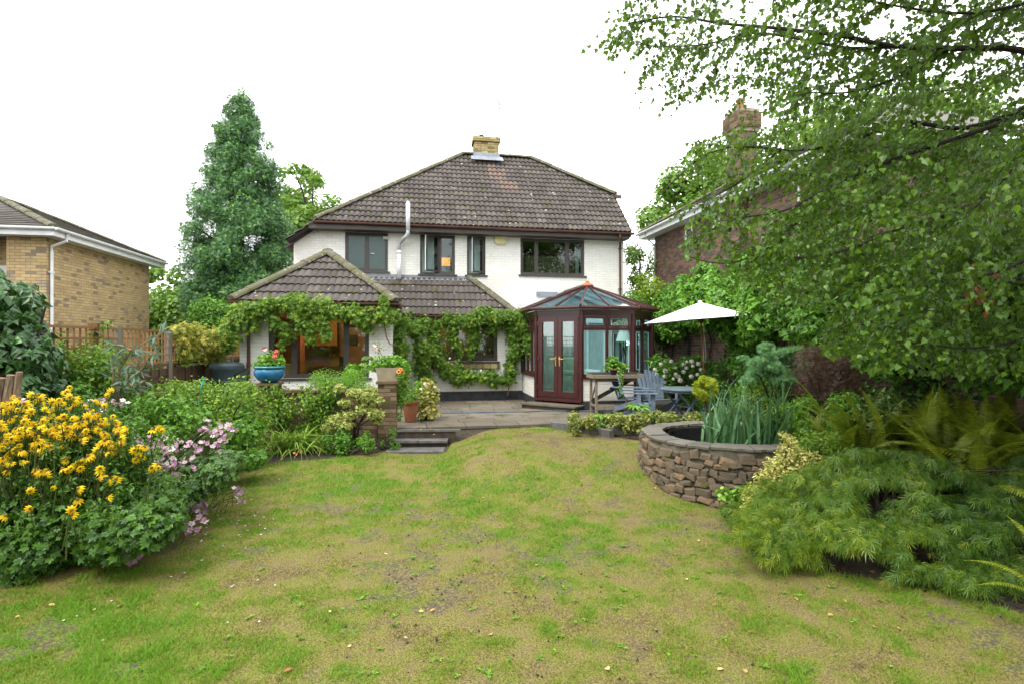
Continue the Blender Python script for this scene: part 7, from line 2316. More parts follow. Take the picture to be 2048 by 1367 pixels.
for i in range(210):
    x, y = R.uniform(-.62, .50), R.uniform(-.55, .25)
    if (x + .2) ** 2 + (y - .25) ** 2 > .62: continue
    L = R.uniform(.5, .95) if i % 9 else R.uniform(.95, 1.15)
    a = R.uniform(0, 6.283)
    tl = R.normal(0, .10)
    m_ = Matrix.Translation((x, y, 0)) @ Matrix.Rotation(tl, 4, 'X') @ Matrix.Rotation(R.normal(0, .13), 4, 'Y') @ Matrix.Rotation(a, 4, 'Z') @ Matrix.Diagonal((L, R.uniform(.8, 1.2), L, 1))
    link('leaf', IB[R.integers(len(IB))], ir, m_)
STB = [blade_mesh(1, .036, b, i, LEAF['strap'], twist=tw) for i, (b, tw) in enumerate(((.5, .3), (.8, .8), (1.0, .2), (1.15, .6), (.7, 1.0)))]
def strappy(label, c, n, L, spread=.22, mats=STB, tilt=(.1, .8)):
    z = float(gz(c[0], c[1]))
    t = thing('strappy_leaved_plant', label, 'plant', (c[0], c[1], z))
    for i in range(n):
        m_ = Matrix.Translation((R.normal() * spread, R.normal() * spread * .4, 0)) @ Matrix.Rotation(R.uniform(0, 6.283), 4, 'Z') @ Matrix.Rotation(R.uniform(*tilt), 4, 'Y') @ Matrix.Scale(L * R.uniform(.7, 1.15), 4)
        link('leaf', mats[R.integers(len(mats))], t, m_)
    return t
p = ground_at(580, 905); sp1 = strappy('arching striped strappy leaved clump at the lawn edge below the wall', p, 190, .74, .20)
p = ground_at(622, 893); strappy('second strappy leaved clump behind, leaning toward the brick wall', p, 90, .70, .14)
for (x, y) in ((588, 905), (603, 902), (594, 908)):
    q = at(x, y, sp1.location[1] - .35) - np.array(sp1.location)
    flower_heads(sp1, [q + np.array(sp1.location)], .022, M['petal_orange'])

# ---------------------------------------------------------------- small variegated shrub and neighbours by the pier
vg = []
for (x, y, r) in ((680, 775, .10), (710, 785, .13), (740, 790, .12), (755, 800, .10), (690, 805, .10), (730, 815, .14), (752, 825, .12), (700, 828, .12), (672, 838, .13), (660, 852, .12), (690, 850, .12), (755, 838, .08), (725, 795, .10), (742, 778, .09)):
    vg.append(C(x, y, 9.45, r * 1.25, r * 1.1, r * .7, .12))
vp = ground_at(706, 893)
vs_t = bush('variegated_shrub', 'small cream and green leaved shrub on a thin trunk before the brick wall', 'shrub', (vp[0], vp[1], 0), (1, 1, 1), 3200, .046, LEAF['variegated'], 'three', 1.0, clumps=vg, single=90, inner=.1, r0=.02, nstems=9)
cl = fill(640, 745, 868, 905, 9.0, 9.5, 16, .11)
bush('ground_cover_plant', 'dark green low plants round the foot of the variegated shrub', 'plant', (at(690, 890, 9.2)[0], 9.15, 0), (1, 1, 1), 1500, .055, LEAF['shrub'], 'oval', .6, clumps=cl, single=20)
cl = fill(755, 792, 860, 892, 9.55, 9.75, 7, .07)
bush('small_green_plant', 'small twiggy green plant between the brick pier and the steps', 'plant', (at(775, 885, 9.65)[0], 9.65, 0), (1, 1, 1), 420, .04, LEAF['shrub'], 'oval', .5, clumps=cl)
cl = fill(600, 735, 748, 785, 10.6, 11.4, 26, .20, interp([(590, 775), (625, 752), (680, 742), (735, 760)]))
bush('bright_herb_bush', 'fresh bright green fine leaved bush behind the low brick wall', 'shrub', (at(670, 770, 11)[0], 11, 0), (1, 1, 1), 7500, .034, LEAF['shrub_bright'], 'oval', .5, clumps=cl, base=-.05, tones=(.6, .22))
cl = [C(708, 738, 11.3, .12), C(728, 732, 11.3, .08), C(735, 716, 11.3, .06), C(700, 742, 11.3, .1)]
bush('large_leaved_plant', 'single pale lobed leaf plant standing before the kitchen window', 'plant', (at(712, 745, 11.3)[0], 11.3, 0), (1, 1, 1), 60, .13, LEAF['hellebore'], 'maple', 1, clumps=cl, base=-.05, single=30)
# creepers over the low wall
def wline(x, y=-.16, z=1.0): return lwp(x, y, z)
cl = []
for _ in range(190):
    x = R.uniform(-5.6, -.95)
    z = 1.10 - abs(R.normal()) * .50
    s = R.uniform(.10, .19)
    cl.append([*wline(x, R.uniform(-.32, .12), max(z, .25)), s, s, s])
for _ in range(10):
    cl.append([*wline(R.uniform(-1.35, -.75), -.18, R.uniform(.6, 1.1)), .10, .09, .10])
climber('wall_creeper', 'mixed green creeper spilling down the front of the low brick wall', cl, 22000, .06, LEAF['creeper'], 'oval', .55, single=120, tones=(.42, .28), droop=.9)
cl = []
for _ in range(60):
    x = R.uniform(-6.2, -2.4)
    s = R.uniform(.12, .22)
    cl.append([*wline(x, R.uniform(-.15, .35), 1.02 + R.uniform(-.15, .10)), s, s, s * .8])
climber('wall_creeper', 'yellow green creeper topping the low wall in front of the water butt', cl, 7000, .065, LEAF['creeper'], 'oval', .6, single=60, tones=(.62, .28))

# ---------------------------------------------------------------- vines on the house
def hwp(u_, v_, z_): return hw(np.array([u_, -v_, z_]))
def vpt(px, py, v): 
    u_, z_ = UZ(px, py, v); return hwp(u_, v, z_)
va = EV + .34
cl = chain([[*vpt(455, 660, va), .22], [*vpt(480, 632, va), .22], [*vpt(520, 614, va), .15], [*vpt(570, 606, va), .15], [*vpt(640, 618, va), .17], [*vpt(700, 626, va), .15], [*vpt(750, 632, va), .15], [*vpt(790, 625, va), .14]], .2, .05, .09)
cl += chain([[*vpt(560, 640, va), .12], [*vpt(572, 668, va), .10], [*vpt(560, 688, va), .06]], .1, .04, .07)
cl += chain([[*vpt(590, 625, va), .16], [*vpt(615, 652, va), .16], [*vpt(625, 672, va), .12], [*vpt(618, 688, va), .07]], .1, .04, .07)
cl += chain([[*vpt(640, 630, va), .15], [*vpt(650, 660, va), .10], [*vpt(652, 688, va), .06]], .1, .03, .07)
cl += chain([[*vpt(715, 635, va), .10], [*vpt(730, 655, va), .09], [*vpt(745, 662, va), .08]], .1, .03, .07)
cl += chain([[*vpt(455, 655, va), .22], [*vpt(450, 685, va), .16], [*vpt(470, 690, va), .12]], .2, .05, .1)
cl += chain([[*vpt(762, 640, va), .1], [*vpt(770, 600, va + .05), .05], [*vpt(760, 585, va - .1), .04]], .1, .02, .07)
cl += chain([[*vpt(495, 625, va), .2], [*vpt(515, 650, va), .13], [*vpt(505, 662, va), .1]], .2, .05, .09)
c0 = vpt(480, 640, va)
climber('climbing_vine', 'star leaved vine draped along the gutter and window of the kitchen wing', cl, 9500, .075, LEAF['vine'], 'five', 1.0, single=140, tones=(.55, .27),
        paths=[[vpt(595, 602, va), vpt(625, 610, va + .05), vpt(655, 614, va + .06), vpt(690, 622, va + .02), vpt(735, 622, va + .05), vpt(750, 620, va + .05), vpt(760, 612, va)],
               [vpt(765, 632, EV + .08), vpt(770, 655, EV + .12), vpt(773, 675, EV + .1), vpt(780, 688, EV + .1), vpt(790, 690, EV + .05)]], r=.022)
# vine up the pier side and along the lean-to
vb = LV + .22
vl = []
vl += chain([[*vpt(795, 640, 2.6), .14], [*vpt(800, 690, 2.6), .15], [*vpt(802, 740, 2.5), .15], [*vpt(803, 775, 2.4), .13]], .15, .05, .09)
vl += chain([[*vpt(815, 645, 1.9), .14], [*vpt(835, 660, 1.7), .16], [*vpt(840, 700, 1.6), .18], [*vpt(848, 740, 1.5), .18], [*vpt(860, 770, 1.4), .14]], .15, .06, .09)
vl += chain([[*vpt(815, 640, vb), .15], [*vpt(870, 640, vb), .14], [*vpt(930, 640, vb + .1), .18], [*vpt(980, 632, vb + .15), .18], [*vpt(1030, 632, vb + .15), .20], [*vpt(1062, 640, vb + .2), .15]], .17, .05, .09)
vl += chain([[*vpt(1020, 645, vb), .18], [*vpt(1030, 690, vb), .16], [*vpt(1025, 730, vb), .13], [*vpt(1015, 765, vb), .12]], .15, .06, .09)
vl += chain([[*vpt(1048, 650, vb + .3), .17], [*vpt(1060, 690, vb + .4), .14], [*vpt(1058, 725, vb + .3), .09]], .15, .05, .09)
vl += chain([[*vpt(870, 690, vb), .17], [*vpt(880, 730, vb), .16], [*vpt(930, 755, vb), .16], [*vpt(980, 755, vb), .16], [*vpt(1020, 760, vb), .14]], .16, .06, .09)
vl += chain([[*vpt(905, 660, vb), .13], [*vpt(912, 695, vb), .10], [*vpt(920, 722, vb), .08]], .12, .04, .08)
vl += chain([[*vpt(945, 650, vb), .16], [*vpt(950, 690, vb), .12], [*vpt(945, 715, vb), .10]], .12, .04, .08)
vl += chain([[*vpt(985, 650, vb), .14], [*vpt(968, 668, vb), .10]], .12, .04, .08)
vl += chain([[*vpt(865, 650, vb), .16], [*vpt(868, 690, vb), .14]], .12, .04, .08)
vl += chain([[*vpt(925, 735, vb), .1], [*vpt(905, 770, vb), .1]], .12, .04, .08)
def roses(t):
    for (x, y) in ((932, 682), (882, 704), (900, 716), (828, 748), (951, 675), (1005, 735), (962, 740)):
        flower_heads(t, [vpt(x, y, vb + .2)], .028, M['petal_white'])
ct_ = climber('climbing_vine', 'dense star leaved vine covering the dining window wall of the house', vl, 24000, .072, LEAF['vine'], 'five', 1.0, single=150, tones=(.45, .27),
        paths=[[vpt(905, 640, vb), vpt(925, 632, vb + .1), vpt(950, 628, vb + .1), vpt(965, 628, vb)], [vpt(795, 650, 2.4), vpt(792, 700, 2.4), vpt(796, 760, 2.3), vpt(798, 815, 2.3)],
               [vpt(860, 790, vb), vpt(868, 740, vb - .1), vpt(862, 690, vb - .1), vpt(870, 640, vb - .1)], [vpt(1015, 790, vb - .1), vpt(1025, 730, vb - .1), vpt(1022, 660, vb - .1)]], r=.018)
roses(ct_)
# climbing rose on the back of the pier
cl = [C(808, 770, 10.45, .13), C(800, 800, 10.4, .12), C(812, 745, 10.45, .1), C(795, 830, 10.4, .1), C(825, 790, 10.9, .12), C(838, 770, 11.0, .13), C(800, 780, 10.4, .14)]
rs = climber('pink_rose_bush', 'green rose bush with pink blooms beside the right brick pier', cl, 1300, .05, LEAF['hellebore'], 'oval', .7, tones=(.45, .3), sm='stem_green', paths=[[at(800, 842, 10.6), at(806, 790, 10.5), at(812, 745, 10.45)]], single=40, cat='rose')
flower_heads(rs, [at(850, 766, 10.7), at(842, 777, 10.7), at(852, 769, 10.7)], .032, M['petal_rose'])
rs2 = climber('pink_rose_bush', 'small pink roses on thin stems before the right white pillar', [C(752, 688, 11.6, .08), C(760, 694, 11.6, .07), C(756, 702, 11.6, .06)], 60, .045, LEAF['vine'], 'oval', .6, sm='stem_green', paths=[[at(775, 765, 11.3), at(770, 720, 11.5), at(752, 690, 11.6)]], cat='rose')
flower_heads(rs2, [at(749, 692, 11.5), at(754, 697, 11.5), at(751, 698, 11.5)], .04, M['petal_rose'])

# ---------------------------------------------------------------- left side: fence climber, ivy bank, shrubs
cl = chain([[*fpt(10.6, 1.75), .20], [*fpt(11.5, 1.65), .26], [*fpt(12.5, 1.6), .25], [*fpt(13.3, 1.65), .22]], .2, .08, .09)
cl = [[c[0] + .12, c[1], c[2], c[3], c[4], c[5]] for c in cl] + [[*(fpt(R.uniform(10.6, 13)) + np.array([.15, 0, R.uniform(1.2, 1.8)])), .2, .16, .18] for _ in range(24)]
climber('fence_climber', 'yellowing star leaved climber hanging over the trellis', cl, 5200, .075, LEAF['vine_yellow'], 'five', 1.0, tones=(.45, .3), single=30)
itop = interp([(-80, 520), (0, 540), (40, 548), (62, 580), (75, 650), (95, 680), (120, 690)])
cl = []
while len(cl) < 95:
    x = R.uniform(-90, 110); y = R.uniform(540, 800)
    if y < itop(x) + 16: continue
    Y = R.uniform(5.9, 6.9); s = R.uniform(.12, .24)
    cl.append([*at(x, y, Y), s, s, s])
t = thing('ivy_bank', 'tall bank of dark glossy ivy at the far left', 'ivy', (-5.9, 6.4, -.38))
P, ax, nr = clump_pts(cl, 6500, .55, .2, 1.0, rnd=.35)
nr = unit(nr + np.array([.35, -.35, .1]))
put_leaves(t, P, ax, nr, .10 * R.uniform(.6, 1.3, len(P)), 'ivy', LEAF['ivy'], R.normal(.5, .25, len(P)), .9, single=230)
mb = stems_mb((0, 0, 0), [(R.uniform(-.6, .5), R.uniform(-.2, .3), R.uniform(1.2, 2.6)) for _ in range(8)], .04, .01); mb.build('stem', M['bark'], t)
ltop = interp([(60, 700), (90, 668), (130, 672), (160, 690), (200, 690), (240, 700), (260, 740), (330, 760), (400, 765), (480, 770), (520, 780)])
cl = []
while len(cl) < 70:
    x = R.uniform(70, 260); y = R.uniform(668, 830)
    if y < ltop(x) + 14: continue
    s = R.uniform(.13, .24); cl.append([*at(x, y, R.uniform(7.0, 8.2)), s, s, s])
cl += [C(190, 672, 8.0, .10), C(178, 690, 8, .14), C(200, 660, 8, .06), C(215, 648, 8, .06), C(232, 655, 8, .05), C(185, 650, 8, .05)]
bush('bramble_hedge', 'tangled mid green hedge sloping down in front of the buff house', 'hedge', (at(170, 760, 7.6)[0], 7.6, 0), (1, 1, 1), 9500, .066, LEAF['creeper'], 'oval', .6, clumps=cl, single=110, tones=(.32, .28), nstems=14)
cl = []
while len(cl) < 95:
    x = R.uniform(110, 400); y = R.uniform(745, 905)
    if y < np.interp(x, [110, 200, 260, 330, 400], [790, 770, 790, 800, 800]) : continue
    s = R.uniform(.11, .20); cl.append([*at(x, y, R.uniform(6.5, 7.6)), s, s, s])
bush('spreading_green_shrub', 'bright mid green shrub behind the yellow and pink flowers', 'shrub', (at(260, 830, 7)[0], 7.1, 0), (1, 1, 1), 9500, .055, LEAF['shrub'], 'three', 1.1, clumps=cl, single=110, tones=(.55, .25), nstems=14)
cl = []
while len(cl) < 60:
    x = R.uniform(330, 520); y = R.uniform(775, 900)
    s = R.uniform(.10, .2); cl.append([*at(x, y, R.uniform(8.0, 8.9)), s, s, s])
bush('leafy_border_shrub', 'leafy green shrub before the left end of the low brick wall', 'shrub', (at(430, 850, 8.4)[0], 8.4, 0), (1, 1, 1), 6000, .062, LEAF['creeper'], 'oval', .6, clumps=cl, single=60, tones=(.42, .25), nstems=10)
cl = fill(370, 520, 840, 930, 7.2, 8.3, 36, .13)
bush('leafy_border_plant', 'fresh green leafy plants at the lawn edge under the shrubs', 'plant', (at(460, 890, 7.8)[0], 7.9, 0), (1, 1, 1), 3600, .06, LEAF['shrub'], 'maple', 1, clumps=cl, single=60, tones=(.6, .25))
cl = fill(478, 515, 905, 925, 8.2, 8.5, 6, .07)
bush('broad_leaved_plant', 'small rosette of broad light green leaves at the lawn edge', 'plant', (at(497, 917, 8.3)[0], 8.3, 0), (1, 1, 1), 90, .11, LEAF['hellebore'], 'oval', .6, clumps=cl, single=60, tones=(.5, .2))
# grey long-leaved shrub
gs_b = at(210, 860, 7.0); gz0 = float(gz(gs_b[0], 7.0))
gt_ = thing('grey_leaved_shrub', 'lanky grey green long leaved shrub leaning in front of the fence', 'shrub', (gs_b[0], 7.0, gz0))
br_ = [[(210, 865, 7.0), (235, 800, 6.9), (250, 760, 6.8), (275, 730, 6.7)], [(240, 790, 6.9), (238, 740, 6.8), (262, 700, 6.7), (320, 668, 6.6), (330, 662, 6.6)], [(235, 800, 6.9), (225, 760, 6.8), (232, 718, 6.8)],
       [(255, 755, 6.8), (280, 745, 6.7), (300, 712, 6.6), (318, 700, 6.6)], [(262, 700, 6.7), (240, 690, 6.7), (222, 690, 6.7)], [(250, 760, 6.8), (270, 775, 6.7), (290, 760, 6.6)]]
Ps, As, Ns, Ls = [], [], [], []
for b in br_:
    pts = [at(*q) for q in b]
    mb = MB(); mb.tube([tuple(q - np.array(gt_.location)) for q in pts], [.014 - .003 * i for i in range(len(pts))], 6); mb.build('branch', M['stem_tan'], gt_)
    for a, c in zip(pts[:-1], pts[1:]):
        d = unit(c - a)
        for k in range(int(np.linalg.norm(c - a) / .028)):
            p = a + (c - a) * R.random()
            Ps.append(p); ax_ = unit(d * .6 + R.normal(size=3) * .6 + np.array([0, 0, -.25])); As.append(ax_)
            Ns.append(unit(np.array([0, -.5, .8]) + R.normal(size=3) * .5)); Ls.append(R.uniform(.11, .20))
Ps, As, Ns, Ls = map(np.array, (Ps, As, Ns, Ls))
put_leaves(gt_, Ps, As, Ns, Ls, 'oval', LEAF['grey'], R.normal(.5, .25, len(Ps)), .26, single=150)

# ---------------------------------------------------------------- yellow rudbeckia
def bed_mass(name, label, cat, outline_top, x0, x1, ybot, Y0, Y1, k, r, n, size, mat, shape, wid, single, tones=(.5, .22)):
    cl = []
    while len(cl) < k:
        x = R.uniform(x0, x1); Y = R.uniform(Y0, Y1)
        yt, yb = outline_top(x), ybot(x)
        f = R.random() ** .8
        y = yt + (yb - yt) * f
        Yc_ = Y1 - (Y1 - Y0) * (.25 * R.random() + .75 * f)
        s = r * R.uniform(.7, 1.3)
        p = at(x, y, Yc_)
        if p[2] < float(gz(p[0], p[1])) + .03: continue
        cl.append([p[0], p[1], p[2], s, s, s])
    c = np.array(cl)[:, :3].mean(0)
    t = thing(name, label, cat, (c[0], c[1], float(gz(c[0], c[1]))))
    P, ax, nr = clump_pts(cl, n, .4, .5, .55)
    nr = unit(nr + np.array([.1, -.25, 0]))
    ok = P[:, 2] > gz(P[:, 0], P[:, 1]) + .015
    P, ax, nr = P[ok], ax[ok], nr[ok]
    put_leaves(t, P, ax, nr, size * R.uniform(.6, 1.3, len(P)), shape, mat, R.normal(tones[0], tones[1], len(P)), wid, single)
    return t, cl
rt, rcl = bed_mass('rudbeckia_clump', 'large clump of tall yellow coneflowers with drooping petals at left', 'flowers', interp([(-150, 830), (0, 812), (80, 815), (150, 840), (240, 880), (300, 930), (330, 1010)]), -150, 335,
                   interp([(-150, 1170), (0, 1160), (120, 1130), (200, 1100), (300, 1060), (335, 1030)]), 4.35, 5.9, 230, .16, 24000, .055, LEAF['rudbeckia'], 'maple', .9, 220)
YF = [(22, 790), (10, 803), (30, 806), (70, 800), (80, 795), (105, 802), (130, 785), (60, 815), (35, 818), (12, 822), (90, 818), (112, 815), (148, 796), (160, 800), (168, 812), (140, 818), (20, 838), (45, 842), (8, 860),
      (65, 845), (85, 840), (95, 852), (120, 838), (150, 835), (165, 845), (182, 818), (196, 826), (190, 852), (203, 850), (180, 845), (172, 860), (230, 842), (253, 852), (245, 862), (238, 865), (3, 890), (15, 885), (27, 897),
      (35, 862), (52, 870), (70, 878), (78, 862), (88, 880), (105, 868), (112, 856), (128, 862), (140, 872), (150, 858), (68, 898), (75, 905), (60, 888), (160, 872), (175, 870), (132, 890), (95, 870), (118, 880),
      (205, 888), (212, 898), (222, 893), (242, 888), (228, 902), (208, 905), (272, 892), (290, 893), (276, 910), (313, 853), (314, 927), (184, 912), (130, 922), (155, 925), (160, 935), (100, 895), (48, 922), (75, 935), (82, 942),
      (4, 925), (10, 930), (28, 900), (135, 940), (200, 935), (208, 948), (225, 953), (157, 975), (165, 980), (155, 998), (60, 980), (105, 975), (143, 1018), (145, 1028), (10, 1030), (60, 1015), (216, 995), (40, 858), (0, 845), (55, 832),
      (98, 832), (110, 848), (175, 832), (186, 838), (142, 848), (50, 855), (22, 870), (30, 880), (5, 875), (85, 890), (15, 912), (66, 860), (92, 862), (124, 850), (160, 856), (118, 798), (50, 805), (198, 808), (215, 790), (210, 868)]
fl_pts = []
for (x, y) in YF:
    f = np.clip((y - 790) / 330, 0, 1)
    Y = 5.55 - 1.1 * f - .15 + R.uniform(-.12, .12)
    fl_pts.append(at(x, y, Y))
    for _ in range(2 if y < 960 and R.random() < .75 else 0): fl_pts.append(at(x + R.uniform(-14, 14), y + R.uniform(-12, 12), Y - .03 + R.uniform(-.1, .1)))
fl_pts = [np.array([p[0] * .94, p[1] * .94, EYE + (p[2] - EYE) * .94]) for p in fl_pts]
cl = [[p[0] + R.normal() * .05, p[1] + R.uniform(.06, .25), p[2] - R.uniform(.04, .26), .10, .10, .12] for p in fl_pts if p[2] > .2 or R.random() < .5]
P, ax, nr = clump_pts(cl, 9000, .1, .5, .4)
put_leaves(rt, P, ax, nr, .045 * R.uniform(.6, 1.3, len(P)), 'oval', LEAF['rudbeckia'], R.normal(.65, .22, len(P)), .5)
flower_heads(rt, fl_pts, .036, M['petal_yellow'], 'daisy', eye=.30, face=(.3, -.75, .45), jit=.5)
ro = np.array(rt.location)
mb = MB()
for p in fl_pts:
    g0 = np.array([p[0] - .08 + R.uniform(-.15, .05), p[1] + R.uniform(0, .3), 0]); g0[2] = max(float(gz(g0[0], g0[1])), p[2] - .42)
    mb.tube([tuple(g0 - ro), tuple((g0 * .4 + p * .6) - ro + np.array([-.02, 0, 0])), tuple(p - ro)], [.006, .005, .004], 4, cap=False)
mb.build('stem', M['stem_green'], rt, kind='stuff')

# ---------------------------------------------------------------- pink anemones
an, acl = bed_mass('anemone_clump', 'sprawling clump of lilac pink anemones leaning over the lawn', 'flowers', interp([(200, 900), (300, 890), (360, 910), (420, 900), (460, 890)]), 200, 462,
                   interp([(200, 1085), (300, 1065), (340, 1030), (380, 990), (430, 960), (462, 940)]), 5.3, 7.0, 80, .13, 7000, .055, LEAF['anemone'], 'maple', .9, 60)
PF = [(30, 795), (45, 800), (180, 800), (200, 806), (225, 802), (172, 820), (190, 824), (205, 820), (132, 822), (245, 800), (160, 880), (175, 882), (140, 905), (280, 880), (300, 882), (290, 890), (320, 890), (330, 895), (355, 890),
      (265, 905), (275, 915), (300, 905), (310, 912), (320, 918), (340, 905), (345, 898), (420, 850), (438, 845), (430, 860), (450, 855), (410, 855), (415, 840), (455, 848), (440, 868), (425, 872), (445, 875), (405, 868), (460, 870), (465, 862),
      (415, 885), (430, 890), (440, 880), (380, 885), (392, 890), (375, 893), (400, 897), (395, 905), (408, 925), (400, 935), (390, 940), (385, 920), (370, 918), (360, 925), (350, 935), (440, 910), (450, 905), (455, 920), (445, 925), (440, 935), (456, 945),
      (395, 955), (385, 960), (375, 965), (390, 970), (400, 962), (410, 970), (420, 975), (365, 970), (355, 948), (345, 955), (380, 978), (395, 980), (405, 992), (415, 958), (330, 940), (315, 930), (305, 925), (290, 925), (278, 940), (300, 948), (285, 915),
      (405, 1000), (412, 1008), (400, 1010), (390, 1015), (378, 1010), (385, 1025), (400, 1030), (410, 1022), (370, 1030), (360, 1018), (358, 1042), (372, 1045), (385, 1050), (392, 1040), (365, 1055), (405, 1045), (412, 1038), (395, 1058), (380, 1058),
      (468, 975), (482, 985), (480, 1000), (472, 995), (285, 1100), (278, 1112), (250, 1118), (268, 1122), (310, 895), (330, 872), (350, 880), (250, 945), (240, 925), (335, 925), (345, 915), (318, 945), (460, 930), (432, 960), (425, 945)]
ap = []
for (x, y) in PF:
    if y > 985:
        q = ground_at(x, y + 12); Y = q[1] - .05; ap.append(at(x, y, Y)); ap.append(at(x + R.uniform(-10, 10), y + R.uniform(-9, 9), Y))
    else:
        Y = np.interp(x, [0, 150, 300, 460], [5.7, 5.8, 5.95, 7.0]) - .3 * (y - 850) / 150 + R.uniform(-.15, .15)
        ap.append(at(x, y, Y))
        for _ in range(2): ap.append(at(x + R.uniform(-12, 12), y + R.uniform(-10, 10), Y + R.uniform(-.1, .1)))
ap = [np.array([p[0] * .94, p[1] * .94, EYE + (p[2] - EYE) * .94]) if p[1] > 4.9 else p for p in ap]
ap = [p for p in ap if p[2] > float(gz(p[0], p[1])) + .015]
flower_heads(an, ap, .029, M['petal_pink'], 'anemone', eye=.16, face=(.15, -.7, .6), jit=.5)
ao = np.array(an.location)
mb = MB()
for p in ap:
    g0 = np.array([p[0] - R.uniform(.2, .5), p[1] + R.uniform(0, .3), 0]); g0[2] = max(float(gz(g0[0], g0[1])), p[2] - .45)
    mb.tube([tuple(g0 - ao), tuple((g0 * .5 + p * .5) - ao + np.array([-.05, 0, .05])), tuple(p - ao)], [.004, .0035, .003], 4, cap=False)
mb.build('stem', M['stem_green'], an, kind='stuff')
# petals dropped on the grass
pt = []
for _ in range(130):
    q = ground_at(R.normal(410, 55), R.normal(1020, 45)) if R.random() < .8 else ground_at(R.uniform(120, 560), R.uniform(1000, 1300))
    pt.append([q[0], q[1], float(gz(q[0], q[1])) + .028])
pt = np.array(pt)
link_ = link('fallen_petals', leaves_mesh('petals', pt, rand_dirs(len(pt)) * [1, 1, .1], np.tile([0, 0, 1.], (len(pt), 1)), .022 * R.uniform(.7, 1.2, len(pt)), 'round', M['petal_pink'], np.clip(R.normal(.9, .1, len(pt)), 0, 1), .9))
tag(link_, 'pale pink petals scattered on the lawn', 'petals', kind='stuff')

# ---------------------------------------------------------------- small bed plants beside the pond
cl = fill(1145, 1290, 828, 862, 9.2, 10.3, 34, .09)
bush('ground_cover_plant', 'pale yellow green ground cover filling the small kerbed bed', 'plant', (1.9, 9.8, 0), (1, 1, 1), 3600, .045, LEAF['ground'], 'round', .8, clumps=cl, base=0, tones=(.5, .3), single=60)
cl = fill(1290, 1420, 826, 845, 8.9, 10.2, 22, .08)
bush('ground_cover_plant', 'low yellow green leaves behind the back rim of the pond', 'plant', (3.0, 9.3, 0), (1, 1, 1), 1700, .045, LEAF['ground'], 'round', .8, clumps=cl, base=0, tones=(.45, .3))
def palm_plant(label, px, py, Y, h, n=9, L=.24):
    p = at(px, py, Y)
    t = thing('hellebore_plant', label, 'plant', (p[0], Y, 0.02))
    P, A_, N_, Ls = [], [], [], []
    for s in range(n):
        a = R.uniform(0, 6.283); hh_ = h * R.uniform(.55, 1)
        e = np.array([p[0] + math.cos(a) * .10, Y + math.sin(a) * .10, .02 + hh_])
        mb = MB(); mb.tube([(0, 0, 0), tuple((e - np.array(t.location)) * [.6, .6, .7]), tuple(e - np.array(t.location))], .005, 4); mb.build('stem', M['stem_green'], t)
        for k in range(6):
            b = a + (k - 2.5) * .55
            P.append(e); A_.append((math.cos(b), math.sin(b), -.15 + R.uniform(-.2, .2))); N_.append((0, 0, 1)); Ls.append(L * R.uniform(.6, 1))
    put_leaves(t, np.array(P), np.array(A_), np.array(N_) + R.normal(size=(len(P), 3)) * .2, np.array(Ls), 'oval', LEAF['hellebore'], R.normal(.5, .25, len(P)), .26, single=60)
palm_plant('hellebore with fingered leaves at the left end of the small bed', 1212, 835, 10.4, .22)
palm_plant('taller hellebore with fingered leaves in front of the nearest garden chair', 1272, 830, 10.2, .42, 7)
palm_plant('hellebore with fingered leaves in front of the table legs', 1310, 830, 10.0, .30, 9)
palm_plant('lowest hellebore clump spreading over the bed kerb at left', 1185, 850, 9.9, .14, 8, .2)
palm_plant('hellebore between the table and the iris leaves', 1355, 830, 9.9, .22, 8)
cl = fill(1575, 1640, 840, 900, 7.3, 7.7, 6, .1)

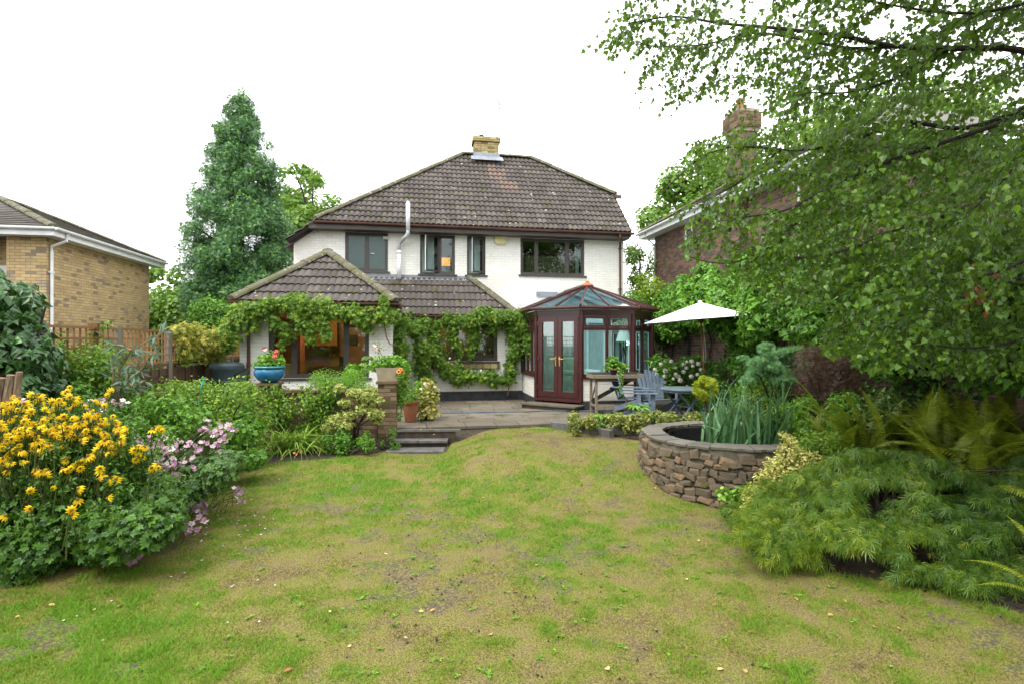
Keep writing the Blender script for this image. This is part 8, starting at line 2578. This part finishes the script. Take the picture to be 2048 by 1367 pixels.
# ================================================================ THE BIRCH
bt_p = np.array([5.3, 4.3, float(gz(5.3, 4.3))])
birch = thing('birch_tree', 'large birch with drooping leafy branches reaching in from the right', 'tree', tuple(bt_p))
mb = MB(); mb.tube([(0, 0, -.3), (.05, 0, 1.5), (-.02, .05, 3), (.03, 0, 5), (0, 0, 8)], [.20, .17, .14, .10, .04], 12); mb.build('trunk', M['bark'], birch)
BR = [  # main branches: pixel, pixel, distance
    [(2120, 130, 4.4), (2040, 95, 4.4), (1900, 98, 4.5), (1780, 94, 4.6), (1680, 70, 4.7), (1600, 62, 4.8), (1530, 54, 4.9), (1440, 48, 5.0), (1350, 30, 5.1), (1270, 45, 5.2)],
    [(1780, 94, 4.6), (1700, 100, 4.8), (1600, 78, 5.1), (1500, 62, 5.3), (1420, 90, 5.5), (1330, 95, 5.6), (1240, 85, 5.7)],
    [(2150, 180, 5.2), (2040, 222, 5.2), (1930, 262, 5.3), (1790, 238, 5.4), (1720, 285, 5.4), (1640, 298, 5.5), (1560, 302, 5.6), (1490, 290, 5.7), (1420, 300, 5.8), (1365, 345, 5.9), (1325, 385, 6.0)],
    [(2150, 190, 4.9), (1960, 262, 4.9), (1870, 290, 5.0), (1790, 318, 5.0), (1720, 345, 5.1), (1640, 385, 5.2), (1560, 430, 5.3), (1490, 430, 5.4), (1440, 450, 5.4), (1390, 478, 5.5)],
    [(2150, 300, 4.2), (2050, 345, 4.3), (1960, 408, 4.4), (1870, 440, 4.6), (1790, 455, 4.8), (1700, 500, 5.0), (1600, 520, 5.2), (1520, 500, 5.3)],
    [(2150, -60, 4.4), (1950, -70, 4.6), (1750, -40, 4.8), (1550, -50, 5.0), (1380, -20, 5.2), (1280, 0, 5.4)],
    [(2150, 20, 5.6), (1950, 20, 5.8), (1750, 150, 6.0), (1600, 180, 6.2), (1480, 150, 6.3), (1380, 180, 6.4)],
    [(2150, 420, 5.6), (2000, 470, 5.7), (1850, 530, 5.8), (1720, 560, 6.0), (1620, 590, 6.2), (1540, 560, 6.3)],
    [(2150, 520, 4.8), (2000, 570, 4.9), (1880, 610, 5.0), (1770, 640, 5.2), (1680, 650, 5.4)],
    [(2150, 600, 5.9), (1980, 640, 6.0), (1850, 680, 6.2), (1740, 700, 6.3), (1690, 690, 6.4)],
    [(2150, 350, 6.2), (1980, 360, 6.3), (1820, 400, 6.4), (1680, 430, 6.6), (1560, 470, 6.7)],
    [(2150, 100, 6.6), (1950, 170, 6.7), (1800, 200, 6.8), (1650, 230, 6.9), (1560, 260, 7.0)],
    [(2150, 240, 3.9), (2060, 300, 3.9), (1990, 380, 4.0), (1930, 430, 4.1)],
    [(2150, 450, 4.2), (2060, 520, 4.2), (1960, 560, 4.3), (1880, 560, 4.4)],
    [(1900, 98, 4.5), (1840, 140, 4.6), (1760, 170, 4.7), (1690, 190, 4.8), (1620, 185, 4.9)],
    [(2150, -30, 3.9), (2020, 20, 4.0), (1900, 30, 4.1), (1780, 10, 4.2), (1650, -10, 4.3)],
    [(2150, 620, 4.5), (2050, 680, 4.6), (1950, 700, 4.7), (1870, 690, 4.8)],
    [(1640, 385, 5.2), (1570, 470, 5.3), (1500, 520, 5.4), (1440, 530, 5.5), (1400, 520, 5.6)],
    [(1560, 302, 5.6), (1500, 350, 5.7), (1440, 390, 5.8), (1390, 410, 5.9)],
    [(2150, 250, 5.8), (1950, 300, 5.9), (1800, 340, 6.0), (1700, 345, 6.1), (1600, 350, 6.2)],
]
skyl = interp([(1150, 150), (1200, 155), (1240, 180), (1290, 235), (1330, 262), (1370, 258), (1372, 205), (1440, 190), (1460, 215), (1500, 215), (1530, 250), (1560, 260), (1600, 280)])
def allowed(px, py):
    """the outline of the crown against the sky, seen in the photograph"""
    if px < 1165: return False
    if px < 1250 and py < 55 - (px - 1165) * .55: return False
    if px < 1265: return py < 195 + (px - 1250) * .3
    if px < 1360: return py < 240 or (px > 1300 and 425 < py < 450)
    if px < 1440: return py < 205 or 250 < py < 285 or (py > 285 and py < 520 and px > 1300 + (py - 285) * .25)
    if px < 1500: return py < 250 or 262 < py < 570
    if px < 1640: return py < 620
    if px < 1700: return py < 715
    return py < 745 + (px - 1700) * .05
LP, LA, LN_, TW = [], [], [], []
rb = np.random.default_rng(21)
twv, twf = MB(), None
def add_twig(s, d, L, droopk, leafgap=.032, rad=.0035):
    pts = [s]
    p = s.copy(); d = unit(d)
    k = max(4, int(L / .09))
    for i in range(k):
        d = unit(d + np.array([0, 0, -droopk * .09 * (1 + i * .25)]) + rb.normal(size=3) * .07)
        p = p + d * (L / k)
        px, py = proj(p)
        if p[1] < 1.2 or not allowed(float(px), float(py)): break
        pts.append(p.copy())
    if len(pts) < 2: return pts
    TW.append(pts)
    if rad > 0: twv.tube([tuple(q - bt_p) for q in pts], [rad * (1 - .6 * i / len(pts)) for i in range(len(pts))], 3, cap=False)
    for a, b in zip(pts[:-1], pts[1:]):
        n_ = max(1, int(np.linalg.norm(b - a) / leafgap))
        for j in range(n_):
            q = a + (b - a) * (j + rb.random()) / n_
            off = rb.normal(size=3) * .012
            LP.append(q + off)
            LA.append(unit(unit(b - a) * .45 + rb.normal(size=3) * .55 + np.array([0, 0, -.75])))
            LN_.append(unit(np.array([-.15, -.75, .35]) + rb.normal(size=3) * .55))
    return pts
for bi, b in enumerate(BR):
    pts = [at(*q) for q in b]
    # densify and wobble
    dp_ = []
    for a, c in zip(pts[:-1], pts[1:]):
        n_ = max(2, int(np.linalg.norm(c - a) / .12))
        for i in range(n_): dp_.append(a + (c - a) * i / n_)
    dp_.append(pts[-1])
    dp_ = np.array(dp_)
    ker = np.ones(3) / 3
    for ax_i in range(3): dp_[1:-1, ax_i] = np.convolve(dp_[:, ax_i], ker, 'valid')
    n_ = len(dp_)
    r0_ = .025 if bi in (0, 2, 3, 4, 5) else .013
    mb = MB(); mb.tube([tuple(q - bt_p) for q in dp_], [r0_ * (1 - .85 * i / n_) + .002 for i in range(n_)], 7); mb.build('branch', M['birch_bark'], birch)
    # link back to the trunk
    if b[0][0] > 2100:
        s = np.array([5.3, 4.3, max(1.5, dp_[0][2] - .5)])
        mb = MB(); mb.tube([tuple(s - bt_p), tuple((s + dp_[0]) / 2 - bt_p + np.array([0, 0, .05])), tuple(dp_[0] - bt_p)], [r0_ * 1.6, r0_ * 1.3, r0_], 7); mb.build('limb', M['birch_bark'], birch)
    for i in range(1, n_):
        t = i / n_
        d = unit(dp_[i] - dp_[i - 1])
        for _ in range(3 if i < n_ - 2 else 4):
            if rb.random() < .10: continue
            sd = unit(d * rb.uniform(.3, 1.1) + rb.normal(size=3) * np.array([.5, .8, .45]) + np.array([-.1, 0, .05]))
            L_ = rb.uniform(.22, .80) * (1.1 - .45 * t)
            tw = add_twig(dp_[i], sd, L_, rb.uniform(.8, 2.6))
            if len(tw) > 3 and rb.random() < .75:
                q = tw[len(tw) // 2]
                add_twig(q, unit(sd + rb.normal(size=3) * .6), L_ * .6, 2.2, rad=.0022)
    add_twig(dp_[-1], unit(dp_[-1] - dp_[-3]), .4, 1.5)
twv.build('twigs', M['birch_bark'], birch, kind='stuff')
# dense inner leaf masses at the right
def extra_mass(x0, x1, y0, y1, Y0, Y1, n):
    for _ in range(n):
        x, y = rb.uniform(x0, x1), rb.uniform(y0, y1)
        if not allowed(x, y) or fbm(x / 70, y / 70, 1.0, 2) < .36: continue
        s = at(x, y, rb.uniform(Y0, Y1))
        add_twig(s, np.array([rb.normal() * .6 - .4, rb.normal() * .5, .15]), rb.uniform(.25, .5), 2.2, rad=.0022)
extra_mass(1600, 2120, 280, 760, 5.2, 7.0, 900)
extra_mass(1650, 2120, -30, 330, 5.0, 6.5, 380)
extra_mass(1450, 1700, 250, 560, 6.0, 7.0, 170)
extra_mass(1400, 1780, 260, 600, 4.9, 6.4, 380)
extra_mass(1720, 2120, 250, 740, 4.2, 5.6, 480)
extra_mass(1650, 2120, 380, 720, 5.6, 7.2, 420)
extra_mass(1300, 1650, 0, 210, 5.4, 6.6, 150)
LP, LA, LN_ = np.array(LP), np.array(LA), np.array(LN_)
print('birch leaves', len(LP))
put_leaves(birch, LP, LA, LN_, .050 * rb.uniform(.55, 1.3, len(LP)), 'birch', LEAF['birch'], rb.normal(.5, .25, len(LP)), .82, single=300)
rp = at(1955, 590, 4.4)
rcp = [rp + rb.normal(size=3) * [.05, .05, .10] for _ in range(26)]
for q in rcp:
    pass
put_leaves(birch, np.array(rcp), np.tile([0.1, 0, -1.], (26, 1)) + rb.normal(size=(26, 3)) * .4, np.tile([0, -1., .3], (26, 1)) + rb.normal(size=(26, 3)) * .4, np.full(26, .055), 'birch', LEAF['birch_rust'], rb.random(26), .8, single=26)
# overhanging crown above and beside the camera view, the part that shades the beds
oc = []
for _ in range(90):
    oc.append([rb.uniform(2.4, 8.0), rb.uniform(-.5, 8.0), rb.uniform(4.6, 8.2), .75, .75, .5])
P, ax, nr = clump_pts(oc, 26000, .3, .5, .6)
pxx, pyy = proj(P)
keep = ~((pyy > -20) & (pxx < 2100) & (P[:, 1] > .1))
put_leaves(birch, P[keep], ax[keep], nr[keep], .10 * R.uniform(.7, 1.3, keep.sum()), 'birch', LEAF['birch'], R.normal(.5, .25, keep.sum()), .85)

# ---------------------------------------------------------------- fallen leaves and weeds on the lawn
FL = [(583, 1345), (1212, 1342), (1444, 1338), (1447, 1344), (1035, 1188), (768, 1111), (968, 998), (860, 1228), (1073, 1135), (838, 1228), (808, 1280), (983, 1276), (700, 1300), (1496, 1270), (1372, 1162), (1750, 1258), (1795, 1262),
      (1655, 1235), (1690, 1205), (1808, 1240), (660, 1230), (1225, 1000), (1400, 1085), (1310, 980), (1425, 1215), (1490, 1345), (30, 1240), (110, 1215), (190, 1225), (245, 1215), (560, 960), (1590, 1200), (1705, 1250)]
flm = [np_mesh('fallen_leaf', np.array(SHAPE['round'][0]) * [.042, .032, .042], [np.array(SHAPE['round'][1])], M['dead_leaf'], np.full(4, t_)) for t_ in (0, .3, .5, .8)]
for (x, y) in FL:
    q = ground_at(x, y)
    o = link('fallen_leaf', flm[R.integers(4)])
    s = R.uniform(.6, 1.15)
    o.location = (q[0], q[1], float(gz(q[0], q[1])) + .026); o.rotation_euler = (R.uniform(-.4, .4), R.uniform(-.4, .4), R.uniform(0, 6.28)); o.scale = (s, s, s)
    tag(o, 'small curled yellow or brown leaf fallen on the lawn', 'leaf', 'fallen leaves scattered on the lawn')
for (px, py) in ((1022, 797), (900, 797), (930, 796), (985, 798), (1008, 805), (1043, 802), (1047, 806), (1060, 800), (862, 857), (843, 857), (828, 857), (1150, 831), (1028, 812), (870, 868), (832, 838), (1105, 838)):
    Y = EYE * 1100 / (py - 683.5)
    o = link('terrace_leaf', flm[R.integers(4)])
    o.location = ((px - 1024) / 1100 * Y, Y, .008); o.rotation_euler = (R.uniform(-.2, .2), R.uniform(-.2, .2), R.uniform(0, 6.28)); o.scale = (1.2, 1.2, 1)
    tag(o, 'small pale leaf lying on the terrace paving', 'leaf', 'fallen leaves on the terrace')
wl_P, wl_A, wl_N, wl_L = [], [], [], []
for _ in range(150):
    q = ground_at(R.uniform(380, 1800), 900 + 460 * R.random() ** .9)
    if not in_poly(np.array([q[0]]), np.array([q[1]]))[0]: continue
    k = int(R.integers(4, 8)); s = R.uniform(.02, .045)
    for i in range(k):
        a = R.uniform(0, 6.283)
        wl_P.append([q[0], q[1], float(gz(q[0], q[1])) + .018]); wl_A.append([math.cos(a), math.sin(a), R.uniform(.05, .5)]); wl_N.append([0, 0, 1]); wl_L.append(s * R.uniform(.7, 1.2))
wl = link('lawn_weeds', leaves_mesh('lawn_weeds', np.array(wl_P), np.array(wl_A, float), np.array(wl_N, float), np.array(wl_L), 'oval', LEAF['shrub_bright'], R.random(len(wl_P)), .45))
tag(wl, 'small broad leaved weeds dotted through the lawn', 'weeds', kind='stuff')
ll = []
while len(ll) < 1500:
    x, y = R.uniform(2.0, 5.2), R.uniform(2.9, 6.2)
    if in_poly(np.array([x + R.normal() * .12]), np.array([y + R.normal() * .12]))[0]: continue
    ll.append([x, y, float(gz(x, y)) + R.uniform(.005, .02)])
ll = np.array(ll)
o = link('leaf_litter', leaves_mesh('leaf_litter', ll, rand_dirs(len(ll)) * [1, 1, .2], unit(np.array([0, 0, 1.]) + R.normal(size=(len(ll), 3)) * .35), .04 * R.uniform(.5, 1.3, len(ll)), 'round', M['litter'], R.random(len(ll)), .7))
tag(o, 'brown leaf litter and twigs on the dark soil under the maple and ferns', 'leaf litter', kind='stuff')
# clods of dark soil
cp_, = [[]]
cm_ = MB()
for _ in range(420):
    q = ground_at(R.normal(960, 260), R.uniform(960, 1366))
    if lawn_bare(q[0], q[1]) < .35 and R.random() < .8: continue
    s = R.uniform(.005, .014)
    z = float(gz(q[0], q[1])) + .014
    a = R.uniform(0, 6.28)
    c_, s_ = math.cos(a) * s, math.sin(a) * s
    cm_.add([(q[0] + c_, q[1] + s_, z), (q[0] - s_, q[1] + c_, z), (q[0] - c_, q[1] - s_, z), (q[0] + s_, q[1] - c_, z), (q[0], q[1], z + s * 1.1)], [(0, 1, 4), (1, 2, 4), (2, 3, 4), (3, 0, 4)])
cl_o = cm_.build('soil_clods', M['liner'], None); cl_o.data.materials[0] = M['soil']
tag(cl_o, 'dark crumbs of soil scattered over the bare lawn patches', 'soil', kind='stuff')
